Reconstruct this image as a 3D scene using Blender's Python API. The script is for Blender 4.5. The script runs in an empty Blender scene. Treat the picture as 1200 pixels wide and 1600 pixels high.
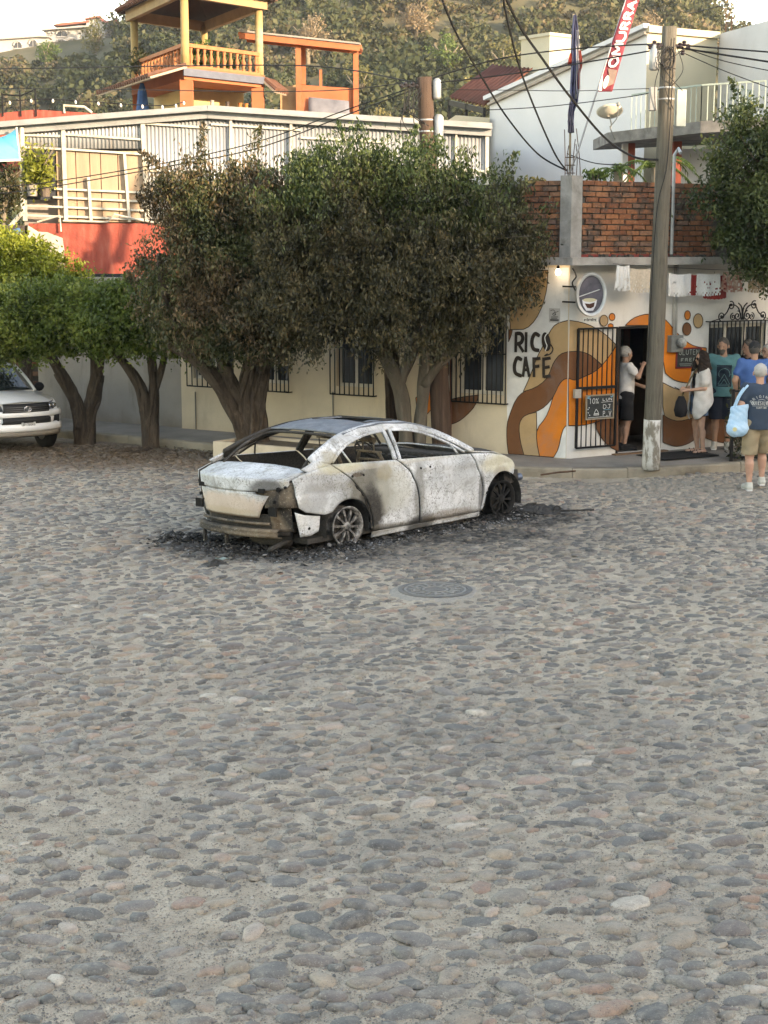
import bpy, bmesh, math, random
import numpy as np
from mathutils import Vector, Matrix, noise as mnoise
from mathutils.geometry import tessellate_polygon

R = math.radians
scene = bpy.context.scene
col = scene.collection

# ------------------------------------------------------------------ camera
PITCH = math.atan(.1717); CAMH = 3.5
cam_data = bpy.data.cameras.new('camera')
cam_data.sensor_fit = 'VERTICAL'; cam_data.sensor_height = 36; cam_data.lens = 54
cam_data.clip_start = .1; cam_data.clip_end = 3000
cam = bpy.data.objects.new('camera', cam_data); col.objects.link(cam)
cam.location = (0, 0, CAMH); cam.rotation_euler = (math.pi/2 - PITCH, 0, 0)
scene.camera = cam

# ------------------------------------------------------------------ sky and sun
SUN_EL = R(13); SUN_DIR = Vector((.76, -.65, 0)).normalized()       # horizontal direction towards the sun
world = bpy.data.worlds.new('World'); scene.world = world; world.use_nodes = True
wt = world.node_tree; wt.nodes.clear()
sky = wt.nodes.new('ShaderNodeTexSky'); sky.sky_type = 'NISHITA'; sky.sun_disc = False
sky.sun_elevation = SUN_EL; sky.sun_rotation = math.atan2(SUN_DIR.x, SUN_DIR.y)
sky.air_density = 1.0; sky.dust_density = .6; sky.ozone_density = 1.0
bg = wt.nodes.new('ShaderNodeBackground'); bg.inputs['Strength'].default_value = .15
wo = wt.nodes.new('ShaderNodeOutputWorld')
wt.links.new(sky.outputs[0], bg.inputs[0]); wt.links.new(bg.outputs[0], wo.inputs[0])
sun_data = bpy.data.lights.new('sun', 'SUN'); sun_data.energy = 2.0; sun_data.angle = R(.53)
sun_data.color = (1, .93, .82)
sun = bpy.data.objects.new('sun', sun_data); col.objects.link(sun)
sd = Vector((SUN_DIR.x*math.cos(SUN_EL), SUN_DIR.y*math.cos(SUN_EL), math.sin(SUN_EL)))
sun.rotation_euler = sd.to_track_quat('Z', 'Y').to_euler()
scene.view_settings.view_transform = 'Standard'; scene.view_settings.look = 'None'
scene.view_settings.exposure = 2.7; scene.view_settings.gamma = 1
scene.view_settings.use_curve_mapping = False
scene.view_settings.use_white_balance = True; scene.view_settings.white_balance_temperature = 9300; scene.view_settings.white_balance_tint = 17   # camera balanced for open shade
scene.cycles.max_bounces = 6; scene.cycles.diffuse_bounces = 3; scene.cycles.glossy_bounces = 3
scene.cycles.transparent_max_bounces = 8; scene.cycles.transmission_bounces = 4
scene.cycles.use_denoising = True
scene.cycles.use_adaptive_sampling = True; scene.cycles.adaptive_threshold = .02
scene.render.use_persistent_data = False

# ------------------------------------------------------------------ surveying: photo point -> place
_C, _S = math.cos(PITCH), math.sin(PITCH)
def ray(u, v):
    a = (u-600)/2400; b = (800-v)/2400
    return Vector((a, _C+b*_S, -_S+b*_C))
def pg(u, v, z=0.):
    r = ray(u, v); return Vector((0, 0, CAMH)) + r*((z-CAMH)/r.z)
def py(u, v, Y):
    r = ray(u, v); return Vector((0, 0, CAMH)) + r*(Y/r.y)
class Plane:
    """upright plane: origin (x,y), x axis to the right along it, y axis into the building"""
    def __init__(s, o, e):
        s.o = Vector((o[0], o[1], 0)); d = Vector((e[0]-o[0], e[1]-o[1], 0)); s.len = d.length; s.d = d.normalized()
        s.n = Vector((-s.d.y, s.d.x, 0)); s.ang = math.atan2(s.d.y, s.d.x)
    def sz(s, u, v, off=0.):
        """photo point -> (along, height) on the plane moved outward by off"""
        r = ray(u, v); t = (s.o - s.n*off).dot(s.n)/r.dot(s.n)
        p = r*t; return ((p-s.o).dot(s.d), CAMH + p.z)
    def w(s, x, y, z):
        return s.o + s.d*x + s.n*y + Vector((0, 0, z))

# ------------------------------------------------------------------ mesh helpers
class MB:
    def __init__(s): s.v = []; s.f = []; s.m = []
    def add(s, vs, fs, m=0):
        n = len(s.v); s.v += [tuple(p) for p in vs]; s.f += [tuple(i+n for i in f) for f in fs]; s.m += [m]*len(fs); return s
    def box(s, x0, x1, y0, y1, z0, z1, m=0, T=None):
        vs = [Vector((x, y, z)) for z in (z0, z1) for y in (y0, y1) for x in (x0, x1)]
        if T is not None: vs = [T @ p for p in vs]
        return s.add(vs, [(0,2,3,1),(4,5,7,6),(0,1,5,4),(2,6,7,3),(0,4,6,2),(1,3,7,5)], m)
    def bar(s, a, b, w, h=None, m=0, up=(0,0,1)):
        a = Vector(a); b = Vector(b); d = (b-a); L = d.length
        if L < 1e-6: return s
        d /= L; up = Vector(up); x = d.cross(up)
        if x.length < 1e-4: x = d.cross(Vector((1,0,0)))
        x.normalize(); z = x.cross(d); h = w if h is None else h
        vs = [p + x*sx*w/2 + z*sz*h/2 for p in (a, b) for sz in (-1, 1) for sx in (-1, 1)]
        return s.add(vs, [(0,2,3,1),(4,5,7,6),(0,1,5,4),(2,6,7,3),(0,4,6,2),(1,3,7,5)], m)
    def tube(s, pts, r, n=8, m=0, cap=True, lump=0., seed=0):
        pts = [Vector(p) for p in pts]; k = len(pts)
        if not hasattr(r, '__len__'): r = [r]*k
        vs = []; px = None
        rnd = random.Random(seed)
        ph = [rnd.uniform(0, 6.28) for _ in range(4)]
        for i, p in enumerate(pts):
            d = (pts[min(i+1, k-1)] - pts[max(i-1, 0)])
            d = d.normalized() if d.length > 1e-9 else Vector((0,0,1))
            x = px - d*px.dot(d) if px is not None else d.cross(Vector((0,0,1)) if abs(d.z) < .9 else Vector((1,0,0)))
            x.normalize(); px = x; y = d.cross(x)
            for j in range(n):
                a = 2*math.pi*j/n
                rr = r[i]*(1 + (lump*(math.sin(3*a+ph[0]+i*.35)*.6+math.sin(5*a+ph[1]-i*.5)*.4+math.sin(2*a+ph[2]+i*.9)*.5) if lump else 0))
                vs.append(p + x*math.cos(a)*rr + y*math.sin(a)*rr)
        fs = [(i*n+j, i*n+(j+1) % n, (i+1)*n+(j+1) % n, (i+1)*n+j) for i in range(k-1) for j in range(n)]
        if cap: fs += [tuple(range(n-1, -1, -1)), tuple((k-1)*n+j for j in range(n))]
        return s.add(vs, fs, m)
    def lathe(s, prof, c=(0,0,0), n=16, m=0, axis='z', cap=True):
        vs = []
        for r, h in prof:
            for j in range(n):
                a = 2*math.pi*j/n; p = (r*math.cos(a), r*math.sin(a), h)
                if axis == 'x': p = (h, p[0], p[1])
                if axis == 'y': p = (p[0], h, p[1])
                vs.append((p[0]+c[0], p[1]+c[1], p[2]+c[2]))
        k = len(prof)
        fs = [(i*n+j, i*n+(j+1) % n, (i+1)*n+(j+1) % n, (i+1)*n+j) for i in range(k-1) for j in range(n)]
        if cap: fs += [tuple(range(n-1, -1, -1)), tuple((k-1)*n+j for j in range(n))]
        return s.add(vs, fs, m)
    def poly(s, pts, m=0):
        """flat (concave allowed) polygon"""
        pts = [Vector(p) for p in pts]
        return s.add(pts, [tuple(t) for t in tessellate_polygon([pts])], m)
    def prism(s, pts, d, m=0):
        """polygon pts extruded along vector d"""
        pts = [Vector(p) for p in pts]; d = Vector(d); k = len(pts)
        tri = [tuple(t) for t in tessellate_polygon([pts])]
        s.add(pts, tri, m); s.add([p+d for p in pts], [t[::-1] for t in tri], m)
        return s.add(pts + [p+d for p in pts], [(i, (i+1) % k, k+(i+1) % k, k+i) for i in range(k)], m)
    def grid(s, P, m=0, closed=False):
        """P[i][j] points"""
        a = len(P); b = len(P[0])
        return s.add([p for row in P for p in row], [(i*b+j, i*b+j+1, (i+1)*b+j+1, (i+1)*b+j) for i in range(a-1) for j in range(b-1)], m)
    def cells(s, xs, zs, solid, y0, y1, m=0):
        """wall with openings: solid(i,j) says whether cell i,j of the xs/zs raster is filled; skin only"""
        nx, nz = len(xs)-1, len(zs)-1
        S = [[solid((xs[i]+xs[i+1])/2, (zs[j]+zs[j+1])/2) for j in range(nz)] for i in range(nx)]
        g = lambda i, j: 0 <= i < nx and 0 <= j < nz and S[i][j]
        for i in range(nx):
            for j in range(nz):
                if not S[i][j]: continue
                a, b, c, d = xs[i], xs[i+1], zs[j], zs[j+1]
                s.add([(a,y0,c),(b,y0,c),(b,y0,d),(a,y0,d)], [(0,1,2,3)], m)
                s.add([(a,y1,c),(b,y1,c),(b,y1,d),(a,y1,d)], [(3,2,1,0)], m)
                if not g(i-1, j): s.add([(a,y0,c),(a,y0,d),(a,y1,d),(a,y1,c)], [(0,1,2,3)], m)
                if not g(i+1, j): s.add([(b,y0,c),(b,y1,c),(b,y1,d),(b,y0,d)], [(0,1,2,3)], m)
                if not g(i, j-1): s.add([(a,y0,c),(a,y1,c),(b,y1,c),(b,y0,c)], [(0,1,2,3)], m)
                if not g(i, j+1): s.add([(a,y0,d),(b,y0,d),(b,y1,d),(a,y1,d)], [(0,1,2,3)], m)
        return s
    def mesh(s, name, mats, smooth=False, merge=0.):
        me = bpy.data.meshes.new(name); me.from_pydata(s.v, [], s.f)
        if not isinstance(mats, (list, tuple)): mats = [mats]
        for x in mats: me.materials.append(x)
        if len(mats) > 1: me.polygons.foreach_set('material_index', s.m)
        if merge:
            bm = bmesh.new(); bm.from_mesh(me); bmesh.ops.remove_doubles(bm, verts=bm.verts, dist=merge)
            bmesh.ops.recalc_face_normals(bm, faces=bm.faces); bm.to_mesh(me); bm.free()
        if smooth: me.polygons.foreach_set('use_smooth', [True]*len(me.polygons))
        me.update(); return me
    def build(s, name, mats, parent=None, smooth=False, merge=0., loc=None):
        return obj(name, s.mesh(name, mats, smooth, merge), parent, loc)

def obj(name, me, parent=None, loc=None, rotz=None):
    o = bpy.data.objects.new(name, me); col.objects.link(o)
    if parent is not None: o.parent = parent
    if loc is not None: o.location = loc
    if rotz is not None: o.rotation_euler = (0, 0, rotz)
    return o
def tag(o, label=None, cat=None, group=None, kind=None):
    if label: o['label'] = label
    if cat: o['category'] = cat
    if group: o['group'] = group
    if kind: o['kind'] = kind
    return o
def thing(name, label, cat, loc=(0,0,0), rotz=0., group=None):
    return tag(obj(name, None, None, loc, rotz), label, cat, group)
def np_mesh(name, V, F, mats, smooth=False, mi=None):
    me = bpy.data.meshes.new(name); V = np.asarray(V, np.float32); F = np.asarray(F, np.int32)
    k = F.shape[1]; me.vertices.add(len(V)); me.vertices.foreach_set('co', V.ravel())
    me.loops.add(F.size); me.loops.foreach_set('vertex_index', F.ravel())
    me.polygons.add(len(F)); me.polygons.foreach_set('loop_start', np.arange(0, F.size, k, dtype=np.int32))
    if not isinstance(mats, (list, tuple)): mats = [mats]
    for m in mats: me.materials.append(m)
    if mi is not None: me.polygons.foreach_set('material_index', np.asarray(mi, np.int32))
    if smooth: me.polygons.foreach_set('use_smooth', np.ones(len(F), bool))
    me.update(calc_edges=True); me.validate(); return me
def solidify(o, t, off=0., mo=0):
    m = o.modifiers.new('thickness', 'SOLIDIFY'); m.thickness = t; m.offset = off; m.material_offset = mo; m.use_rim = True; return o
def bevel(o, w, seg=2):
    m = o.modifiers.new('edge', 'BEVEL'); m.width = w; m.segments = seg; m.limit_method = 'ANGLE'; m.angle_limit = R(40); return o
def catmull(P, n=6, closed=False):
    P = [Vector(p) for p in P]; k = len(P); out = []
    rng = range(k if closed else k-1)
    for i in rng:
        a, b, c, d = (P[(i-1) % k], P[i], P[(i+1) % k], P[(i+2) % k]) if closed else (P[max(i-1, 0)], P[i], P[i+1], P[min(i+2, k-1)])
        for j in range(n):
            t = j/n; out.append(.5*((2*b)+(c-a)*t+(2*a-5*b+4*c-d)*t*t+(3*b-a-3*c+d)*t**3))
    if not closed: out.append(P[-1])
    return out
def lerp(xs, ys, x): return float(np.interp(x, xs, ys))
def sag(a, b, drop, n=14):
    a = Vector(a); b = Vector(b)
    return [a.lerp(b, i/n) - Vector((0, 0, drop*4*(i/n)*(1-i/n))) for i in range(n+1)]

# ------------------------------------------------------------------ materials
class NT:
    def __init__(s, name):
        s.mat = bpy.data.materials.new(name); s.mat.use_nodes = True; s.t = s.mat.node_tree
        s.b = s.t.nodes['Principled BSDF']; s.out = s.t.nodes['Material Output']; s.b.inputs['Specular IOR Level'].default_value = .3
        s._tc = None
    def n(s, typ, **kw):
        x = s.t.nodes.new('ShaderNode'+typ)
        for k, v in kw.items(): setattr(x, k, v)
        return x
    def set(s, sock, v):
        if isinstance(v, bpy.types.NodeSocket): s.t.links.new(v, sock)
        elif v is not None:
            if sock.type == 'RGBA' and len(v) == 3: v = (*v, 1)
            sock.default_value = v
    def coord(s, kind='Object'):
        if s._tc is None: s._tc = s.n('TexCoord')
        if kind == 'World': return s.n('NewGeometry').outputs['Position']
        return s._tc.outputs[kind]
    def mapping(s, vec, scale=(1,1,1), rot=(0,0,0), loc=(0,0,0)):
        m = s.n('Mapping'); s.set(m.inputs['Vector'], vec); m.inputs['Scale'].default_value = scale
        m.inputs['Rotation'].default_value = rot; m.inputs['Location'].default_value = loc; return m.outputs[0]
    def noise(s, vec, scale=5, detail=5, rough=.55, dist=0., out='Fac'):
        x = s.n('TexNoise'); s.set(x.inputs['Vector'], vec); x.inputs['Scale'].default_value = scale
        x.inputs['Detail'].default_value = detail; x.inputs['Roughness'].default_value = rough; x.inputs['Distortion'].default_value = dist
        return x.outputs[out]
    def voronoi(s, vec, scale=5, feature='F1', out='Distance', rnd=1.):
        x = s.n('TexVoronoi'); x.feature = feature; s.set(x.inputs['Vector'], vec); x.inputs['Scale'].default_value = scale
        x.inputs['Randomness'].default_value = rnd; return x.outputs[out]
    def ramp(s, fac, stops, interp='LINEAR'):
        x = s.n('ValToRGB'); s.set(x.inputs[0], fac); x.color_ramp.interpolation = interp; e = x.color_ramp.elements
        while len(e) > 1: e.remove(e[-1])
        for i, (p, c) in enumerate(stops):
            if not hasattr(c, '__len__'): c = (c, c, c)
            el = e[0] if i == 0 else e.new(p)
            el.position = p; el.color = (*c, 1)
        return x.outputs[0]
    def mix(s, fac, a, b, mode='MIX'):
        x = s.n('Mix'); x.data_type = 'RGBA'; x.blend_type = mode
        s.set(x.inputs[0], fac); s.set(x.inputs[6], a); s.set(x.inputs[7], b); return x.outputs[2]
    def math(s, op, a, b=None, c=None, clamp=False):
        x = s.n('Math'); x.operation = op; x.use_clamp = clamp; s.set(x.inputs[0], a)
        if b is not None: s.set(x.inputs[1], b)
        if c is not None: s.set(x.inputs[2], c)
        return x.outputs[0]
    def sep(s, vec):
        x = s.n('SeparateXYZ'); s.set(x.inputs[0], vec); return x.outputs
    def step(s, v, a, b):
        x = s.n('MapRange'); x.interpolation_type = 'SMOOTHSTEP'; s.set(x.inputs[0], v); x.inputs[1].default_value = a; x.inputs[2].default_value = b
        return x.outputs[0]
    def blob(s, vec, c, r, noise=None, amt=.3):
        """soft mask, 1 inside an ellipsoid c,r; its edge broken up by noise"""
        x, y, z = s.sep(vec); d = None
        for comp, cc, rr in zip((x, y, z), c, r):
            if rr is None: continue
            q = s.math('POWER', s.math('DIVIDE', s.math('SUBTRACT', comp, cc), rr), 2.)
            d = q if d is None else s.math('ADD', d, q)
        d = s.math('SQRT', d)
        if noise is not None: d = s.math('ADD', d, s.math('MULTIPLY', s.math('SUBTRACT', noise, .5), amt*2))
        return s.step(d, 1.15, .6)
    def bump(s, h, strength=.3, dist=.02, prev=None):
        x = s.n('Bump'); s.set(x.inputs['Height'], h); x.inputs['Strength'].default_value = strength; x.inputs['Distance'].default_value = dist
        if prev is not None: s.set(x.inputs['Normal'], prev)
        return x.outputs[0]
    def done(s, color=None, rough=None, normal=None, metal=None, **kw):
        I = s.b.inputs
        for k, v in (('Base Color', color), ('Roughness', rough), ('Normal', normal), ('Metallic', metal)): s.set(I[k], v)
        for k, v in kw.items(): s.set(I[k.replace('_', ' ')], v)
        return s.mat

def simple(name, c, rough=.8, var=.25, scale=4., metal=0., bump=.15, bscale=60., c2=None, coord='Object', spec=.3, dirt=None, stretch=(1,1,1)):
    """mottled surface: colour wanders between c and c2 (or a darker c), fine relief"""
    t = NT(name); v = t.mapping(t.coord(coord), stretch)
    c2 = c2 or tuple(x*(1-var) for x in c)
    n1 = t.noise(v, scale, 6, .6)
    cc = t.ramp(n1, [(.3, c2), (.68, c)])
    if dirt:
        n2 = t.noise(v, scale*.37, 8, .65, .6); cc = t.mix(t.step(n2, .5, .72), cc, dirt)
    nm = t.bump(t.noise(v, bscale, 4, .6), bump, .01) if bump else None
    t.b.inputs['Specular IOR Level'].default_value = spec
    return t.done(cc, rough, nm, metal)
# ================================================================== GROUND
def gz(x, y):
    """gentle unevenness of the street (works on numpy arrays)"""
    return .010*np.sin(x*1.7+.4*y)*np.cos(y*1.3-.3*x) + .008*np.sin(x*3.9+1.)*np.sin(y*3.1+.6*x) + .004*np.sin(x*9.1+y*4)*np.cos(y*8.3-x*3)

WL = Plane((-3.8, 28.77), (2.93, 24.5))          # long cafe wall, left end -> street corner
_rd = Vector((.867, .5, 0)).normalized()
WR = Plane((2.93, 24.5), (2.93+_rd.x*7.2, 24.5+_rd.y*7.2))   # short cafe wall, corner -> right
CARO = Vector((-1.085, 18.50, -.012)); CARH = R(46)
STONE_RAMP = [(0., (0.090, 0.085, 0.079)), (.16, (0.143, 0.132, 0.120)), (.32, (0.106, 0.106, 0.098)), (.46, (0.191, 0.168, 0.147)), (.58, (0.143, 0.122, 0.110)), (.70, (0.244, 0.205, 0.161)),
              (.80, (0.122, 0.118, 0.109)), (.90, (0.297, 0.240, 0.179)), (.955, (0.244, 0.160, 0.124)), (1., (0.424, 0.380, 0.317))]
def soot_masks(t, P, n):
    m1 = t.blob(P, (-1.15, 17.75, 0), (1.7, .9, None), n, .7)
    m2 = t.blob(P, (.45, 18.75, 0), (2.0, .9, None), n, .7)
    m3 = t.blob(P, (1.85, 19.9, 0), (1.0, .7, None), n, .7)
    wide = t.math('MULTIPLY', t.blob(P, (.2, 18.6, 0), (3.4, 2.1, None), n, .8), .38)
    return t.math('MAXIMUM', t.math('MAXIMUM', t.math('MAXIMUM', m1, m2), m3), wide)
def dirt_mask(t, P, n):
    return t.math('MAXIMUM', t.blob(P, (-5.4, 26.3, 0), (4.4, 2.2, None), n, .45), t.blob(P, (-1.5, 25.6, 0), (3.2, 1.6, None), n, .4))
def mortar():
    t = NT('cobble_mortar'); P = t.coord('World')
    big = t.noise(P, .55, 5, .6); mid = t.noise(P, 4.5, 6, .65); fine = t.noise(P, 60, 5, .75); grit = t.voronoi(P, 95)
    grit2 = t.voronoi(P, 38)
    c = t.ramp(mid, [(.25, (.34, .28, .21)), (.5, (.46, .39, .305)), (.75, (.58, .505, .405))])
    c = t.mix(t.step(big, .42, .66), c, t.mix(.55, c, (.30, .262, .22)))
    c = t.mix(t.math('MULTIPLY', t.step(t.noise(t.mapping(P, (.5, 1, 1), (0, 0, .5)), .35, 6, .65, .5), .52, .68), .45), c, (.20, .185, .165))
    c = t.mix(t.math('MULTIPLY', t.step(grit, .45, .12), .55), c, t.ramp(t.noise(P, 45, 3), [(.34, (.05, .047, .043)), (.46, (.17, .15, .13)), (.55, (.33, .30, .25)), (.66, (.62, .57, .5))]))
    c = t.mix(t.math('MULTIPLY', t.step(fine, .56, .68), .5), c, (.12, .108, .094))
    c = t.mix(t.math('MULTIPLY', t.step(grit2, .22, .10), .6), c, t.ramp(t.noise(P, 18, 2), [(.38, (.07, .068, .066)), (.5, (.22, .2, .18)), (.62, (.5, .46, .4))]))
    c = t.mix(t.math('MULTIPLY', dirt_mask(t, P, mid), .8), c, t.ramp(fine, [(.3, (.10, .068, .043)), (.7, (.20, .145, .10))]))
    # dusty smooth strip along the kerb
    c = t.mix(t.math('MULTIPLY', t.blob(P, (5.4, 22.4, 0), (3.2, 1.1, None), mid, .4), .6), c, (.25, .225, .19))
    n2 = t.noise(P, 2.6, 8, .7)
    c = t.mix(t.math('MULTIPLY', soot_masks(t, P, n2), t.step(t.noise(P, 7, 8, .75), .25, .62)), c, t.ramp(fine, [(.35, (.010, .010, .010)), (.8, (.055, .052, .05))]))
    h = t.math('ADD', t.math('MULTIPLY', fine, .6), t.math('ADD', t.math('MULTIPLY', mid, 1.3), t.math('MULTIPLY', t.step(grit2, .45, .1), .35)))
    h = t.math('ADD', h, t.math('MULTIPLY', t.step(grit, .4, .1), .25))
    return t.done(c, t.ramp(fine, [(.3, .95), (.8, .8)]), t.bump(h, 1., .032))
def stone(per_island):
    t = NT('cobble_stones' if per_island else 'cobble_stone'); P = t.coord('World')
    rnd = t.n('NewGeometry').outputs['Random Per Island'] if per_island else t.n('ObjectInfo').outputs['Random']
    fine = t.noise(P, 85, 6, .72); mid = t.noise(P, 22, 5, .65)
    c = t.ramp(rnd, STONE_RAMP)
    c = t.mix(1, c, t.ramp(mid, [(.25, .62), (.75, 1.25)]), 'MULTIPLY')
    c = t.mix(t.math('MULTIPLY', t.step(t.noise(P, 9, 6, .7), .46, .68), .6), c, (.29, .26, .215))        # dust and grit caked on
    c = t.mix(t.math('MULTIPLY', t.step(fine, .56, .66), .6), c, (.40, .37, .32)); c = t.mix(t.math('MULTIPLY', t.step(t.noise(P, 120, 3, .7), .56, .66), .6), c, (.045, .043, .045))
    c = t.mix(t.math('MULTIPLY', dirt_mask(t, P, mid), .7), c, (.135, .095, .066))
    c = t.mix(t.math('MULTIPLY', t.blob(P, (5.4, 22.4, 0), (3.2, 1.1, None), mid, .4), .55), c, (.24, .215, .18))
    n2 = t.noise(P, 2.6, 8, .7)
    c = t.mix(t.math('MULTIPLY', soot_masks(t, P, n2), t.step(t.noise(P, 7, 8, .75), .25, .62)), c, t.ramp(fine, [(.35, (.010, .010, .010)), (.8, (.05, .048, .046))]))
    return t.done(c, t.ramp(mid, [(.3, .5), (.75, .8)]), t.bump(t.math('ADD', mid, t.math('MULTIPLY', fine, .5)), .55, .006))
M_MORTAR = mortar(); M_STONE1 = stone(False); M_STONES = stone(True)

def axis_lines(a, b, step, far):
    core = list(np.arange(a, b+step/2, step)); out = []; x = core[-1]; s = step
    while x < far: s *= 1.35; x += s; out.append(x)
    neg = []; x = core[0]; s = step
    while x > -far: s *= 1.35; x -= s; neg.append(x)
    return np.array(neg[::-1]+core+out)
def build_street():
    xs = axis_lines(-8, 8, .055, 900); ys = axis_lines(5.5, 26, .055, 900)
    X, Y = np.meshgrid(xs, ys); rng = np.random.default_rng(1)
    Z = gz(X, Y) + rng.normal(0, .0052, X.shape)*np.where(Y < 30, 1, 0)
    n = len(xs); idx = np.arange(X.size).reshape(X.shape)
    F = np.stack([idx[:-1,:-1], idx[:-1,1:], idx[1:,1:], idx[1:,:-1]], -1).reshape(-1, 4)
    st = obj('street', np_mesh('street', np.stack([X, Y, Z], -1).reshape(-1, 3), F, M_MORTAR, True)); tag(st, kind='structure')
    # ---- stones: dart throwing, sizes vary
    rnd = random.Random(7); cell = .16; gridd = {}; stones = []
    keep = [((.53, 15.5), .52)]
    def free(x, y, r):
        ci, cj = int(x//cell), int(y//cell)
        for i in range(ci-2, ci+3):
            for j in range(cj-2, cj+3):
                for (a, b, c) in gridd.get((i, j), ()):
                    if (a-x)**2 + ((b-y)*1.25)**2 < ((c+r)*.86)**2: return False
        return True
    def blocked(x, y):
        p = Vector((x, y, 0))
        for pl, wd in ((WL, 1.55), (WR, 1.5)):
            q = p-pl.o; a = q.dot(pl.d); b = q.dot(pl.n)
            if b > -wd and -6 < a < 9 and (pl is WL and a < pl.len+.6 or pl is WR and a > -.6): return True
        return any((x-c[0])**2+(y-c[1])**2 < r*r for c, r in keep)
    for size, tries in ((.105, 2600), (.082, 9000), (.064, 26000), (.046, 60000)):
        for _ in range(tries):
            y = 5.6 + 22.2*rnd.random()**1.05; half = 1.35+.272*y; x = rnd.uniform(-half, half)
            r = size*rnd.uniform(.82, 1.2)
            if blocked(x, y) or not free(x, y, r): continue
            # near the camera many stones lie buried under grit
            bury = mnoise.noise(Vector((x*.9, y*.55, 3.3)))
            if y < 12.5 and rnd.random() < (.66 if y < 9 else .66-.13*(y-9))+bury*.7: continue
            if y > 12.5 and rnd.random() < .20+.35*bury: continue
            stones.append((x, y, r)); gridd.setdefault((int(x//cell), int(y//cell)), []).append((x, y, r))
    # base domes
    def dome(seg, rings, seed):
        q = random.Random(seed); V = []; F = []
        ph = [q.uniform(0, 6.28) for _ in range(4)]; am = [q.uniform(.05, .17) for _ in range(4)]
        flat = q.uniform(.38, .7)
        for k in range(rings):
            a = (k/rings)*1.45; rr = math.cos(a)**flat; h = math.sin(a)
            for j in range(seg):
                th = 2*math.pi*j/seg
                w = 1+am[0]*math.cos(2*th+ph[0])+am[1]*math.cos(3*th+ph[1])+am[2]*math.cos(5*th+ph[2])*.6
                V.append((math.cos(th)*rr*w, math.sin(th)*rr*w, h*1.0+q.uniform(-.05, .05)*(k > 0)))
        V.append((q.uniform(-.08, .08), q.uniform(-.08, .08), 1.0))
        for k in range(rings-1):
            for j in range(seg): F.append((k*seg+j, k*seg+(j+1) % seg, (k+1)*seg+(j+1) % seg, (k+1)*seg+j))
        top = len(V)-1
        for j in range(seg): F.append(((rings-1)*seg+j, (rings-1)*seg+(j+1) % seg, top, top))
        return V, F
    def tri(F): 
        out = []
        for f in F:
            out.append(f[:3])
            if f[2] != f[3]: out.append((f[0], f[2], f[3]))
        return out
    near = [dome(12, 3, 100+i) for i in range(14)]; far = [dome(8, 2, 200+i) for i in range(14)]
    nearm = []
    for V, F in near:
        me = np_mesh('cobblestone', V, np.array(tri(F)), M_STONE1, True); nearm.append(me)
    vis = [s for s in stones if abs(s[0]) < s[1]*.252 and s[1] > 6.6]
    vis.sort(key=lambda s: -s[2]/s[1]); big = set(vis[:300])
    AV = []; AF = []; off = 0
    for s in stones:
        x, y, r = s
        el = rnd.uniform(1.15, 2.3); a = rnd.gauss(.2, .5); hgt = rnd.uniform(.014, .036)*(r/.07)**.6; sink = rnd.uniform(.30, .90)
        sx, sy = r*math.sqrt(el)*.80, r/math.sqrt(el)*.84
        z = float(gz(x, y)) - hgt*sink + .004
        tx, ty = rnd.gauss(0, .06), rnd.gauss(0, .06)
        if s in big:
            o = obj('cobblestone', rnd.choice(nearm), st, (x, y, z)); o.scale = (sx, sy, hgt+.008); o.rotation_euler = (tx, ty, a)
        else:
            V, F = rnd.choice(far); V = np.array(V)*(sx, sy, hgt+.008)
            ca, sa = math.cos(a), math.sin(a)
            V = np.stack([V[:,0]*ca-V[:,1]*sa+x, V[:,0]*sa+V[:,1]*ca+y, V[:,2]+z+V[:,0]*ty+V[:,1]*tx], -1)
            AV.append(V); AF.append(np.array(tri(F))+off); off += len(V)
    m = obj('cobblestones', np_mesh('cobblestones', np.concatenate(AV), np.concatenate(AF), M_STONES, True), st); m['kind'] = 'stuff'
    # loose grit between the stones, near part of the street
    g = np.random.default_rng(9); n = 42000; yy = 6.2+7.5*g.random(n)**1.25; xx = (g.random(n)-.5)*2*(.6+.26*yy); sz = g.uniform(.0028, .0075, n)*(1+1.2*(g.random(n) < .06)); a = g.uniform(0, 6.28, n)
    bs = np.array([[1, 0, 0], [0, 1, 0], [-1, 0, 0], [0, -1, 0], [0, 0, 1]], float); Vv = bs[None]*sz[:, None, None]*g.uniform(.6, 1.4, (n, 5, 3)); Vv[:, 4, 2] *= .8
    c_, s_ = np.cos(a)[:, None], np.sin(a)[:, None]; Vw = np.stack([Vv[:, :, 0]*c_-Vv[:, :, 1]*s_+xx[:, None], Vv[:, :, 0]*s_+Vv[:, :, 1]*c_+yy[:, None], Vv[:, :, 2]+gz(xx, yy)[:, None]+.004], -1).reshape(-1, 3)
    Fv = (np.array([(0,1,4),(1,2,4),(2,3,4),(3,0,4)])[None]+(np.arange(n)*5)[:, None, None]).reshape(-1, 3)
    gm = obj('gravel', np_mesh('gravel', Vw, Fv, M_STONES), st); gm['kind'] = 'stuff'
    return st
STREET = build_street()

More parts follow.
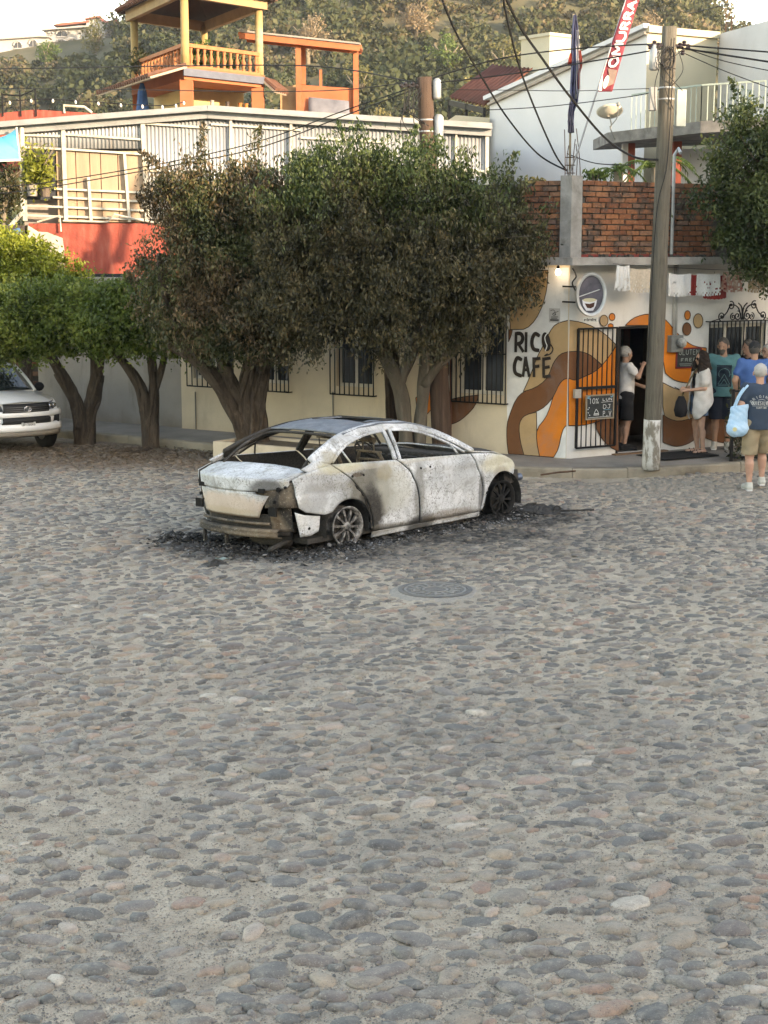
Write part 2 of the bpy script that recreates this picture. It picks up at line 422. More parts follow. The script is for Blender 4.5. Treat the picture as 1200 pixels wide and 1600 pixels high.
# ------------------------------------------------------------------ pavement with kerb stones
M_PAVE = simple('pavement_concrete', (.27, .245, .215), .9, .35, 1.4, bump=.35, bscale=45, dirt=(.13, .115, .10), coord='World')
M_KERB = simple('kerb_concrete', (.30, .26, .20), .92, .4, 2.5, bump=.6, bscale=30, dirt=(.12, .10, .075), coord='World')
def build_pavement():
    # outer line (kerb face) from the left end, round the corner, to the right
    L = [WL.w(-9, -1.42, 0), WL.w(-4, -1.40, 0), WL.w(0, -1.40, 0), WL.w(3, -1.42, 0), WL.w(5.6, -1.45, 0)]
    Rr = [WR.w(2.0, -1.62, 0), WR.w(4, -1.85, 0), WR.w(7.2, -2.1, 0), WR.w(12, -2.4, 0)]
    c0 = L[-1]; c2 = Rr[0]; c1 = Vector((2.75, 22.62, 0))
    corner = [(c0*(1-t)**2 + c1*2*t*(1-t) + c2*t*t) for t in [i/12 for i in range(13)]]
    line = L[:-1] + corner + Rr[1:]
    inner = [WL.w(-9, .1, 0)] + [WL.w(-4, .1, 0), WL.w(0, .1, 0), WL.w(3, .1, 0)] + [WL.w(WL.len*.9, .1, 0)]*3 + [Vector((2.95, 24.62, 0))]*7 + [WR.w(.7, .1, 0)]*3 + [WR.w(4, .1, 0), WR.w(7.2, .1, 0), WR.w(12, .1, 0)]
    b = MB(); rnd = random.Random(3)
    KW = .13
    top_in = []
    for i, p in enumerate(line):
        d = (line[min(i+1, len(line)-1)]-line[max(i-1, 0)]).normalized(); nrm = Vector((-d.y, d.x, 0)); top_in.append(p+nrm*KW)
    P = [[(p.x, p.y, .148) for p in top_in], [(q.x, q.y, .165) for q in inner]]
    # finer pavement surface with slight waves
    rows = []
    for k in range(9):
        rows.append([(a.x*(1-k/8)+c.x*k/8, a.y*(1-k/8)+c.y*k/8, .146+.018*k/8+.004*math.sin(i*1.3+k)) for i, (a, c) in enumerate(zip(top_in, inner))])
    b.grid(rows)
    pv = b.build('pavement', M_PAVE, smooth=True); tag(pv, kind='structure')
    # kerb: separate cast stones
    dist = [0]
    for i in range(1, len(line)): dist.append(dist[-1]+(line[i]-line[i-1]).length)
    def at(s, off):
        i = max(k for k in range(len(line)) if dist[k] <= s+1e-9); i = min(i, len(line)-2)
        f = (s-dist[i])/(dist[i+1]-dist[i]); p = line[i].lerp(line[i+1], f); d = (line[i+1]-line[i]).normalized()
        return p+Vector((-d.y, d.x, 0))*off
    s = 0
    while s < dist[-1]-.2:
        Lk = min(rnd.uniform(.75, 1.25), dist[-1]-s); k = MB(); n = 5; rings = []
        hz = .15+rnd.uniform(-.008, .008); o = rnd.uniform(-.008, .008)
        for i in range(n+1):
            ss = s+.004+(Lk-.008)*i/n; w = rnd.uniform(-.004, .004)
            prof = [(o, -.05), (o+w, hz*.55), (o+.006, hz-.022), (o+.028, hz), (KW+.004, hz), (KW+.004, -.05)]
            rings.append([(*at(ss, a)[:2], z) for a, z in prof])
        k.grid(rings); k.add(rings[0], [tuple(range(6))]); k.add(rings[-1], [tuple(range(5, -1, -1))])
        bevel(k.build('kerb_stone', M_KERB, pv), .008, 1); s += Lk
    return pv
PAVE = build_pavement()

# ------------------------------------------------------------------ manhole cover
def build_manhole():
    c = pg(680, 925); t = thing('manhole_cover', 'round cast iron manhole cover set in the cobbled street', 'manhole cover', (c.x, c.y, float(gz(c.x, c.y))))
    iron = simple('cast_iron', (.11, .11, .112), .55, .45, 9, metal=.35, bump=.4, bscale=90, c2=(.19, .175, .15))
    ring = simple('manhole_grout', (.33, .30, .26), .95, .5, 40, bump=.9, bscale=120, c2=(.20, .19, .17))
    b = MB(); b.lathe([(.52, -.03), (.46, .006), (.40, .020), (.385, .022)], n=40, cap=False); b.build('grout_collar', ring, t, True)
    b = MB(); b.lathe([(.385, -.01), (.385, .030), (.335, .030), (.335, .018)], n=40, cap=False); b.build('frame_ring', iron, t)
    b = MB(); b.lathe([(.330, .0), (.330, .024), (0.001, .024)], n=40)
    b.build('lid', iron, t)
    light = simple('worn_iron', (.30, .29, .27), .5, .4, 9, metal=.4, bump=.2)
    b = MB(); b.lathe([(.325, .024), (.325, .031), (.300, .031), (.300, .024)], n=40, cap=False)
    b.lathe([(.135, .024), (.135, .031), (.115, .031), (.115, .024)], n=28, cap=False)
    for k in range(16):
        a = k*math.pi/8; b.bar((.16*math.cos(a), .16*math.sin(a), .028), (.27*math.cos(a), .27*math.sin(a), .028), .026, .008)
    for k in range(8):
        a = k*math.pi/4+.2; b.bar((.22*math.cos(a)-.03*math.sin(a), .22*math.sin(a)+.03*math.cos(a), .028), (.22*math.cos(a)+.03*math.sin(a), .22*math.sin(a)-.03*math.cos(a), .028), .02, .007)
    b.build('relief', light, t)
build_manhole()
# ================================================================== CAFE
CO = Vector((2.93, 24.5, 0))
cafe = thing('cafe_building', 'corner cafe with swirling brown and orange mural and brick parapet', 'cafe', CO)
def onplane(b, name, mats, parent, pl, smooth=False, base=None):
    """mesh built in a wall's own frame, as part of a thing standing at base"""
    o = b.build(name, mats, parent, smooth); o.location = pl.o - (base if base is not None else CO); o.rotation_euler = (0, 0, pl.ang); return o
def inworld(b, name, mats, parent, base, smooth=False, merge=0.):
    return b.build(name, mats, parent, smooth, merge, loc=-Vector(base))

def plaster(name, c, dirt, low):
    t = NT(name); P = t.coord('Object'); x, y, z = t.sep(P)
    n = t.noise(P, 2.2, 7, .6); f = t.noise(P, 40, 4, .6)
    cc = t.ramp(n, [(.3, tuple(k*.86 for k in c)), (.7, c)])
    cc = t.mix(t.math('MULTIPLY', t.step(t.noise(t.mapping(P, (1, 1, .25)), 3., 8, .7), .52, .75), .5), cc, dirt)
    cc = t.mix(t.math('MULTIPLY', t.step(t.math('ADD', z, t.math('MULTIPLY', n, .5)), .75, .25), .55), cc, low)
    return t.done(cc, .88, t.bump(t.math('ADD', f, t.math('MULTIPLY', n, 2.)), .22, .012))
M_CREAM = plaster('cream_plaster', (.66, .55, .40), (.42, .34, .25), (.40, .32, .23))
M_WHITEP = plaster('white_plaster', (.74, .72, .68), (.52, .49, .44), (.52, .48, .42))
M_GREYW = plaster('stained_concrete_wall', (.33, .30, .265), (.11, .09, .075), (.13, .105, .08))
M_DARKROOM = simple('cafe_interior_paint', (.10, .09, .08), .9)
M_BLACK = simple('black_iron', (.012, .012, .013), .5, .3, 20, metal=.3, bump=.1)
M_FRAME = simple('cream_window_frame', (.62, .58, .5), .6, .2, 8)
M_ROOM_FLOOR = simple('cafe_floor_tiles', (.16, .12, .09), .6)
def glass(name, tint=(.02, .025, .03), rough=.06):
    t = NT(name); P = t.coord('Object'); t.b.inputs['Specular IOR Level'].default_value = .6
    return t.done(t.ramp(t.noise(P, 2.5, 3), [(.35, tint), (.7, tuple(k*2.2 for k in tint))]), rough, t.bump(t.noise(P, 3, 2), .05, .02))
M_GLASS = glass('dark_window_glass')

WALLH = 3.24
winL = []                                                       # openings in the long wall (s0,s1,z0,z1)
for (u0, u1, vb) in ((716, 788, 614), (526, 583, 603), (404, 451, 598), (302, 330, 591)):
    s0, zb = WL.sz(u0, vb); s1, _ = WL.sz(u1, vb)
    if u0 == 302: s1 = s0 + .95
    winL.append((s0, s1, round(zb, 2), round(zb, 2)+1.45))
dS0, dzt = WR.sz(968, 513); dS1, _ = WR.sz(1036, 513)
door = (dS0, dS1, .165, dzt)
wS0, wzt = WR.sz(1108, 507); wS1, _ = WR.sz(1197, 507)
winR = (wS0, wS1, 1.02, wzt)
def wall_with(pl, x0, x1, opens, name, mat, th=.22):
    xs = sorted({x0, x1, *[o[0] for o in opens], *[o[1] for o in opens]}); zs = sorted({-.05, WALLH, *[o[2] for o in opens], *[o[3] for o in opens]})
    b = MB(); b.cells(xs, zs, lambda x, z: not any(o[0] < x < o[1] and o[2] < z < o[3] for o in opens), 0, th)
    return onplane(b, name, mat, cafe, pl)
WALL_L = wall_with(WL, 0, WL.len, winL, 'wall', M_CREAM); WALL_L['label'] = 'long cream plaster wall with barred windows'
WALL_R = wall_with(WR, .0005, WR.len, [door, winR], 'wall', M_WHITEP); WALL_R['label'] = 'white plaster wall with the cafe door'
# rooms behind: floor, back walls, ceiling
bk = [WL.w(.3, .25, 0), WL.w(WL.len-.02, .25, 0), WR.w(.3, .25, 0), WR.w(WR.len, .25, 0), WR.w(WR.len, 4.2, 0), WL.w(.3, 4.2, 0)]
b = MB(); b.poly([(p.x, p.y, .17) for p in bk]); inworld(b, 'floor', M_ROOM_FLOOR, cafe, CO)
b = MB()
for i in (3, 4, 5): 
    p, q = bk[i], bk[(i+1) % 6]; b.add([(p.x,p.y,0),(q.x,q.y,0),(q.x,q.y,3.2),(p.x,p.y,3.2)], [(0,1,2,3)])
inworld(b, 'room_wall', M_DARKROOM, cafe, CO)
# counter and a lit-dim shelf inside, seen through the doorway
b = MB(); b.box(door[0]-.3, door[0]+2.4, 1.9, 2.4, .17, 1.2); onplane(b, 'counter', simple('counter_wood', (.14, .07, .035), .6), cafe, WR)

# windows: frame > pane, grille
def window(pl, o, name, mull=1, bars=11, base_out=.10, deco=False, gpad=.07):
    s0, s1, z0, z1 = o; fw = .06
    b = MB()
    b.box(s0, s1, .07, .13, z0, z0+fw); b.box(s0, s1, .07, .13, z1-fw, z1)
    b.box(s0, s0+fw, .072, .128, z0+fw, z1-fw); b.box(s1-fw, s1, .072, .128, z0+fw, z1-fw)
    for k in range(1, mull+1):
        x = s0+(s1-s0)*k/(mull+1); b.box(x-.035, x+.035, .074, .126, z0+fw, z1-fw)
    w = onplane(b, name, M_FRAME, cafe, pl)
    for k in range(mull+1):
        a = s0+(s1-s0)*k/(mull+1)+.036; c = s0+(s1-s0)*(k+1)/(mull+1)-.036
        q = MB(); q.box(a, c, .095, .103, z0+fw*.9, z1-fw*.9); q.build('pane', M_GLASS, w)
    b = MB(); g0, g1 = s0-gpad, s1+gpad; gz0, gz1 = z0-.13, z1+.05; y = -base_out
    for zz in (gz0, gz0+.0, (gz0+gz1)/2, gz1): b.bar((g0, y, zz), (g1, y, zz), .022, .022)
    for k in range(bars+1):
        x = g0+(g1-g0)*k/bars; b.bar((x, y, gz0), (x, y, gz1), .016, .016)
    for x in (g0, g1):
        for zz in (gz0, gz1): b.bar((x, y, zz), (x, .02, zz), .018, .018)
    if deco:
        cx = (g0+g1)/2
        def spiral(c, r, a0, turns, sgn, n=26):
            return [(c[0]+sgn*r*(1-i/n*.85)*math.cos(a0+turns*6.28*i/n), y, c[1]+r*(1-i/n*.85)*math.sin(a0+turns*6.28*i/n)) for i in range(n+1)]
        for sg in (-1, 1):
            b.tube(catmull([(cx, y, gz1+.02), (cx+sg*.02, y, gz1+.22), (cx+sg*.10, y, gz1+.30)], 5), .012, 5)
            b.tube(catmull([(cx+sg*.48, y, gz1+.06), (cx+sg*.36, y, gz1+.14), (cx+sg*.26, y, gz1+.27), (cx+sg*.10, y, gz1+.22), (cx+sg*.02, y, gz1+.02)], 6), .012, 5)
            b.tube(spiral((cx+sg*.26, gz1+.26), .075, 1.2, 1.4, sg), .011, 5)
            b.tube(spiral((cx+sg*.46, gz1+.085), .075, -1.2, 1.4, sg), .011, 5)
            b.tube(spiral((cx+sg*.11, gz1+.085), .085, 1.6, 1.5, sg), .011, 5)
            b.tube(spiral((cx+sg*.21, gz1+.07), .065, 1.6, 1.5, -sg), .010, 5)
            b.bar((g0 if sg < 0 else g1, y, gz1), (cx+sg*.48, y, gz1+.05), .014)
    b.build('grille', M_BLACK, w); return w
for i, o in enumerate(winL): window(WL, o, 'window', 1, 12 if i == 0 else 9)
window(WR, winR, 'window', 2, 15, .10, True)

# door opening: dark steel frame
b = MB(); s0, s1, z0, z1 = door
for x in (s0-.02, s1-.02): b.box(x, x+.04, -.012, .06, z0-.02, z1+.03)
b.box(s0+.02, s1-.02, -.012, .06, z1-.01, z1+.03)
onplane(b, 'door_frame', M_BLACK, cafe, WR)
b = MB(); b.box(s0-.1, s1+.1, -.12, .0-.002, .10, .185); onplane(b, 'door_step', simple('worn_step', (.20, .12, .07), .9), cafe, WR)

# gate leaf folded back on the wall
g0, gzt = WR.sz(904, 514, .08); g1, _ = WR.sz(965, 514, .08); _, gzb = WR.sz(905, 700, .08); _, gzm = WR.sz(905, 607, .08)
gate = thing('iron_gate', 'black barred iron gate folded open beside the cafe door', 'gate', WR.w(g1, -.08, 0), WR.ang)
W_ = g1-g0
b = MB()
for x in (-W_, 0): b.bar((x, 0, gzb), (x, 0, gzt), .035, .035)
for zz, h in ((gzb, .03), (gzt, .03), (gzm, .045)): b.bar((-W_, 0, zz), (0, 0, zz), .03, h)
b.build('gate_frame', M_BLACK, gate)
for k in range(1, 8):
    b = MB(); x = -W_+W_*k/8; b.bar((x, 0, gzb), (x, 0, gzt), .014, .014); b.build('bar', M_BLACK, gate)
b = MB(); b.box(-W_-.06, -W_+.06, -.03, .03, gzm-.15, gzm-.01); b.build('lock_box', simple('lock_metal', (.42, .38, .33), .6, metal=.3), gate)

# ------------------------------------------------------------------ mural
BROWN, TAN, ORANGE, WHITEM = ('brown', (.185, .072, .028)), ('tan', (.50, .325, .165)), ('orange', (.72, .20, .018)), ('white', (.76, .745, .71))
M_PAINT = {n: simple('mural_'+n, c, .75, .22, 3., bump=.3, bscale=45, dirt=tuple(k*.62+.06 for k in c)) for n, c in (BROWN, TAN, ORANGE, WHITEM)}
M_LINE = simple('mural_outline', (.05, .028, .018), .8); M_LETTER = simple('sign_paint_black', (.035, .026, .020), .75)
def z3(P): return [(760+x/4.325, 390+y/4.325) for x, y in P]
def z4(P): return [(960+x/4.704, 440+y/4.704) for x, y in P]
def z6(P): return [(560+x/4.615, 500+y/4.615) for x, y in P]
def rounded(P):
    out = []; k = len(P)
    for i in range(k):
        a, b, c = (Vector((*P[j % k], 0)) for j in (i-1, i, i+1))
        if (b-a).length > 1e-6 and (c-b).length > 1e-6 and (b-a).angle(c-b) < 1.0: out += [b.lerp(a, .25), b.lerp(c, .25)]
        else: out.append(b)
    return [(p.x, p.y) for p in out]
layer = [0]
def paint(pl, P, kind, clampx=None):
    layer[0] += 1; y = -.003-.0006*layer[0]
    Q = [pl.sz(*p) for p in rounded(P)]
    lo, hi = (0.004, pl.len-.004)
    Q = [(min(max(s, lo), hi), max(z, .17)) for s, z in Q]
    b = MB(); b.poly([(s, y, z) for s, z in Q]); onplane(b, 'mural_shape', M_PAINT[kind], cafe, pl)
    if kind == 'white': return
    b = MB(); k = len(Q)
    for i in range(k):
        (a, c), (d, e) = Q[i], Q[(i+1) % k]
        if math.hypot(d-a, e-c) < 1e-4 or (a < .02 and d < .02) or (a > pl.len-.02 and d > pl.len-.02): continue
        b.bar((a, y-.001, c), (d, y-.001, e), .0016, .014, up=(0, 1, 0)) if False else b.add(
            [(a+(e-c)/math.hypot(d-a,e-c)*q, y-.0012, c-(d-a)/math.hypot(d-a,e-c)*q) for q in (-.007, .007)] + [(d+(e-c)/math.hypot(d-a,e-c)*q, y-.0012, e-(d-a)/math.hypot(d-a,e-c)*q) for q in (.007, -.007)], [(0,1,2,3)])
    onplane(b, 'mural_outline', M_LINE, cafe, pl)
for P in ([(796, 418), (889, 418), (884, 720), (796, 716), (793, 664), (792, 628), (792, 500)], [(652, 440), (700, 425), (704, 628), (690, 628), (652, 560)], [(652, 418), (796, 418), (796, 478), (652, 478)]): paint(WL, P, 'white')
paint(WL, z3([(250,960),(295,860),(345,720),(385,650),(425,560),(470,500),(552,478),(552,690),(500,705),(455,760),(430,830),(400,885),(330,935)]), 'tan')
paint(WL, z3([(250,960),(330,935),(400,885),(430,830),(455,760),(500,705),(552,690),(552,870),(520,878),(490,915),(470,960),(450,1000),(400,1060),(340,1095),(270,1115),(235,1145),(220,1200),(230,1290),(255,1400),(150,1395),(138,1280),(140,1180),(160,1110),(200,1010)]), 'brown')
paint(WL, z3([(235,1145),(270,1115),(340,1098),(342,1210),(340,1290),(360,1405),(255,1400),(230,1290),(220,1200)]), 'tan')
paint(WL, z3([(552,870),(520,878),(490,915),(470,960),(450,1000),(430,1070),(400,1140),(342,1210),(340,1290),(360,1408),(455,1418),(490,1340),(505,1260),(525,1200),(552,1190)]), 'orange')
paint(WL, z3([(200,540),(270,538),(335,475),(385,370),(412,260),(418,140),(60,140),(60,370),(162,392),(162,540)]), 'tan')
paint(WL, z3([(152,541),(178,545),(170,580),(152,622)]), 'brown')
paint(WL, z6([(400,40),(560,40),(560,250),(545,460),(470,525),(470,370),(440,280),(420,180)]), 'tan')
paint(WL, z6([(415,560),(470,530),(545,465),(650,300),(655,420),(560,600),(500,680),(450,720),(430,790),(440,860),(500,960),(380,960),(345,900),(350,840),(380,780),(430,700)]), 'orange')
paint(WL, z6([(655,575),(740,555),(870,540),(845,620),(780,690),(720,735),(655,757)]), 'brown')
paint(WR, z3([(552,478),(640,490),(720,520),(800,570),(870,640),(850,690),(780,780),(740,745),(690,705),(620,685),(552,690)]), 'tan')
paint(WR, z3([(552,690),(620,685),(690,705),(740,745),(778,785),(720,830),(640,865),(600,885),(552,870)]), 'brown')
paint(WR, z3([(552,870),(600,885),(640,867),(720,832),(780,782),(850,690),(890,620),(890,1000),(878,1060),(800,1140),(740,1165),(640,1190),(552,1190)]), 'orange')
paint(WR, z3([(730,1170),(800,1142),(885,1040),(890,1320),(890,1362),(830,1335),(770,1270),(742,1215)]), 'brown')
paint(WR, z4([(75,322),(130,270),(200,243),(260,238),(330,252),(352,268),(352,322)]), 'orange')
paint(WR, z4([(352,268),(385,290),(440,360),(500,420),(560,465),(620,482),(672,487),(672,700),(600,705),(545,745),(480,738),(420,718),(352,655)]), 'orange')
paint(WR, z4([(352,742),(390,762),(450,790),(530,806),(620,790),(700,770),(700,960),(620,990),(560,1005),(470,1028),(400,1010),(352,978)]), 'tan')
paint(WR, z4([(352,978),(400,1010),(470,1028),(560,1005),(680,985),(860,980),(1000,960),(1000,1190),(850,1188),(760,1180),(690,1160),(620,1130),(560,1180),(500,1205),(440,1212),(390,1195),(352,1180)]), 'brown')
def disc(c, rx, ry, n=18): return [(c[0]+rx*math.cos(6.283*i/n), c[1]+ry*math.sin(6.283*i/n)) for i in range(n)]
for c, rx, ry, kk in (((790,480),28,38,'tan'), ((845,455),20,25,'orange'), ((835,515),18,15,'orange')): paint(WR, z3(disc(c, rx, ry)), kk)
for c, rx, ry, kk in (((532,247),22,34,'orange'), ((610,288),35,53,'tan'), ((527,348),32,47,'brown')): paint(WR, z4(disc(c, rx, ry)), kk)
# painted lettering RICO CAFE with a coffee bean for the O
layer[0] += 3
def strokes(pl, lines, wd, name, mat, y=None, zz=z3, parent=None):
    b = MB(); layer[0] += 1; y = -.003-.0006*layer[0] if y is None else y
    for L in lines:
        Q = [Vector((*pl.sz(*p), 0)) for p in zz(L)]
        if len(Q) > 2: Q = catmull(Q, 5)
        k = len(Q); Lr = []; Rr = []
        for i in range(k):
            d = (Q[min(i+1, k-1)]-Q[max(i-1, 0)]).normalized(); n = Vector((-d.y, d.x, 0)); e = d*(-wd*.35 if i == 0 else wd*.35 if i == k-1 else 0)
            f = .8 if i in (0, k-1) else 1
            Lr.append(Q[i]+e+n*wd*.5*f); Rr.append(Q[i]+e-n*wd*.5*f)
        y -= .00015
        for i in range(k-1): b.add([(p.x, y, p.y) for p in (Lr[i], Rr[i], Rr[i+1], Lr[i+1])], [(0,1,2,3)])
    return onplane(b, name, mat, parent or cafe, pl)
LET = [[(205,566),(202,684)], [(212,566),(238,570),(250,598),(238,628),(212,638)], [(222,640),(250,684)], [(273,566),(271,684)], [(358,580),(334,568),(316,596),(312,636),(324,672),(354,680)],
       [(238,742),(212,732),(194,780),(200,832),(236,852)], [(252,850),(268,732)], [(270,732),(292,850)], [(258,812),(286,812)], [(324,736),(326,852)], [(332,738),(362,734)], [(332,790),(354,787)],
       [(390,738),(392,856)], [(398,738),(430,733)], [(398,796),(424,792)], [(398,858),(430,854)]]
strokes(WL, LET, .062, 'painted_name', M_LETTER)
bean = [(408+math.cos(a)*30+math.sin(a)*8, 622+math.sin(a)*64) for a in [6.283*i/22 for i in range(22)]]
b = MB(); layer[0] += 2; yb = -.003-.0006*layer[0]; b.poly([(s, yb, z) for s, z in (WL.sz(*p) for p in z3(bean))]); onplane(b, 'painted_bean', M_LETTER, cafe, WL)
strokes(WL, [[(420,560),(400,590),(405,625),(414,650),(402,684)]], .016, 'painted_bean_crease', M_PAINT['white'], y=yb-.002)
strokes(WL, [[(402,712),(416,704)], [(438,640),(454,672),(436,704),(398,716)]], .022, 'painted_accent', M_LETTER)

# ------------------------------------------------------------------ roof slab with overhang, parapet of bricks
M_SLAB = simple('weathered_slab', (.42, .40, .37), .9, .5, 3, bump=.4, bscale=30, dirt=(.13, .12, .11), coord='World')
ov = .42
out = [WL.w(-.1, -ov, 0), WL.w(3, -ov, 0), WL.w(6.5, -ov, 0), WL.w(WL.len-.35, -ov, 0), Vector((CO.x-.02, CO.y-.50, 0)), WR.w(.35, -ov, 0), WR.w(2.5, -ov, 0), WR.w(5, -ov, 0), WR.w(WR.len, -ov, 0), WR.w(WR.len, 4.4, 0), WL.w(-.1, 4.4, 0)]
b = MB(); b.prism([(p.x, p.y, 3.24) for p in out], (0, 0, .12)); bevel(inworld(b, 'roof_slab', M_SLAB, cafe, CO), .015)
PZ0, PZ1 = 3.36, 4.56
M_BRICKBACK = simple('sooty_mortar', (.10, .088, .075), .95, .5, 5, bump=.7, bscale=30, c2=(.05, .045, .04), coord='World')
def brickmat():
    t = NT('clay_brick'); P = t.coord('World'); rnd = t.n('ObjectInfo').outputs['Random']
    c = t.ramp(rnd, [(0, (.20, .075, .040)), (.3, (.25, .10, .052)), (.6, (.32, .135, .066)), (.85, (.27, .14, .085)), (1, (.19, .115, .085))])
    n = t.noise(P, 14, 6, .7); c = t.mix(1, c, t.ramp(n, [(.3, .7), (.7, 1.15)]), 'MULTIPLY')
    c = t.mix(t.math('MULTIPLY', t.step(t.noise(P, 2.6, 8, .7), .45, .62), .85), c, (.055, .048, .042))     # mould
    c = t.mix(t.step(t.noise(P, 30, 5, .7), .60, .72), c, (.34, .30, .26))
    return t.done(c, .92, t.bump(n, .6, .012))
M_BRICK = brickmat()
bb = MB(); rb = random.Random(4)
vs = [(x+rb.uniform(-.004, .004), y, z+rb.uniform(-.004, .004)) for x, y, z in [(x, y, z) for z in (0, .066) for y in (0, .10) for x in (0, .245)]]
bb.add(vs, [(0,2,3,1),(4,5,7,6),(0,1,5,4),(2,6,7,3),(0,4,6,2),(1,3,7,5)])
BRICK_ME = bb.mesh('brick', M_BRICK)
def parapet(pl, s0, s1, bs0, bs1, nm):
    b = MB(); b.box(s0, s1, .03, .24, PZ0-.01, PZ1-.05); bk = onplane(b, nm, M_BRICKBACK, cafe, pl); bk['label'] = 'brick parapet with dark mouldy joints'
    q = random.Random(int(s1*100)); rows = 14; hrow = (PZ1-PZ0)/rows
    for r in range(rows):
        x = bs0-(q.random()*.15 if r % 2 else .12+q.random()*.1)
        while x < bs1-.06:
            a = max(x, bs0); L = min(x+.245, bs1)-a
            if L > .05 and not (r == rows-1 and q.random() < .12):
                o = obj('brick', BRICK_ME, bk, (a, q.uniform(-.012, .010), PZ0+.008+r*hrow+q.uniform(-.003, .003)), 0)
                o.scale = (L/.245*.985, 1, q.uniform(.94, 1.06)); o.rotation_euler = (q.uniform(-.02, .02), q.uniform(-.012, .012), q.uniform(-.02, .02))
            x += .262+q.uniform(-.006, .010)
p0, _ = WR.sz(911, 300); parapet(WR, .12, 5.5, max(p0, .16), 3.0, 'parapet')
pl0, _ = WL.sz(815, 300); parapet(WL, 0, WL.len-.06, pl0, WL.len-.10, 'parapet')
# concrete corner post with rusty starter bars
t_ = MB(); c = [WL.w(WL.len-.17, -.05, 0), Vector((CO.x-.005, CO.y-.075, 0)), WR.w(.18, -.05, 0), WR.w(.16, .25, 0), WL.w(WL.len-.15, .25, 0)]
t_.prism([(p.x, p.y, PZ0) for p in c], (0, 0, PZ1-PZ0+.06)); bevel(inworld(t_, 'corner_post', simple('grey_corner_concrete', (.36, .345, .32), .95, .4, 5, bump=.6, bscale=25, dirt=(.18, .17, .15), coord='World'), cafe, CO), .02)
M_RUST = simple('rusty_rebar', (.10, .055, .035), .9, .4, 40)
b = MB(); rb = random.Random(9)
for k in range(5):
    x, y = CO.x-.10+.06*k, CO.y+.06+.05*(k % 2)
    b.tube(catmull([(x, y, PZ1), (x+rb.uniform(-.03, .03), y, PZ1+.3), (x+rb.uniform(-.1, .1), y+rb.uniform(-.05, .05), PZ1+rb.uniform(.5, .8))], 4), .007, 5)
for k in range(3): b.tube([(CO.x-.12+.08*math.cos(a)+.1, CO.y+.08+.06*math.sin(a), PZ1+.1+.12*k) for a in [i*.7 for i in range(10)]], .005, 4)
inworld(b, 'starter_bars', M_RUST, cafe, CO)
b = MB(); b.box(.1, 2.3, -.016, .02, PZ0+.002, PZ0+.045); onplane(b, 'red_base_band', simple('faded_red_paint', (.26, .035, .03), .85, .5, 8, c2=(.16, .05, .04)), cafe, WR)
# ragged debris and weeds along the slab edge
b = MB(); rb = random.Random(11)
for k in range(70):
    s = rb.uniform(.2, 4); y = rb.uniform(-.3, -.03); h = rb.uniform(.01, .045); a = rb.uniform(.02, .08)
    b.box(s, s+a, y, y+a*.7, PZ0+.001, PZ0+.001+h)
onplane(b, 'mortar_crumbs', M_BRICKBACK, cafe, WR)
# lit bulb under the slab by the corner
bs, bz = WL.sz(872, 425, .2)
lamp = thing('bulb_lamp', 'small lit bulb under the roof slab beside the cafe corner', 'lamp', WL.w(bs, -.2, 0))
t = NT('lit_bulb'); t.b.inputs['Emission Color'].default_value = (1, .93, .8, 1); t.b.inputs['Emission Strength'].default_value = 5; M_BULB = t.done((.9, .9, .85), .4)
b = MB(); b.lathe([(.002, -.055), (.03, -.045), (.042, -.01), (.038, .02), (.02, .045)], (0, 0, bz), 14); b.build('bulb', M_BULB, lamp, True)
b = MB(); b.lathe([(.021, .04), (.024, .09), (.012, .10)], (0, 0, bz), 10); b.tube([(0, 0, bz+.1), (0, .02, 3.24)], .006, 5); b.build('holder', M_BLACK, lamp)

# ------------------------------------------------------------------ things on the cafe walls
ss, sz_ = WR.sz(922, 460, .30)
sg = thing('hanging_sign', 'oval hanging sign with a painted coffee cup by the cafe corner', 'sign', WR.w(ss, -.30, sz_), R(10))
sg.location += Vector((0, -.05, 0))
b = MB(); n = 36
def oval(rx, rz, y): return [(rx*math.cos(6.2832*i/n), y, rz*math.sin(6.2832*i/n)) for i in range(n)]
P = [oval(.245, .335, -.06), oval(.255, .345, 0), oval(.245, .335, .06), oval(.205, .295, .06), oval(.195, .285, 0), oval(.205, .295, -.06)]; P = [r+[r[0]] for r in P]; P.append(P[0]); b.grid(P)
b.build('rim', simple('sign_rim', (.55, .56, .55), .4, .3, 6, metal=.3), sg, True)
b = MB(); b.poly(oval(.2, .29, -.02)); b.build('panel', simple('sign_panel', (.11, .10, .125), .5, .5, 9, c2=(.05, .05, .06)), sg)
b = MB(); b.poly([(-.14, -.024, -.08), (.10, -.024, -.08), (.085, -.024, -.17), (.04, -.024, -.25), (-.07, -.024, -.25), (-.125, -.024, -.17)]); b.build('painted_cup', simple('cup_white', (.62, .62, .66), .6), sg)
b = MB(); b.poly([(.11*math.cos(a)-.02, -.026, -.085+.03*math.sin(a)) for a in [6.2832*i/20 for i in range(20)]]); b.build('painted_cream', simple('cup_cream', (.50, .45, .30), .6), sg)
b = MB(); b.poly([(-.10, -.027, -.135), (-.02, -.027, -.145), (.065, -.027, -.12), (.05, -.027, -.19), (0, -.027, -.215), (-.06, -.027, -.205)]); b.build('painted_coffee', simple('cup_coffee', (.06, .02, .012), .5), sg)
b = MB(); b.tube([(-.2, -.03, -.035), (.13, -.03, .075)], .008, 6); b.lathe([(.0, -.01), (.018, 0), (.0, .01)], (.13, -.03, .075), 8); b.build('painted_spoon', simple('spoon', (.6, .6, .58), .4), sg)
b = MB(); b.bar((-.25, 0, .12), (-.36, .3, .12), .025); b.bar((-.25, 0, -.12), (-.36, .3, -.12), .025); b.tube(catmull([(-.24, 0, .05), (-.3, 0, .18), (-.24, 0, .28), (-.27, .1, .40)], 5), .012, 6); b.build('bracket', M_BLACK, sg)
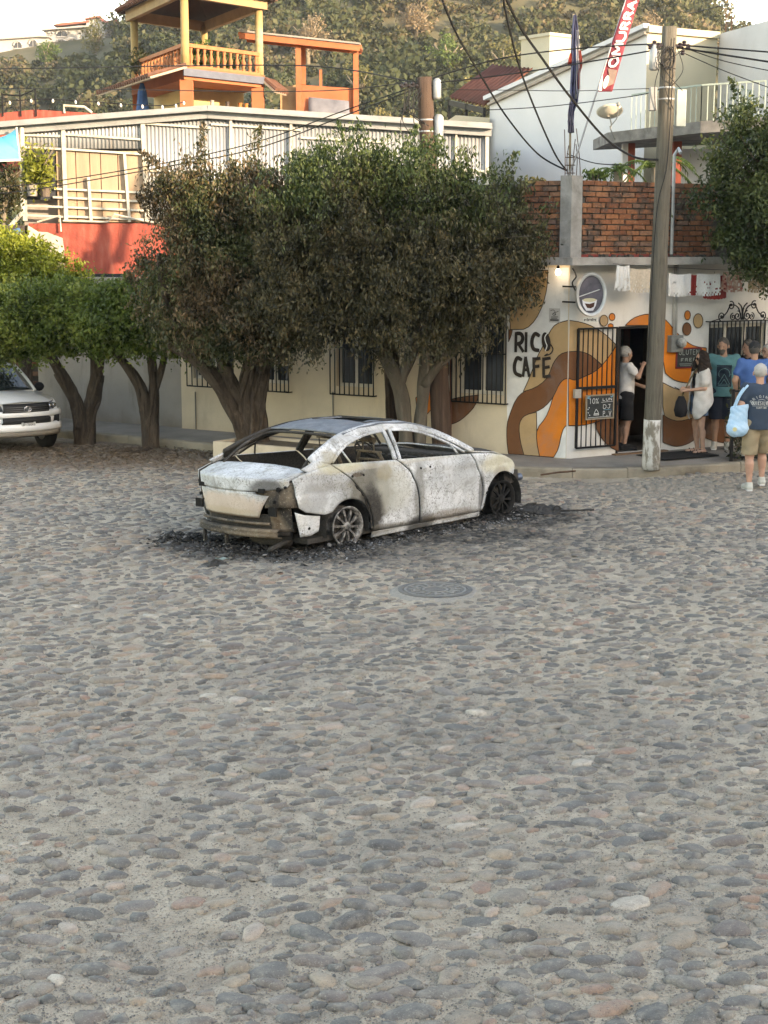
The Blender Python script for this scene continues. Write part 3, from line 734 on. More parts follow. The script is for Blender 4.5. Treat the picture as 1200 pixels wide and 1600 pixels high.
b = MB(); b.box(-.12, .12, -.012, .01, -.43, -.355); b.build('name_plate', simple('plate_cream', (.6, .58, .52), .7), sg)
b = MB()
for k in range(9): b.box(-.10+k*.0225, -.10+k*.0225+.014, -.0145, -.0125, -.412+.008*(k % 3 == 1), -.38+.01*(k % 4 == 2))
b.build('plate_lettering', M_LETTER, sg)
# poster
def flat_sign(name, label, cat, pl, u0, v0, u1, v1, off, frame, face, marks, group=None):
    s0, z1 = pl.sz(u0, v0, off); s1, _ = pl.sz(u1, v0, off); _, z0 = pl.sz(u0, v1, off)
    t = thing(name, label, cat, pl.w(s0, -off, z0), pl.ang, group); w, h = s1-s0, z1-z0
    if frame:
        b = MB(); f = .022
        b.box(0, w, -.012, .012, 0, f); b.box(0, w, -.012, .012, h-f, h); b.box(0, f, -.0118, .0118, f, h-f); b.box(w-f, w, -.0118, .0118, f, h-f); b.build('frame', frame, t)
    b = MB(); b.box(.004, w-.004, -.006, .006, .004, h-.004); b.build('board', face, t)
    for mat, polys in marks:
        b = MB()
        for L, wd in polys:
            Q = [(x*w, (1-y)*h) for x, y in L]
            for (a, c), (d, e) in zip(Q, Q[1:]):
                l = math.hypot(d-a, e-c) or 1; nx, nz = -(e-c)/l*wd*h, (d-a)/l*wd*h
                b.add([(a+nx, -.0085, c+nz), (a-nx, -.0085, c-nz), (d-nx, -.0085, e-nz), (d+nx, -.0085, e+nz)], [(0,1,2,3)])
        b.build('lettering', mat, t)
    return t
GL = {'G': [[(.9,.15),(.5,0),(.1,.3),(.1,.75),(.5,1),(.9,.8),(.9,.55),(.6,.55)]], 'L': [[(.15,0),(.15,1),(.85,1)]], 'U': [[(.1,0),(.1,.8),(.5,1),(.9,.8),(.9,0)]], 'T': [[(.05,0),(.95,0)],[(.5,0),(.5,1)]],
      'E': [[(.85,0),(.15,0),(.15,1),(.85,1)],[(.15,.5),(.7,.5)]], 'N': [[(.1,1),(.1,0),(.9,1),(.9,0)]], 'F': [[(.85,0),(.15,0),(.15,1)],[(.15,.5),(.7,.5)]], 'R': [[(.15,1),(.15,0),(.7,.05),(.85,.27),(.7,.5),(.15,.5)],[(.5,.5),(.9,1)]],
      '1': [[(.3,.2),(.55,0),(.55,1)]], '0': [[(.5,0),(.1,.25),(.1,.75),(.5,1),(.9,.75),(.9,.25),(.5,0)]], '%': [[(.9,0),(.1,1)],[(.1,.1),(.3,.1),(.3,.3),(.1,.3),(.1,.1)],[(.7,.7),(.9,.7),(.9,.95),(.7,.95),(.7,.7)]],
      'D': [[(.1,0),(.1,1),(.6,1),(.9,.7),(.9,.3),(.6,0),(.1,0)]], 'J': [[(.3,0),(.9,0)],[(.7,0),(.7,.8),(.4,1),(.1,.8)]], 'P': [[(.15,1),(.15,0),(.7,.05),(.85,.27),(.7,.5),(.15,.5)]], 'V': [[(.05,0),(.5,1),(.95,0)]], 'A': [[(.05,1),(.5,0),(.95,1)],[(.25,.6),(.75,.6)]],
      'Q': [[(.5,0),(.1,.25),(.1,.75),(.5,1),(.9,.75),(.9,.25),(.5,0)],[(.6,.7),(.95,1.05)]], 'I': [[(.5,0),(.5,1)]], 'K': [[(.15,0),(.15,1)],[(.85,0),(.15,.55),(.85,1)]], 'S': [[(.85,.1),(.5,0),(.15,.2),(.3,.45),(.7,.55),(.85,.8),(.5,1),(.15,.9)]],
      'O': [[(.5,0),(.1,.25),(.1,.75),(.5,1),(.9,.75),(.9,.25),(.5,0)]], 'M': [[(.05,1),(.1,0),(.5,.7),(.9,0),(.95,1)]], 'B': [[(.15,0),(.15,1),(.7,.95),(.85,.75),(.7,.5),(.15,.5)],[(.7,.5),(.8,.25),(.65,.02),(.15,0)]], 'H': [[(.1,0),(.1,1)],[(.9,0),(.9,1)],[(.1,.5),(.9,.5)]],
      '7': [[(.1,0),(.9,0),(.4,1)]], '6': [[(.8,.05),(.3,.3),(.1,.7),(.4,1),(.8,.85),(.8,.6),(.2,.6)]], '4': [[(.7,1),(.7,0),(.1,.65),(.95,.65)]], '-': [[(.2,.5),(.8,.5)]], '.': [[(.4,.9),(.6,.9),(.6,1),(.4,1),(.4,.9)]], 'C': [[(.9,.15),(.5,0),(.1,.3),(.1,.75),(.5,1),(.9,.85)]], ' ': []}
def write(txt, x0, y0, w, h, gap=.2):
    k = len(txt); cw = w/(k+gap*(k-1)); out = []
    for i, ch in enumerate(txt):
        for L in GL[ch]: out.append([(x0+cw*(i*(1+gap)+x), y0+h*y) for x, y in L])
    return out
M_CHALKB = simple('chalkboard', (.022, .026, .026), .85, .4, 12, c2=(.04, .045, .045)); M_CHALK = simple('chalk_white', (.62, .63, .62), .9, .4, 90); M_CHALKBL = simple('chalk_blue', (.18, .45, .6), .9, .4, 90)
M_WOODF = simple('pale_wood_frame', (.30, .24, .17), .8, .3, 20)
mk = [(M_CHALK, [(L, .011) for L in write('10%', .10, .14, .34, .22)+write('LUN', .58, .16, .34, .10)+write('DJ', .60, .42, .28, .16)+write('P.V', .60, .68, .30, .20)] + [([(.54,.32),(.95,.30)], .008), ([(.08,.91),(.9,.90)], .008),
       ([(.28,.82),(.46,.82),(.44,.72),(.40,.64),(.36,.58),(.33,.66),(.30,.74),(.28,.82)], .012), ([(.30,.77),(.45,.77)], .02), ([(.1,.5),(.13,.52)], .02), ([(.06,.56),(.09,.58)], .02), ([(.07,.70),(.1,.72)], .02), ([(.12,.80),(.15,.82)], .02)]),
      (M_CHALKBL, [([(.04,.06),(.14,.05),(.12,.14),(.04,.12),(.1,.07)], .015), ([(.84,.05),(.95,.04),(.93,.12),(.86,.12)], .015), ([(.62,.63),(.9,.62)], .006)])]
flat_sign('chalkboard_sign', 'chalkboard reading 10% hung on the black iron gate', 'sign', WR, 915.5, 617.5, 959.5, 656.5, .115, M_WOODF, M_CHALKB, mk)
mk = [(simple('chalk_grey_green', (.30, .36, .34), .9), [(L, .014) for L in write('GLUTEN', .10, .10, .80, .24)+write('FREE', .18, .52, .62, .14)] + [([(.14,.78),(.62,.80)], .014), ([(.16,.87),(.58,.88)], .01), ([(.68,.84),(.8,.74),(.86,.86)], .012)])]
flat_sign('gluten_board', 'red framed board reading GLUTEN FREE below the electric meter', 'sign', WR, 1056.5, 544, 1096, 576, .02, simple('red_frame', (.20, .02, .025), .7), M_CHALKB, mk)
mk = [(simple('poster_ink', (.10, .095, .09), .8), [([(.15,.18),(.4,.12),(.6,.3),(.85,.2)], .02), ([(.3,.45),(.5,.3),(.62,.45),(.4,.5)], .03), ([(.2,.62),(.8,.6)], .025), ([(.12,.82),(.88,.82)], .06), ([(.2,.72),(.75,.70)], .02)])]
flat_sign('paper_poster', 'small grey printed poster on the long cafe wall above the painted name', 'poster', WL, 858, 481, 876, 504, .006, None, simple('poster_paper', (.50, .48, .45), .8), mk)
# electricity meter with conduit
ms, mz = WR.sz(1055, 537, .06)
mt = thing('electric_meter', 'grey electric meter box with round glass dial on orange wall', 'meter', WR.w(ms, -.002, mz), WR.ang)
M_GREYB = simple('grey_meter_paint', (.20, .21, .20), .6, .3, 8); 
b = MB(); b.box(-.13, .13, -.12, 0, -.14, .14); bevel(b.build('box', M_GREYB, mt), .012)
b = MB(); b.lathe([(.085, -.12), (.085, -.19), (.075, -.215), (.001, -.22)], (.04, 0, .02), 18, axis='y'); b.build('dial', simple('meter_glass', (.45, .45, .42), .15, .4, 12, c2=(.1, .1, .1)), mt, True)
b = MB(); b.tube([(-.03, -.05, .14), (-.03, -.04, 3.24-mz)], .022, 8); b.tube([(.02, -.05, .14), (.02, -.04, 3.24-mz)], .018, 8); b.build('conduit', simple('painted_conduit', (.55, .53, .5), .7), mt, True)
# door mat
b = MB(); b.box(0, 1.15, -.35, .35, 0, .014); mat_o = b.build('door_mat', simple('black_mat', (.015, .015, .015), .95, .4, 60, bump=.6)); tag(mat_o, 'black door mat on the pavement before the cafe door', 'mat')
mp = WR.w(door[0]+.2, -.62, .168); mat_o.location = mp; mat_o.rotation_euler = (0, 0, WR.ang)
# bunting of lace cloths hung below the slab
def cloths():
    line_y = -.46
    defs = [(964, 984, 414, 452, 'white', 1, 'pleated white lace cloth at the left end of the bunting line'), (985.5, 1017, 419, 455, 'cream', 0, 'cream lace cloth on the bunting line half behind the pole'),
            (1045, 1080, 427, 461, 'white', 0, 'white lace cloth on the bunting line just right of the pole'), (1089, 1125, 427, 460, 'white', 0, 'white lace cloth between two red cloths on the bunting line'),
            (1078, 1091, 428, 459, 'red', 0, 'narrow red cloth between the two white lace cloths'), (1100, 1136, 429, 465, 'red', 0, 'wide red cloth behind the white lace bunting'),
            (1130, 1159, 424, 454, 'creamred', 1, 'pleated cream and red lace cloth on the bunting line'), (1171, 1196, 426, 455, 'tan', 0, 'tan lace cloth at the right end of the bunting line')]
    M = {'white': simple('white_lace', (.74, .73, .71), .9, .15, 30, bump=.5, bscale=160), 'cream': simple('cream_lace', (.60, .52, .42), .9, .3, 30, bump=.5, bscale=160), 'red': simple('red_cloth', (.30, .035, .03), .9, .3, 12),
         'creamred': simple('cream_red_lace', (.55, .46, .38), .9, .3, 14, c2=(.32, .06, .05)), 'tan': simple('tan_lace', (.42, .31, .20), .9, .3, 20)}
    q = random.Random(5)
    for i, (u0, u1, v0, v1, kind, pleat, lab) in enumerate(defs):
        off = -line_y - (.035 if kind == 'red' else 0)
        s0, z1 = WR.sz(u0, v0, off); s1, z1b = WR.sz(u1, v0+.2, off); _, z0 = WR.sz(u0, v1, off)
        b = MB(); nx, nz = 22, 12; w = s1-s0; rows = []
        for j in range(nz+1):
            row = []
            for k in range(nx+1):
                f = k/nx; g = j/nz; flare = 1+ (.25*g if pleat else .05*g)
                x = s0+w/2+(f-.5)*w*flare; zz = z1+(z1b-z1)*f - .02*math.sin(math.pi*f) - (z1-z0)*g
                if j == nz: zz -= .014*abs(math.sin(f*math.pi*7))
                y = -off + math.sin(f*(26 if pleat else 11)+i*2)*(.022 if pleat else .014)*(.3+g)
                row.append((x, y, zz))
            rows.append(row)
        vs = [p for r in rows for p in r]; fs = []
        for j in range(nz):
            for k in range(nx):
                hole = kind != 'red' and j >= nz-2 and (k+j) % 3 == 1 or (kind != 'red' and 3 < j < nz-3 and q.random() < .10)
                if not hole: fs.append((j*(nx+1)+k, j*(nx+1)+k+1, (j+1)*(nx+1)+k+1, (j+1)*(nx+1)+k))
        b.add(vs, fs); o = b.build('lace_cloth', M[kind]); o.location = WR.o; o.rotation_euler = (0, 0, WR.ang); solidify(o, .004)
        tag(o, lab, 'cloth', 'cloths on the bunting line')
    b = MB(); a = WR.sz(958, 412, -line_y); c = WR.sz(1215, 424, -line_y)
    b.tube(sag((a[0], line_y, a[1]), (c[0], line_y, c[1]), .02), .004, 5); o = b.build('bunting_line', M_BLACK); o.location = WR.o; o.rotation_euler = (0, 0, WR.ang)
    tag(o, 'thin cord carrying the lace cloths under the roof slab', 'cord')
cloths()
# vertical rain pipe on the long wall
b = MB(); ps, _ = WL.sz(707, 560); b.tube([(ps, -.05, .17), (ps, -.05, 3.2)], .022, 8)
o = onplane(b, 'drain_pipe', simple('brown_pipe', (.14, .05, .03), .6), cafe, WL)
for uu in (306, 521):
    b = MB(); ps, pz = WL.sz(uu, 612); b.tube([(ps, -.02, .17), (ps, -.02, pz)], .012, 6); onplane(b, 'cable_duct', simple('grey_duct', (.25, .23, .2), .7), cafe, WL)
# ================================================================== BUILDINGS BEHIND
def pxz(Y): return lambda u, v: (lambda p: (p.x, p.z))(py(u, v, Y))
# ---------------------------------------------- unseen hill added to shade the street (towards the sun, behind the viewer's right shoulder) and the wooded hill behind town
M_SOIL = simple('dry_hill_soil', (.11, .095, .055), .95, .4, .15, bump=.5, bscale=2, c2=(.055, .058, .028), coord='World')
def added_shade_hill():
    D, Hh = 92., 2.95+.231*(92+22.1); s = SUN_DIR; tdir = Vector((-s.y, s.x, 0)); rows = []
    for i in range(61):
        tt = -300+10*i; row = []
        for k in range(13):
            f = k/12; d = D-34+f*90; e = math.sin(min(1, (d-(D-34))/34)*math.pi/2) if d < D else math.cos((d-D)/56*math.pi/2)
            edge = max(0, min(1, (300-abs(tt))/110)); hgt = Hh*e*edge*edge*(3-2*edge)
            if 2 < k < 11: hgt += .25*mnoise.noise(Vector((tt*.06, d*.05, 0)))*edge
            p = s*d + tdir*tt; row.append((p.x, p.y, hgt-.3))
        rows.append(row)
    o = MB().grid(rows).build('hill', M_SOIL, smooth=True); tag(o, kind='structure')  # added out of view; its crest is shaped to cast the street's shade
added_shade_hill()
RX = [-190, -120, -80, -62, -44, -39, -31, -21, 0, 20, 32, 43, 50, 55, 62, 80, 120, 190]
RZ = [8, 24, 33, 35.0, 37.6, 42, 48, 54, 59, 58, 54.5, 49, 45, 40.5, 34, 24, 14, 4]
def hill_z(x, y):
    rz = np.interp(x*260/np.maximum(y, 100)*np.clip(.55+.45*(y-90)/170, .5, 1), RX, RZ)
    f = np.clip((y-88)/172, 0, 1); f = f*f*(1.6-.6*f)
    g = np.clip(1-(y-262)/160, 0, 1)
    return rz*np.where(y < 262, f, g) + 1.3*np.sin(x*.09+y*.05)*np.clip((y-95)/40, 0, 1) - .4
def back_hill():
    xs = np.linspace(-240, 240, 121); ys = np.linspace(84, 430, 90); X, Y = np.meshgrid(xs, ys); Z = hill_z(X, Y)
    idx = np.arange(X.size).reshape(X.shape); F = np.stack([idx[:-1,:-1], idx[:-1,1:], idx[1:,1:], idx[1:,:-1]], -1).reshape(-1, 4)
    tag(obj('hill', np_mesh('hill', np.stack([X, Y, Z], -1).reshape(-1, 3), F, M_SOIL, True)), kind='structure')
back_hill()
def leafmat(name, stops, rough=.6, trans=.35, world_var=None, nscale=.9):
    t = NT(name); rnd = t.n('NewGeometry').outputs['Random Per Island']; P = t.coord('Object')
    n = t.noise(P, nscale, 4, .6); f = t.math('ADD', t.math('MULTIPLY', rnd, .38), t.math('MULTIPLY', t.step(n, .28, .72), .62))
    c = t.ramp(f, stops)
    if world_var: c = world_var(t, P, c, rnd)
    t.set(t.b.inputs['Base Color'], c); t.b.inputs['Roughness'].default_value = rough
    tr = t.n('BsdfTranslucent'); t.set(tr.inputs[0], c); mx = t.n('MixShader'); mx.inputs[0].default_value = trans
    t.t.links.new(t.b.outputs[0], mx.inputs[1]); t.t.links.new(tr.outputs[0], mx.inputs[2]); t.t.links.new(mx.outputs[0], t.out.inputs[0])
    return t.mat
def leaf_quads(C, L, W, rng, droop=.0, dirs=None):
    """diamond leaves at centres C: length L, width W"""
    n = len(C); d = rng.normal(size=(n, 3)); d[:, 2] -= droop*2.2; d /= np.linalg.norm(d, axis=1, keepdims=True)+1e-9
    u = rng.normal(size=(n, 3)); w = np.cross(d, u); w /= np.linalg.norm(w, axis=1, keepdims=True)+1e-9
    nn = np.cross(d, w)
    L = np.asarray(L).reshape(-1, 1) if np.ndim(L) else L; W = np.asarray(W).reshape(-1, 1) if np.ndim(W) else W
    a = C - d*L*.5; c = C + d*L*.5; b = C + w*W*.5 - d*L*.05 + nn*W*.12; e = C - w*W*.5 - d*L*.05 + nn*W*.12
    V = np.stack([a, b, c, e], 1).reshape(-1, 3); F = np.arange(4*n).reshape(n, 4); return V, F
SCRUB = [(0, (0.016, 0.025, 0.010)), (.25, (0.030, 0.041, 0.016)), (.48, (0.049, 0.059, 0.025)), (.66, (0.074, 0.072, 0.034)), (.82, (0.107, 0.086, 0.051)), (1, (0.135, 0.102, 0.067))]
M_SCRUB = leafmat('hillside_scrub_leaves', SCRUB, .8, .2, nscale=.06)
def hill_scrub():
    rng = np.random.default_rng(5); Vs = []; n = 0
    N = 3000
    y = 92 + 178*rng.random(N)**.85; x = (rng.random(N)-.5)*2*(.30*y+6); z = hill_z(x, y)
    r = (.7+2.1*rng.random(N)**2)*(.75+.25*y/200); C = []; Ls = []
    pu = 600+2400*x/y; pv = 388-2400*(z+2*r-CAMH)/y; keep = ~((pu > -60) & (pu < 200) & (pv < 87) & (y < 275)); x, y, z, r = x[keep], y[keep], z[keep], r[keep]; N = len(x)
    for i in range(N):
        k = int(rng.integers(110, 190)*(.8+.25*(y[i] > 160)))
        d = rng.normal(size=(k, 3)); d /= np.linalg.norm(d, axis=1, keepdims=True); rad = r[i]*(.55+.5*rng.random((k, 1)))
        p = d*rad*(1, 1, .85) + (x[i], y[i], z[i]+r[i]*.75); C.append(p[p[:, 2] > z[i]-.4]); Ls.append(np.full(len(C[-1]), .22+.12*r[i]))
    C = np.concatenate(C); L = np.concatenate(Ls)*rng.uniform(.6, 1.35, len(C)); V, F = leaf_quads(C, L*1.5, L, rng, .1)
    o = obj('hillside_scrub', np_mesh('hillside_scrub', V, F, M_SCRUB)); tag(o, 'dry brushwood covering the hill behind the town', 'scrub', kind='stuff')
hill_scrub()
M_BARK_FAR = simple('pale_bark', (.24, .20, .15), .9, .3, 2)
def hill_tree(u, v, Y, r, kind, lab):
    p = py(u, v, Y); gzh = float(hill_z(np.array(p.x), np.array(p.y))); rng = np.random.default_rng(int(u*7+v))
    t = thing('hill_tree', lab, 'tree', (p.x, p.y, gzh), group='single trees on the hillside'); h = min(max(p.z-gzh, r*.8), 1.7*r); rnd = random.Random(int(u))
    b = MB(); b.tube([(0, 0, -.3), (.1, 0, h*.5), (.2, .1, h)], [.16*r, .11*r, .05*r], 6)
    for k in range(7):
        a = k*.9; b.tube([(.1, 0, h*.5), (math.cos(a)*r*.4, math.sin(a)*r*.4, h*.85), (math.cos(a)*r*.8, math.sin(a)*r*.8, h+r*.3*rnd.random())], [.06*r, .04*r, .015*r], 5)
    b.build('trunk', M_BARK_FAR, t, True)
    C = []
    for k in range(16):
        c = rng.normal(size=3)*(.42, .42, .42)*r-(0, 0, .25*r); m = 80; d = rng.normal(size=(m, 3)); d /= np.linalg.norm(d, axis=1, keepdims=True)
        C.append(c+d*r*.42*(.5+.6*rng.random((m, 1)))+(0, 0, h))
    C = np.concatenate(C); L = rng.uniform(.2, .4, len(C))*(.5+.12*r); V, F = leaf_quads(C, L*1.4, L*.9, rng, .1)
    obj('crown', np_mesh('crown', V, F, kind), t)
M_HT = {'green': leafmat('hill_tree_green', [(0, (.03, .06, .015)), (.5, (.075, .12, .028)), (1, (.13, .17, .05))], .7, .3), 'dry': leafmat('hill_tree_dry', [(0, (.12, .088, .052)), (.5, (.19, .145, .09)), (1, (.24, .185, .12))], .8, .25),
        'olive': leafmat('hill_tree_olive', [(0, (.045, .05, .02)), (.5, (.10, .10, .035)), (1, (.17, .15, .06))], .8, .25), 'yellow': leafmat('hill_tree_yellow', [(0, (.09, .082, .03)), (.5, (.16, .14, .055)), (1, (.22, .19, .085))], .8, .3)}
for a in ((70, 72, 235, 2.6, 'green', 'round green tree before the white hilltop house'), (150, 55, 240, 3.1, 'olive', 'spreading olive tree beside the arched hilltop house'), (57, 128, 170, 2.6, 'green', 'bright green tree on the slope under the hilltop houses'),
          (145, 105, 190, 2.2, 'dry', 'dry pinkish tree on the slope below the hilltop house'), (12, 128, 165, 2.4, 'dry', 'dry pinkish tree at the left edge of the slope'), (110, 140, 150, 1.7, 'yellow', 'thin yellow tree rising behind the red parapet'),
          (222, 14, 250, 2.2, 'olive', 'dark tree on the ridge beside the terrace roof'), (480, 25, 190, 3.2, 'dry', 'dry tan tree above the pergola roof'), (605, 95, 150, 3.0, 'yellow', 'yellow tree on the slope behind the dark utility pole'),
          (560, 60, 170, 2.6, 'olive', 'olive tree on the slope right of the pergola'), (700, 45, 185, 3.2, 'green', 'green tree high on the slope above the lean-to roof'), (745, 75, 165, 2.6, 'yellow', 'yellow green tree above the red lean-to roof'),
          (790, 30, 185, 3.1, 'olive', 'olive tree on the slope above the small white tank house'), (1000, 20, 200, 3.0, 'dry', 'dry tree on the slope above the sunlit end wall'), (1078, 28, 210, 2.4, 'olive', 'ragged tree at the end of the ridge'), (650, 15, 200, 2.8, 'dry', 'dry brown tree near the top of the slope')):
    hill_tree(a[0], a[1], a[2], a[3]*.72, M_HT[a[4]], a[5])

# ---------------------------------------------- far white houses
M_FARW = simple('far_white_wall', (.34, .335, .33), .85, .15, .3, coord='Object'); M_FARD = simple('far_dark_opening', (.05, .055, .065), .5); M_FARRED = simple('far_red_tiles', (.28, .10, .07), .85, .3, 1.5); M_FARG = simple('far_grey_trim', (.35, .33, .31), .9)
def far_house(name, lab, Y, walls, arches, roofs, doors=(), depth=9):
    f = pxz(Y); x0, z0 = f(*walls[0][0]); base = (x0, Y, z0-6); t = thing(name, lab, 'house', base)
    L = lambda u, v: (f(u, v)[0]-base[0], f(u, v)[1]-base[2])
    for i, P in enumerate(walls):
        b = MB(); Q = [L(*p) for p in P]; lo = min(q[1] for q in Q); Q = [(x, z if z > lo+.9 else z-5) for x, z in Q]
        b.prism([(x, -i*.35, z) for x, z in Q], (0, depth, 0)); b.build('wall', M_FARW, t)
    for (u, v, w, h, y) in arches:
        x, z = L(u, v); s = Y/2400; pts = [(x-w*s/2, z), (x+w*s/2, z)] + [(x+w*s/2*math.cos(a), z+h*s*(.45+.55*math.sin(a))) for a in [math.pi*i/10 for i in range(11)]]
        b = MB(); b.prism([(px_, -.05-y, pz) for px_, pz in pts], (0, -.06, 0)); wnd = b.build('window', M_FARD, t)
        b = MB(); b.bar((x, -.14-y, z), (x, -.14-y, z+h*s*.98), .18, .06); b.bar((x-w*s/2, -.14-y, z), (x+w*s/2, -.14-y, z), .25, .15)
        k = 10; q = [(x+w*s/2*1.05*math.cos(math.pi*i/k), -.13-y, z+h*s*(.45+.58*math.sin(math.pi*i/k))) for i in range(k+1)]; b.tube(q, .16, 4); b.build('window_frame', M_FARW, wnd)
    for P, y in doors:
        b = MB(); b.prism([(L(*p)[0], -.06-y, L(*p)[1]) for p in P], (0, -.05, 0)); b.build('door', M_FARD, t)
    for P, y, m in roofs:
        b = MB(); b.prism([(L(*p)[0], -y, L(*p)[1]) for p in P], (0, depth+1+y, 0)); b.build('roof', m, t)
    return t
far_house('hilltop_house', 'low white hilltop house with arched windows at the left edge', 256, [[(-25, 64), (75, 57), (75, 88), (-25, 90)]], [(28, 76, 12, 10, 0), (52, 74, 12, 11, 0)], [([(-26, 61), (62, 55.5), (78, 57), (78, 59), (62, 58), (-26, 64)], .6, M_FARG)])
far_house('hilltop_house', 'large white hilltop house with arches and a red tiled roof terrace', 258, [[(70, 46), (140, 38), (152, 38), (152, 66), (72, 66)], [(84, 64), (140, 60), (140, 82), (84, 84)], [(136, 29), (158, 27), (165, 36), (165, 60), (136, 60)]],
          [(97, 58, 16, 10, .05), (79.5, 55, 6, 5.5, .05), (97, 71, 13, 8, .4), (114, 68.5, 16, 7.5, .4)], [([(66, 46.5), (150, 40), (150, 42.5), (66, 48.5)], 1., M_FARG), ([(83, 40), (95, 37), (141, 33), (141, 36), (95, 41)], .8, M_FARRED), ([(134, 30), (158, 26), (166, 37), (163, 37), (157, 29), (134, 32)], 1.2, M_FARRED)],
          [([(91, 83), (97, 83), (97, 71), (91, 71)], .4)])
far_house('hilltop_house', 'small white hilltop house with a dark red gable at the ridge end', 262, [[(166, 40), (186, 38), (192, 44), (192, 66), (166, 66)]], [(174, 47, 5, 6, 0)], [([(164, 35), (184, 31), (190, 38), (186, 38), (182, 34.5), (164, 38)], 1., M_FARRED)], [([(178, 48), (184, 48), (184, 36), (178, 37)], .02)])

# ---------------------------------------------- corrugated upper storey with the red wall
YC = 32.2; fC = pxz(YC); CB = Vector((fC(330, 300)[0], YC, 0))
cor = thing('corrugated_building', 'gabled building of corrugated metal sheets above a red wall', 'building', CB)
Lc = lambda u, v: (fC(u, v)[0]-CB.x, fC(u, v)[1])
def tinmat():
    t = NT('corrugated_tin'); P = t.coord('Object')
    c = t.ramp(t.noise(t.mapping(P, (1, 1, .3)), 1.3, 7, .65), [(.3, (.26, .27, .28)), (.6, (.33, .34, .345)), (.8, (.38, .385, .385))])
    c = t.mix(t.math('MULTIPLY', t.step(t.noise(t.mapping(P, (3, 3, .35)), 2., 7, .7), .58, .72), .6), c, (.30, .22, .15))
    return t.done(c, .5, t.bump(t.noise(P, 30, 3), .1, .01), .25)
M_TIN = tinmat(); M_RAIL = simple('cream_steel_rail', (.50, .48, .41), .6, .2, 5, dirt=(.40, .32, .22)); M_BEIGE = simple('beige_panel', (.40, .28, .19), .8, .2, 2, stretch=(6, 6, .6), dirt=(.40, .29, .2))
def redwall():
    t = NT('weathered_red_wall'); P = t.coord('Object')
    c = t.ramp(t.noise(t.mapping(P, (2.5, 2.5, .5)), 2.4, 8, .7), [(.25, (.17, .04, .03)), (.5, (.32, .07, .05)), (.8, (.40, .14, .10))])
    c = t.mix(t.step(t.noise(t.mapping(P, (5, 5, .4)), 3., 6, .7), .62, .75), c, (.38, .28, .22))
    return t.done(c, .9, t.bump(t.noise(P, 25, 5), .4, .02))
M_REDW = redwall()
top = lambda u: float(np.interp(u, [30, 325, 765], [197, 171.5, 199]))
bot = 346
# back body
b = MB(); P = [Lc(34, top(34)+4), Lc(325, 177), Lc(763, 205), Lc(763, 420), Lc(34, 420)]
b.prism([(x, .25, z) for x, z in P], (0, 6, 0)); b.build('inner_wall', simple('plain_inner_wall', (.30, .26, .22), .9), cor)  # inner wall in one plain tone
# red lower wall and pale peeled corner
xa, za = Lc(45, 349); xb, _ = Lc(300, 349)
b = MB(); b.box(xa, xb, -.02, .24, 0, za); b.build('wall', M_REDW, cor)['label'] = 'weathered red lower wall'
pp = [Lc(*q) for q in ((44, 352), (60, 362), (75, 363), (98, 372), (101, 390), (99, 440), (96, 470), (44, 470))]
b = MB(); b.prism([(x, -.022, z) for x, z in pp], (0, -.012, 0)); b.build('peeled_plaster', simple('peeled_white_plaster', (.52, .47, .41), .9, .35, 4), cor)
# sheets
def sheet(u0, u1, vt, vb, y):
    (x0, _), (x1, _) = Lc(u0, 300), Lc(u1, 300); n = int((x1-x0)/.0098); rows = [[], []]
    for k in range(n+1):
        f = k/n; u = u0+(u1-u0)*f; x = x0+(x1-x0)*f; w = .015*max(-.62, min(.62, math.sin(x/.078*6.2832)*1.1))
        rows[0].append((x, y+w, Lc(u, vt(u) if callable(vt) else vt)[1])); rows[1].append((x, y+w, Lc(u, vb)[1]))
    solidify(MB().grid(rows).build('metal_sheet', M_TIN, cor, True), .003)
us = [34, 101, 146, 190, 226, 268, 312, 356, 400, 444, 488, 532, 576, 620, 664, 708, 760]
for i in range(len(us)-1):
    a, c = us[i], us[i+1]
    if c <= 226: sheet(a, c, top, 232 if c > 101 else 230, .03+.004*(i % 2))
    else: sheet(a, c, top, bot+70 if c > 300 else bot+1, .03+.004*(i % 2))
# beige flat panels with brown battens
for i, (a, c) in enumerate(((86, 101), (101, 117), (117, 139), (139, 156), (156, 183), (183, 226))):
    (x0, z1), (x1, _) = Lc(a, 236), Lc(c, 236); _, z0 = Lc(a, 347); b = MB(); b.box(x0+.01, x1-.01, .04, .08, z0, z1); b.build('panel', M_BEIGE, cor)
M_BATTEN = simple('brown_batten', (.16, .07, .05), .8)
for a in (117, 139, 157, 184):
    x, z1 = Lc(a, 236); _, z0 = Lc(a+4, 347); b = MB(); b.bar((x, .07, z1), (Lc(a+5, 347)[0], .07, z0), .05, .03, up=(0, 1, 0)); b.build('batten', M_BATTEN, cor)
# rails and posts
def rail(u0, v0, u1, v1, w=.042, y=-.005):
    a, c = Lc(u0, v0), Lc(u1, v1); b = MB(); b.bar((a[0], y, a[1]), (c[0], y, c[1]), w, .05, up=(0, 1, 0)); b.build('rail', M_RAIL, cor)
for a in ((36, 211, 98, 213), (102, 210, 223, 218), (36, 230, 98, 233), (103, 233, 224, 241), (85, 295, 226, 301), (83, 308, 227, 315), (40, 321, 228, 329), (41, 336, 103, 339), (103, 338, 270, 345), (226, 193, 330, 200), (229, 266, 275, 270), (230, 301, 275, 304), (330, 194, 470, 203), (470, 215, 600, 222), (610, 260, 762, 268), (230, 343, 420, 352)): rail(*a)
for a in ((35, 197, 40, 345, .11), (99, 195, 104, 345, .10), (223, 183, 231, 345, .11), (139, 277, 143, 346, .07), (195, 241, 203, 347, .07), (361, 180, 361, 300, .07), (455, 190, 455, 300, .07), (713, 200, 713, 300, .05), (761, 200, 761, 300, .09)): rail(*a[:4], a[4]*.75, -.03)
b = MB()
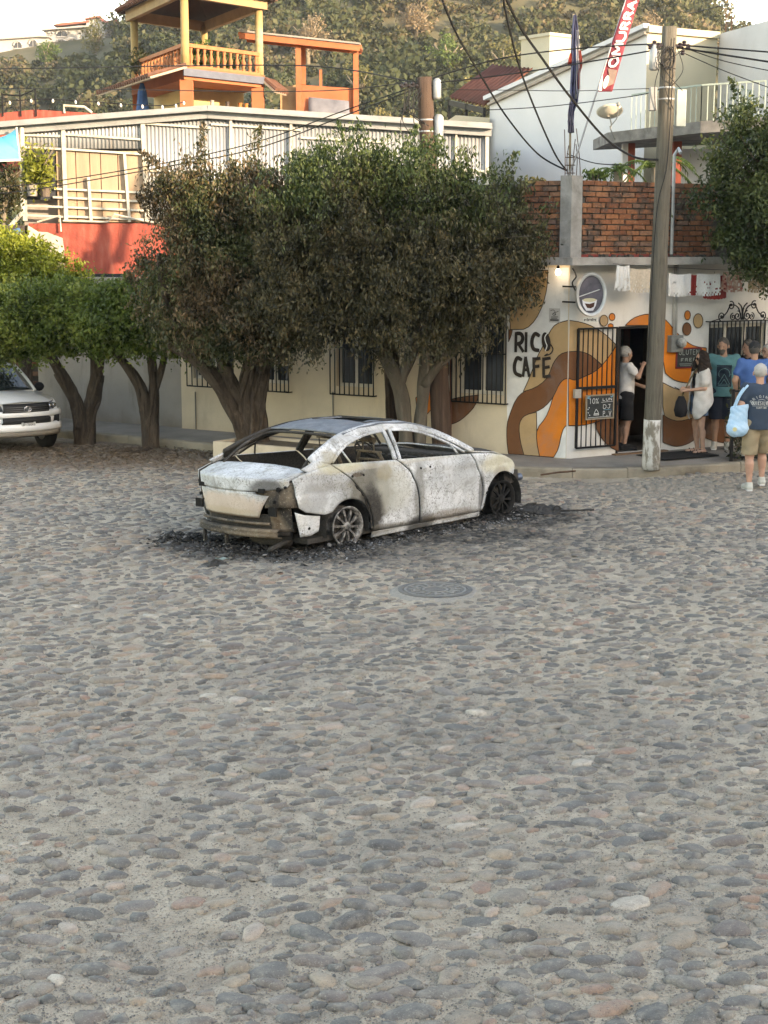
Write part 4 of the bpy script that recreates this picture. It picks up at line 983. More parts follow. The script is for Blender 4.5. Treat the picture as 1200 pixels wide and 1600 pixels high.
for (u0, v0, u1, v1) in ((-30, 199, 325, 171), (325, 171, 768, 199)):
    a, c = Lc(u0, v0+4), Lc(u1, v1+4); b.bar((a[0], -.03, a[1]), (c[0], -.03, c[1]), .26, .13, up=(0, 1, 0))
    b.bar((a[0], -.16, a[1]+.02), (c[0], -.16, c[1]+.02), .03, .2, up=(0, 1, 0))
b.build('ridge_flashing', simple('galvanised_flashing', (.34, .34, .33), .5, .3, 3, metal=.3), cor)
b = MB(); p = [Lc(*q) for q in ((36, 200), (37, 300), (38, 331), (11, 362))]; b.tube([(x, -.12, z) for x, z in p], .045, 8); b.build('drain_pipe', M_RAIL, cor)
# pipe bundle on top of the red wall
b = MB(); q = [Lc(*k) for k in ((100, 345), (170, 347), (180, 335), (225, 345), (275, 352))]; b.tube([(x, -.1, z) for x, z in q], .02, 6); q = [Lc(*k) for k in ((60, 347), (95, 337), (97, 362))]; b.tube([(x, -.1, z) for x, z in q], .02, 6); b.build('water_pipes', M_RAIL, cor)
# potted plants in the opening
b = MB(); x0, z0 = Lc(40, 308); x1, z1 = Lc(84, 235); b.box(x0, x1, .03, .055, z0-.05, z1); b.build('dark_opening', M_FARD, cor)
M_YLEAF = leafmat('yellow_green_leaves', [(0, (.10, .13, .02)), (.5, (.22, .24, .04)), (1, (.36, .34, .09))], .5, .4)  # bushes with yellow green leaves
def potted(u, v0, v1, wpx, colr, lab):
    x, zt = fC(u, v0); _, zb = fC(u, v1); w = wpx*YC/2400; t = thing('potted_plant', lab, 'plant', (x, YC-.22, zb), group='potted plants on the metal ledge')
    b = MB(); b.lathe([(w*.36, 0), (w*.46, zt-zb), (w*.5, zt-zb), (w*.5, zt-zb+.02), (w*.4, zt-zb+.01)], n=10); b.build('pot', simple('pot_'+str(u), colr, .8), t)
    rng = np.random.default_rng(u); C = rng.normal(size=(420, 3))*(w*.42, .14, .20) + (0, 0, zt-zb+.30); V, F = leaf_quads(C, .13, .05, rng, .1); obj('leaves', np_mesh('leaves', V, F, M_YLEAF), t)
    b = MB(); rr = random.Random(u)
    for k in range(7): b.tube([(0, 0, zt-zb), (rr.uniform(-.15, .15), rr.uniform(-.05, .05), zt-zb+.4), (rr.uniform(-.3, .3), 0, zt-zb+rr.uniform(.7, .95))], [.012, .009, .004], 5)
    b.build('stem', M_BARK_FAR, t)
potted(54, 290, 307, 19, (.33, .30, .27), 'yellow green bush in a grey pot on the metal ledge'); potted(74, 292, 308, 18, (.13, .10, .08), 'yellow green bush in a dark pot on the metal ledge')
# turquoise awning left of it
aw = thing('awning', 'turquoise cloth awning at the left edge beside the metal building', 'awning', (*py(20, 225, 31.2)[:2], py(20, 225, 31.2).z))
b = MB(); q = [py(u, v, Y)-Vector(aw.location) for u, v, Y in ((-30, 232, 30.4), (26, 200, 31.9), (33, 212, 31.6), (31, 250, 31.0), (-30, 252, 30.2))]
rows = [[q[0].lerp(q[1], i/6)+Vector((0, 0, .03*math.sin(i))) for i in range(7)], [q[4].lerp(q[3], i/6)+Vector((0, -.05*math.sin(i*1.3), 0)) for i in range(7)]]
solidify(b.grid(rows).build('cloth', simple('turquoise_cloth', (.07, .42, .52), .8, .25, 3), aw, True), .01)
b = MB(); b.bar(q[1], q[3], .04); b.bar(q[3], q[4], .04); b.build('frame', M_RAIL, aw)
b = MB(); p = pg(8, 365, 3.6) if False else py(8, 366, 31); q = [py(u, v, 31)-p for u, v in ((-30, 372), (30, 356), (36, 362), (-30, 392))]; o = b.add(q, [(0, 1, 2, 3)]).build('blue_tarp', simple('blue_tarp_cloth', (.06, .17, .34), .7)); o.location = p; solidify(o, .012); tag(o, 'blue tarpaulin roof edge under the drain pipe', 'tarpaulin')
def shrub(name, lab, cat, c, rad, n, mat, L=.10, group=None, stem=True, seed=0):
    rng = np.random.default_rng(seed+7); t = thing(name, lab, cat, (c[0], c[1], c[2]), group=group); d = rng.normal(size=(n, 3)); d /= np.linalg.norm(d, axis=1, keepdims=True)
    C = d*np.array(rad)*(.35+.75*rng.random((n, 1))) + (0, 0, rad[2]); V, F = leaf_quads(C, L*rng.uniform(.7, 1.3, n), L*.45, rng, .3); obj('foliage', np_mesh('foliage', V, F, mat), t)
    if stem:
        b = MB(); rr = random.Random(seed)
        for k in range(6): b.tube([(0, 0, -.1), (rr.uniform(-.4, .4)*rad[0], rr.uniform(-.4, .4)*rad[1], rad[2]), (rr.uniform(-.9, .9)*rad[0], rr.uniform(-.8, .8)*rad[1], rad[2]*1.6)], [.025, .018, .006], 5)
        b.build('stem', M_BARK_FAR, t)
    return t
M_DARKLEAF = leafmat('dark_mixed_leaves', [(0, (.02, .03, .012)), (.5, (.045, .05, .02)), (.8, (.10, .07, .04)), (1, (.16, .10, .06))], .6, .3)  # dark green to brown leaves, mixed at random
p = py(6, 345, 31.2); shrub('climbing_plant', 'dark climbing plant under the turquoise awning', 'plant', p, (.45, .3, .62), 900, M_DARKLEAF, .12, seed=3)
b = MB()
for k in range(2):
    a = py(-30, 300+30*k, 30.9); c_ = py(34, 290+31*k, 31.6); b.tube([a-py(0, 300, 31), c_-py(0, 300, 31)], .018, 6)
o = b.build('balcony_rail', M_RAIL); o.location = py(0, 300, 31); tag(o, 'pair of thin rails before the dark climbing plant', 'railing')
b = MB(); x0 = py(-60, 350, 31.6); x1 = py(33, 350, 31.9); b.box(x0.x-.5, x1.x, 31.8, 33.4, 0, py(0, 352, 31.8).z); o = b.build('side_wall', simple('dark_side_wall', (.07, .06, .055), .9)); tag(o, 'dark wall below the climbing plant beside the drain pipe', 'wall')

# red parapet roof with string of lights
rp = thing('red_parapet_house', 'red flat roofed house behind the metal building at the left edge', 'house', (*py(60, 190, 36)[:2], 0)); f36 = pxz(36.); bx = rp.location.x
b = MB(); P = [(u, v) for u, v in ((-40, 181), (57, 171), (57, 171.5), (150, 177), (150, 260), (-40, 260))]; b.prism([(f36(*q)[0]-bx, 0, f36(*q)[1]) for q in P], (0, 5, 0)); b.build('wall', M_REDW, rp)
b = MB(); q = [f36(*k) for k in ((101, 177), (100, 165), (132, 167), (144, 176))]; b.tube([(x-bx, -.02, z) for x, z in q], .03, 6); b.build('bent_pipe', M_RAIL, rp)
b = MB()
for u in (5, 33, 57): 
    x, z0 = f36(u, 182); _, z1 = f36(u, 146-.12*u); b.bar((x-bx, -.03, z0), (x-bx, -.03, z1), .03)
b.tube([(f36(u, v)[0]-bx, -.03, f36(u, v)[1]) for u, v in ((5, 148), (33, 150), (57, 139))], .015, 5)
b.build('iron_railing', M_BLACK, rp)

# ---------------------------------------------- terrace house
YT = 44.; A0 = py(290, 170, YT); A0.z = 0
te = thing('terrace_house', 'orange terrace house with balustrade and tiled roof on columns', 'house', A0)
dr = Vector((.66, .75, 0)).normalized(); dl = Vector((-.43, .903, 0)).normalized(); LR, LL = 3.0, 5.0
M_ORNG = simple('orange_render', (.42, .13, .06), .85, .25, 2, dirt=(.34, .13, .08)); M_POST = simple('yellow_column_paint', (.38, .26, .11), .8, .25, 2, dirt=(.42, .33, .2)); M_TERRA = simple('terracotta_baluster', (.42, .16, .07), .8, .3, 6)
M_TILE = simple('brown_roof_tiles', (.16, .075, .05), .9, .4, 4); M_CEIL = simple('cream_soffit', (.42, .33, .25), .9); M_BEAM = simple('tan_wood_beam', (.35, .24, .13), .85, .3, 3)  # soffit is cream
def tw(a, c, z): return dr*a + dl*c + Vector((0, 0, z))
zf, zr, ze = 8.46, 9.09, 10.42
# floor slab, awning skirts, body
b = MB(); b.prism([tw(-.05, -.05, zf-.35), tw(LR+.05, -.05, zf-.35), tw(LR+.05, LL+.05, zf-.35), tw(-.05, LL+.05, zf-.35)], (0, 0, .35)); b.build('terrace_slab', M_ORNG, te)
b = MB(); b.prism([tw(.8, 1.6, 0), tw(LR, 1.6, 0), tw(LR, LL, 0), tw(.8, LL, 0)], (0, 0, zf-.35)); b.build('wall', simple('yellow_inner_wall', (.55, .42, .2), .85, .3, 1), te)
for a, c in ((.1, .1), (LR-.15, .1), (.1, LL-.3)):
    b = MB(); q = tw(a, c, 0); b.box(q.x-.17, q.x+.17, q.y-.17, q.y+.17, 0, zf-.35); b.build('column', M_ORNG, te)
for a, c in ((0.05, .05), (LR-.1, .05), (.05, LL-.1), (LR-.1, LL-.1)):
    b = MB(); q = tw(a, c, 0); b.lathe([(.125, zf), (.115, zf+.5), (.11, ze)], (q.x, q.y, 0), 12); b.build('column', M_POST, te, True)
# skirt roofs of tiles (left side and a grey gutter band on the right)
def skirt(p0, p1, outd, z0, dz, wd, n, nm='awning_roof'):
    b = MB(); rows = [[p0.lerp(p1, i/n)+Vector((0, 0, z0)) for i in range(n+1)], [p0.lerp(p1, i/n)+outd*wd+Vector((0, 0, z0-dz)) for i in range(n+1)]]
    s = b.grid(rows).build(nm, M_CEIL, te); solidify(s, .06); bt = MB()
    for i in range(n*2):
        f = (i+.5)/(n*2); a = p0.lerp(p1, f)+Vector((0, 0, z0+.06)); c = a+outd*(wd+.05)-Vector((0, 0, dz)); bt.tube([a, c], .075, 6)
    bt.build('roof_tiles', M_TILE, s)
outl = Vector((-dl.y, dl.x, 0)); outr = Vector((dr.y, -dr.x, 0))
skirt(tw(0, -.2, 0), tw(0, LL+.3, 0), outl, zf-.03, .33, 1.05, 12); skirt(tw(LR*.98, -.1, 0), tw(LR+.7, .4, 0), outr, zf-.15, .35, .5, 3)
b = MB(); b.prism([tw(-.1, -.16, zf-.26), tw(LR, -.16, zf-.26), tw(LR, -.06, zf-.26), tw(-.1, -.06, zf-.26)], (0, 0, .20)); b.build('gutter_band', simple('grey_blue_gutter', (.11, .12, .15), .6), te)
# balustrades
prof = [(.05, 0), (.05, .05), (.03, .08), (.06, .18), (.065, .24), (.03, .36), (.045, .42), (.05, .47)]
BAL = MB().lathe(prof, n=10).mesh('baluster', M_TERRA, True)
for k in range(11): obj('baluster', BAL, te, tw(.25+k*(LR-.5)/10, .03, zf+.05))
for k in range(15): obj('baluster', BAL, te, tw(.03, .3+k*(LL-.6)/14, zf+.05))
for p, q in ((tw(.1, .03, 0), tw(LR-.15, .03, 0)), (tw(.03, .1, 0), tw(.03, LL-.15, 0))):
    b = MB(); b.bar(p+Vector((0, 0, zr-.05)), q+Vector((0, 0, zr-.05)), .15, .10); b.bar(p+Vector((0, 0, zf+.03)), q+Vector((0, 0, zf+.03)), .15, .06); b.build('handrail', M_TERRA, te)
# top roof
b = MB()
for p, q in ((tw(-.1, -.1, 0), tw(LR+.1, -.1, 0)), (tw(-.1, -.1, 0), tw(-.1, LL+.1, 0)), (tw(LR, -.1, 0), tw(LR, LL, 0)), (tw(-.1, LL, 0), tw(LR, LL, 0))): b.bar(p+Vector((0, 0, ze+.02)), q+Vector((0, 0, ze+.02)), .16, .30)
b.build('beam', M_BEAM, te)
e = [tw(-.4, -.4, ze+.15), tw(LR+.4, -.4, ze+.15), tw(LR+.4, LL+.4, ze+.15), tw(-.4, LL+.4, ze+.15)]; pk = [tw(LR*.5, LL*.35, ze+1.25), tw(LR*.5, LL*.65, ze+1.25)]
b = MB(); b.add(e+pk, [(0,1,4),(1,2,5,4),(2,3,5),(3,0,4,5)]); s = b.build('roof', simple('dark_roof_boards', (.07, .045, .035), .9), te); solidify(s, .08)
bt = MB()
for (p, q, r0, r1) in ((e[0], e[1], pk[0], pk[0]), (e[3], e[0], pk[1], pk[0]), (e[1], e[2], pk[0], pk[1])):
    n = int((q-p).length/.2)
    for i in range(n):
        f = (i+.5)/n; a = p.lerp(q, f)+Vector((0, 0, .06)); c_ = r0.lerp(r1, f)+Vector((0, 0, .06)); m_ = a.lerp(c_, .8); bt.tube([a-(m_-a).normalized()*.08, m_], .075, 6)
bt.build('roof_tiles', M_TILE, s)
bt = MB()
for i in range(9): bt.bar(tw(LR*(i+.5)/9, 0, ze+.18), tw(LR*.5, LL*.4, ze+1.1), .06, .10)
bt.build('rafters', M_BEAM, s)
# potted greenery and odds on the terrace and below
for k, (a, c, n) in enumerate(((.5, .6, 'green hanging plant at the left corner of the terrace'), (1.0, .5, 'spiky green plant behind the terrace balustrade'), (2.3, 1.2, 'leafy plant at the far side of the terrace'))):
    q = A0+tw(a, c, zf); shrub('terrace_plant', n, 'plant', q, (.35, .3, .42), 260, M_HT['green'], .16, 'plants on the terrace', seed=k)
q = A0+tw(.0, LL-.7, zf+.2); shrub('hanging_plant', 'dark plant hung on the rear terrace column', 'plant', q, (.35, .3, .4), 260, M_DARKLEAF, .16, 'plants on the terrace', seed=9)
q = A0+tw(-.75, 2.1, 0); t = thing('folded_parasol', 'folded blue parasol under the tiled awning', 'parasol', q)
b = MB(); b.lathe([(.03, 6.0), (.16, 6.9), (.2, 7.3), (.13, 7.9), (.05, 8.15)], n=9); b.build('canopy', simple('blue_parasol_cloth', (.03, .09, .22), .8, .3, 4), t); b = MB(); b.tube([(0, 0, 0), (0, 0, 6.1)], .03, 6); b.build('pole', M_BLACK, t)
for k, (a, colr, lab) in enumerate(((1.15, (.35, .3, .25), 'grey clay figure on the ledge under the terrace'), (1.75, (.08, .06, .05), 'dark bell shaped pot on the ledge under the terrace'), (2.25, (.45, .15, .05), 'orange clay jar on the ledge under the terrace'), (2.5, (.5, .2, .06), 'tall orange clay jar beside the terrace column'))):
    q = A0+tw(a, .35, 7.0); b = MB(); b.lathe([(.07, 0), (.13, .12), (.14, .3), (.07, .48), (.05, .6), (.07, .66)], n=10); o = b.build('clay_jar', simple('clay_'+str(k), colr, .8)); o.location = q; tag(o, lab, 'jar', 'clay pots under the terrace')
b = MB(); b.prism([tw(.1, .15, 6.88), tw(LR, .15, 6.88), tw(LR, .6, 6.88), tw(.1, .6, 6.88)], (0, 0, .115)); b.build('ledge', M_ORNG, te)

# ---------------------------------------------- orange pergola house
YP = 47.; f47 = pxz(YP); B0 = Vector((f47(500, 150)[0], YP, 0)); pe = thing('pergola_house', 'orange rooftop room with a thin flat canopy on posts', 'house', B0); Lp = lambda u, v: (f47(u, v)[0]-B0.x, f47(u, v)[1])
def post(u0, v0, v1, w, y=0.): 
    x, z1 = Lp(u0, v0); _, z0 = Lp(u0, v1); b = MB(); b.bar((x, y, 0 if v1 > 170 else z0), (x, y, z1), w); b.build('post', M_ORNG, pe)
post(466, 66, 200, .15); post(472, 70, 128, .13, .8); post(556, 74, 200, .15); post(500, 106, 132, .08, .5)
P = [Lp(*q) for q in ((466, 132), (556, 138), (556, 200), (466, 200))]; b = MB(); b.prism([(x, .05, z if z > 7.0 else 0) for x, z in P], (0, 2.4, 0)); b.build('wall', M_ORNG, pe)
P = [Lp(*q) for q in ((437, 135), (466, 130), (466, 200), (437, 200))]; b = MB(); b.prism([(x, .3, z if z > 7 else 0) for x, z in P], (0, 2, 0)); b.build('wall', simple('tan_render', (.42, .27, .15), .9), pe)
a, c = Lp(375, 50), Lp(563, 70)
b = MB(); rows = [[(a[0]+(c[0]-a[0])*i/20, y, a[1]+(c[1]-a[1])*i/20+h) for i in range(21)] for y, h in ((-.3, .0), (2.6, .25))]; s = b.grid(rows).build('canopy', simple('pale_canopy_sheet', (.30, .28, .25), .7), pe); solidify(s, .05)
b = MB(); b.bar((a[0], -.2, a[1]-.13), (c[0], -.2, c[1]-.13), .1, .16); b.bar((a[0], 2.4, a[1]+.1), (c[0], 2.4, c[1]+.1), .1, .16)
for i in range(8): x = a[0]+(c[0]-a[0])*i/7; z = a[1]+(c[1]-a[1])*i/7; b.bar((x, -.25, z-.08), (x, 2.5, z+.14), .06, .10)
b.build('canopy_beams', M_ORNG, s)
P = [Lp(*q) for q in ((482, 152), (545, 158), (548, 182), (482, 182))]; b = MB(); rows = [[(P[0][0]+(P[1][0]-P[0][0])*i/8, -.02-.06*abs(math.sin(i*1.2)), P[0][1]+(P[1][1]-P[0][1])*i/8) for i in range(9)], [(P[3][0]+(P[2][0]-P[3][0])*i/8, -.15+.05*math.sin(i*2), P[3][1]-.4) for i in range(9)]]; solidify(b.grid(rows).build('grey_curtain', simple('grey_tarp', (.17, .17, .19), .8, .3, 3), pe, True), .01)

# ---------------------------------------------- white gabled house, tank house, lean-to, right-hand building
M_WHITE2 = simple('white_house_wall', (.66, .66, .66), .85, .12, .8, dirt=(.60, .58, .55), coord='Object'); M_CREAM_SUNLIT = simple('cream_and_sunlit_wall', (.50, .45, .33), .85, .12, .8)  # end wall and tank house carry warm sunlight in their colour; parapet is cream
G0 = py(1012, 35, 32.); GL_ = Plane((2.42, 36.2), (G0.x, 32.)); GR = Plane((G0.x, 32.), (G0.x+.867*1.85, 32.+.5*1.85)); gh = thing('white_gabled_house', 'tall white house with a sloping roof edge and sunlit warm end wall', 'house', (G0.x, 32., 0)); GO = Vector((G0.x, 32, 0))
zt0 = GL_.sz(760, 152)[1]; zt1 = GL_.sz(1012, 38)[1]; zt2 = GR.sz(1112, 52)[1]
b = MB(); b.add([(0, 0, 0), (GL_.len, 0, 0), (GL_.len, 0, zt1), (0, 0, zt0)], [(0,1,2,3)]); onplane(b, 'gable_wall', M_WHITE2, gh, GL_, base=GO)
b = MB(); b.add([(0, 0, 0), (GR.len, 0, 0), (GR.len, 0, zt2), (0, 0, zt1)], [(0,1,2,3)]); onplane(b, 'end_wall', M_CREAM_SUNLIT, gh, GR, base=GO)
pA, pB, pC, pD = GL_.w(0, 0, zt0), GL_.w(GL_.len, 0, zt1), GR.w(GR.len, 0, zt2), GL_.w(0, 2.5, zt0)
b = MB(); b.add([pA, pB, pC, pD], [(0,1,2,3)]); b.add([pD, (pD.x, pD.y, 0), (pA.x, pA.y, 0), pA], [(0,1,2,3)]); inworld(b, 'roof', M_WHITE2, gh, GO)
b = MB(); b.bar((-.1, -.04, zt0-.03), (GL_.len+.02, -.04, zt1-.03), .09, .16, up=(0, 1, 0)); onplane(b, 'coping', M_WHITE2, gh, GL_, base=GO)
b = MB(); b.bar((0, -.035, zt0-.17), (GL_.len, -.035, zt1-.17), .05, .09, up=(0, 1, 0)); onplane(b, 'rust_stain_band', simple('stained_band', (.42, .36, .30), .9, .4, 6), gh, GL_, base=GO)
b = MB(); b.box(-.02, GR.len, -.08, .02, zt1-.16, zt1-.03); b.box(0, GR.len, -.03, .01, zt1-.42, zt1-.40); onplane(b, 'coping', M_CREAM_SUNLIT, gh, GR, base=GO)
# tank house
tk = py(859, 107, 37.); t = thing('tank_house', 'small white cube shaped room on the roof behind the gable', 'building', (tk.x, tk.y, 0)); z0, z1 = py(859, 160, 37).z, py(859, 62, 37).z
b = MB(); b.box(-.5, .38, -.5, .45, 0, z1, T=Matrix.Rotation(R(38), 4, 'Z')); b.build('wall', M_CREAM_SUNLIT, t); b = MB(); b.box(-.54, .42, -.54, .49, z1, z1+.07, T=Matrix.Rotation(R(38), 4, 'Z')); b.build('roof', M_CREAM_SUNLIT, t)
# lean-to
lt = thing('lean_to_roof', 'rust red corrugated lean-to roof beside the white gable', 'roof', (*py(760, 165, 37.)[:2], 0)); lo = Vector(lt.location)
q = [py(u, v, Y)-lo for u, v, Y in ((702, 152, 37.5), (757, 165, 36.2), (832, 108, 36.6), (770, 102, 38.2))]
b = MB(); n = 40; rows = [[], []]
for i in range(n+1):
    for r, (p_, q_) in zip(rows, ((q[0], q[1]), (q[3], q[2]))): r.append(p_.lerp(q_, i/n)+Vector((0, 0, .035*math.sin(i*1.6))))
solidify(b.grid(rows).build('sheet', simple('rusty_red_sheet', (.13, .05, .038), .8, .35, 3, dirt=(.06, .035, .03)), lt, True), .02)
b = MB()
for p_ in (q[0], q[1], q[0].lerp(q[1], .5)): b.bar((p_.x, p_.y, 0), (p_.x, p_.y, p_.z-.05), .06)
b.bar(q[0]-Vector((0, 0, .12)), q[1]-Vector((0, 0, .12)), .06, .12); b.build('frame', M_BLACK, lt)
b = MB(); f = pxz(36.); P = [f(*k) for k in ((688, 196), (712, 180), (765, 184), (765, 250), (688, 250))]; b.prism([(x, 36, z if z > 5.9 else 0) for x, z in P], (0, 1.8, 0)); o = b.build('parapet_wall', M_CREAM_SUNLIT); tag(o, 'low cream parapet wall under the rust red lean-to', 'wall')
# right building
RB = Plane((GR.w(GR.len, 0, 0).x+.02, GR.w(GR.len, 0, 0).y-.1), (7.3, 30.6)); rbt = thing('grey_white_house', 'greyish white house wall at the upper right edge', 'house', RB.o); za, zb = RB.sz(1113, 57)[1], RB.sz(1200, 33)[1]; e_ = (zb-za)/max(RB.sz(1200, 33)[0]-RB.sz(1113, 57)[0], .1)
b = MB(); b.prism([(0, 0, 0), (RB.len+2, 0, 0), (RB.len+2, 0, za+e_*(RB.len+2)), (0, 0, za)], (0, 2.5, 0)); onplane(b, 'wall', simple('grey_white_render', (.52, .52, .52), .88, .15, 1.2, dirt=(.42, .41, .40)), rbt, RB, base=RB.o)
b = MB(); s_, z_ = RB.sz(1196, 22); b.lathe([(.15, -.25), (.22, -.1), (.22, .1), (.12, .22)], (s_+.1, .3, z_), 12); onplane(b, 'roof_vent', simple('steel_vent', (.45, .45, .45), .4, metal=.5), rbt, RB, True, base=RB.o)
for u, v in ((1119, 18), (1128, 20)): b = MB(); s_, z_ = RB.sz(u, v); b.tube([(s_+.05, .2, za-.1), (s_+.05, .2, z_)], .012, 5); onplane(b, 'rebar', M_RUST, rbt, RB, base=RB.o)

# ---------------------------------------------- balcony house
ba = [py(949, 221, 29.6), py(1030, 203, 28.6), py(1095, 190, 27.9), py(1210, 172, 27.4)]
BO = Vector((ba[1].x, 30.5, 0)); bh = thing('balcony_house', 'concrete balcony on red columns behind the brick parapet', 'house', BO)
M_BALC = simple('mouldy_concrete_slab', (.25, .235, .215), .95, .5, 4, bump=.5, dirt=(.06, .055, .05)); M_REDC = simple('red_column_paint', (.34, .09, .06), .85, .3, 3)
zt = 5.56; out = [Vector((p.x, p.y, zt-.12+.035*i)) for i, p in enumerate(ba)]; back = [Vector((p.x, 31.6, p.z)) for p in out]
b = MB()
for i in range(3):
    b.add([out[i], out[i+1], back[i+1], back[i], *[p+Vector((0, 0, .2)) for p in (out[i], out[i+1], back[i+1], back[i])]], [(0,3,2,1),(4,5,6,7),(0,1,5,4),(3,7,6,2)]+([(0,4,7,3)] if i == 0 else []))
inworld(b, 'slab', M_BALC, bh, BO)
for u, w in ((985.5, .13), (1057, .15)):
    Yc = 29.9 if u < 1000 else 29.4; p = py(u, 260, Yc); b = MB(); b.box(p.x-w/2, p.x+w/2, Yc-.08, Yc+.12, 0, zt-.1); b.build('column', M_REDC, bh, loc=-BO)
    if u < 1000: b = MB(); b.box(p.x-.17, p.x-w/2-.002, Yc-.07, Yc+.1, 0, zt-.1); b.build('column', M_WHITE2, bh, loc=-BO)
b = MB(); p0, p1 = py(1062, 232, 30.6), py(1120, 232, 30.6); b.box(p0.x, p1.x+1, 30.6, 30.8, 0, 5.4); b.build('wall', M_WHITE2, bh, loc=-BO)
M_PALEIRON = simple('pale_green_iron', (.36, .42, .36), .6, .2, 8)
rl = [py(986, 206, 29.2), py(1030, 199, 28.65), py(1095, 186, 28.0), py(1195, 170, 27.6)]; b = MB()
for i in range(3):
    a, c = rl[i].copy(), rl[i+1].copy(); a.z = zt+.1+.03*i; c.z = zt+.13+.03*i; H_ = Vector((0, 0, .62)); b.bar(a+H_, c+H_, .03); n = int((c-a).length/.11)
    for k in range(n+1): q = a.lerp(c, k/n); b.bar(q, q+H_, .014)
inworld(b, 'railing', M_PALEIRON, bh, BO)
for u0, v0, u1, v1, Yq in ((1141, 138, 1178, 142, 30.2),):
    b = MB(); a, c = py(u0, v0, Yq), py(u1, v1, Yq); b.bar(a, c, .025)
    for k in range(9): q = a.lerp(c, k/8); b.bar(q, q-Vector((0, 0, .55)), .014)
    inworld(b, 'railing', M_PALEIRON, bh, BO)
# dish
dsh = py(953, 181, 29.2); t = thing('satellite_dish', 'cream satellite dish on the tip of the concrete balcony', 'satellite dish', dsh)
b = MB(); Rm = Matrix.Rotation(R(-28), 4, 'X') @ Matrix.Rotation(R(0), 4, 'Y'); rings = [[Rm @ Vector((r*.245*math.cos(a), r*.245*math.sin(a), .10*r*r)) for a in [6.2832*i/20 for i in range(21)]] for r in (.01, .3, .6, .85, 1)]
b.grid(rings); solidify(b.build('reflector', simple('dish_cream', (.55, .50, .40), .6, .25, 5, dirt=(.30, .26, .2)), t, True), .008)
b = MB(); b.tube(catmull([(0, .05, -.02), (.03, .0, -.15), (.02, 0, -.24), (.12, .1, -.42)], 5), .014, 6); b.tube(catmull([(0, 0, -.20), (.1, -.22, -.05), (.10, -.32, .16)], 5), .009, 5); b.build('arm', M_GREYB, t); b = MB(); b.lathe([(.02, -.04), (.035, -.02), (.03, .03)], (.10, -.32, .18), 8); b.build('receiver', M_GREYB, t)
# fronds behind the parapet
def palm(u, v, Y, r, n, lab, seed):
    p = py(u, v, Y); t = thing('palm', lab, 'palm', (p.x, p.y, 0)); rr = random.Random(seed); b = MB(); b.tube([(0, 0, 0), (.05, 0, p.z)], [.12, .08], 7); b.build('trunk', M_BARK_FAR, t)
    for k in range(n):
        a = rr.uniform(0, 6.28); q = MB(); L = r*rr.uniform(.7, 1.1); up = rr.uniform(.25, .8); pts = [Vector((math.cos(a)*L*s, math.sin(a)*L*s, p.z+L*(up*s*1.4-1.0*s*s))) for s in [i/7 for i in range(8)]]
        q.tube(pts, [.012]*8, 4)
        sd = Vector((-math.sin(a), math.cos(a), 0))
        for i in range(1, 8):
            for sgn in (-1, 1):
                for h in (0, .5):
                    o_ = pts[i].lerp(pts[i-1], h); d = (pts[i]-pts[i-1]).normalized(); tip = o_+sd*sgn*L*.28*(1-.1*i)+d*.12*L-Vector((0, 0, .06*L)); wv = d*.02; q.add([o_-wv, o_+wv, tip], [(0, 1, 2)])
        q.build('frond', M_HT['green'], t)
palm(962, 268, 27.6, .55, 14, 'small palm behind the brick parapet below the dish', 1); palm(1020, 262, 28.4, .8, 14, 'palm between the two red balcony columns', 2)
p = py(930, 283, 26.0); shrub('parapet_weed', 'tuft of weeds growing on top of the brick parapet', 'weed', p, (.22, .15, .10), 120, M_HT['green'], .12, seed=4)
p = py(835, 290, 25.6); shrub('parapet_weed', 'dry weeds on the parapet beside the big scorched tree', 'weed', p, (.2, .12, .06), 90, M_HT['yellow'], .1, seed=5)

# ---------------------------------------------- walls left of the cafe
b = MB(); b.box(-3.75, -.02, .06, .26, -.05, 2.95); o = b.build('boundary_wall', M_GREYW); o.location = WL.o; o.rotation_euler = (0, 0, WL.ang); tag(o, 'stained grey concrete wall behind the left trees', 'wall')
BWP = py(60, 620, 30.9); bw = thing('brick_outbuilding', 'rough brick outbuilding seen behind the white pickup', 'building', (BWP.x, 30.9, 0)); f37 = pxz(30.9)
b = MB(); x0, x1 = f37(-40, 600)[0]-BWP.x, f37(72, 600)[0]-BWP.x; b.box(x0, x1, .05, .3, 0, 2.9); wl_ = b.build('wall', M_BRICKBACK, bw); rr = random.Random(8)
for r_ in range(24):
    x = x0+(.15 if r_ % 2 else 0)
    if .6+r_*.095 > 2.7: break
    while x < x1-.3:
        o = obj('brick', BRICK_ME, wl_, (x, .0+rr.uniform(-.01, .01), .5+r_*.095)); o.scale = (1.12, 1, 1.2); x += .29
for u in (88, 100):
    b = MB(); x = f37(u, 600)[0]-BWP.x; b.box(x-.09, x+.09, -.1, .1, 0, 3.2); b.build('post', simple('grey_post', (.2, .19, .18), .9), bw)
b = MB(); x0, x1 = f37(102, 600)[0]-BWP.x, f37(160, 600)[0]-BWP.x; b.box(x0, x1+.6, .0, .1, 0, 3.0); b.build('dark_gate', simple('dark_gate_metal', (.03, .032, .034), .7), bw)
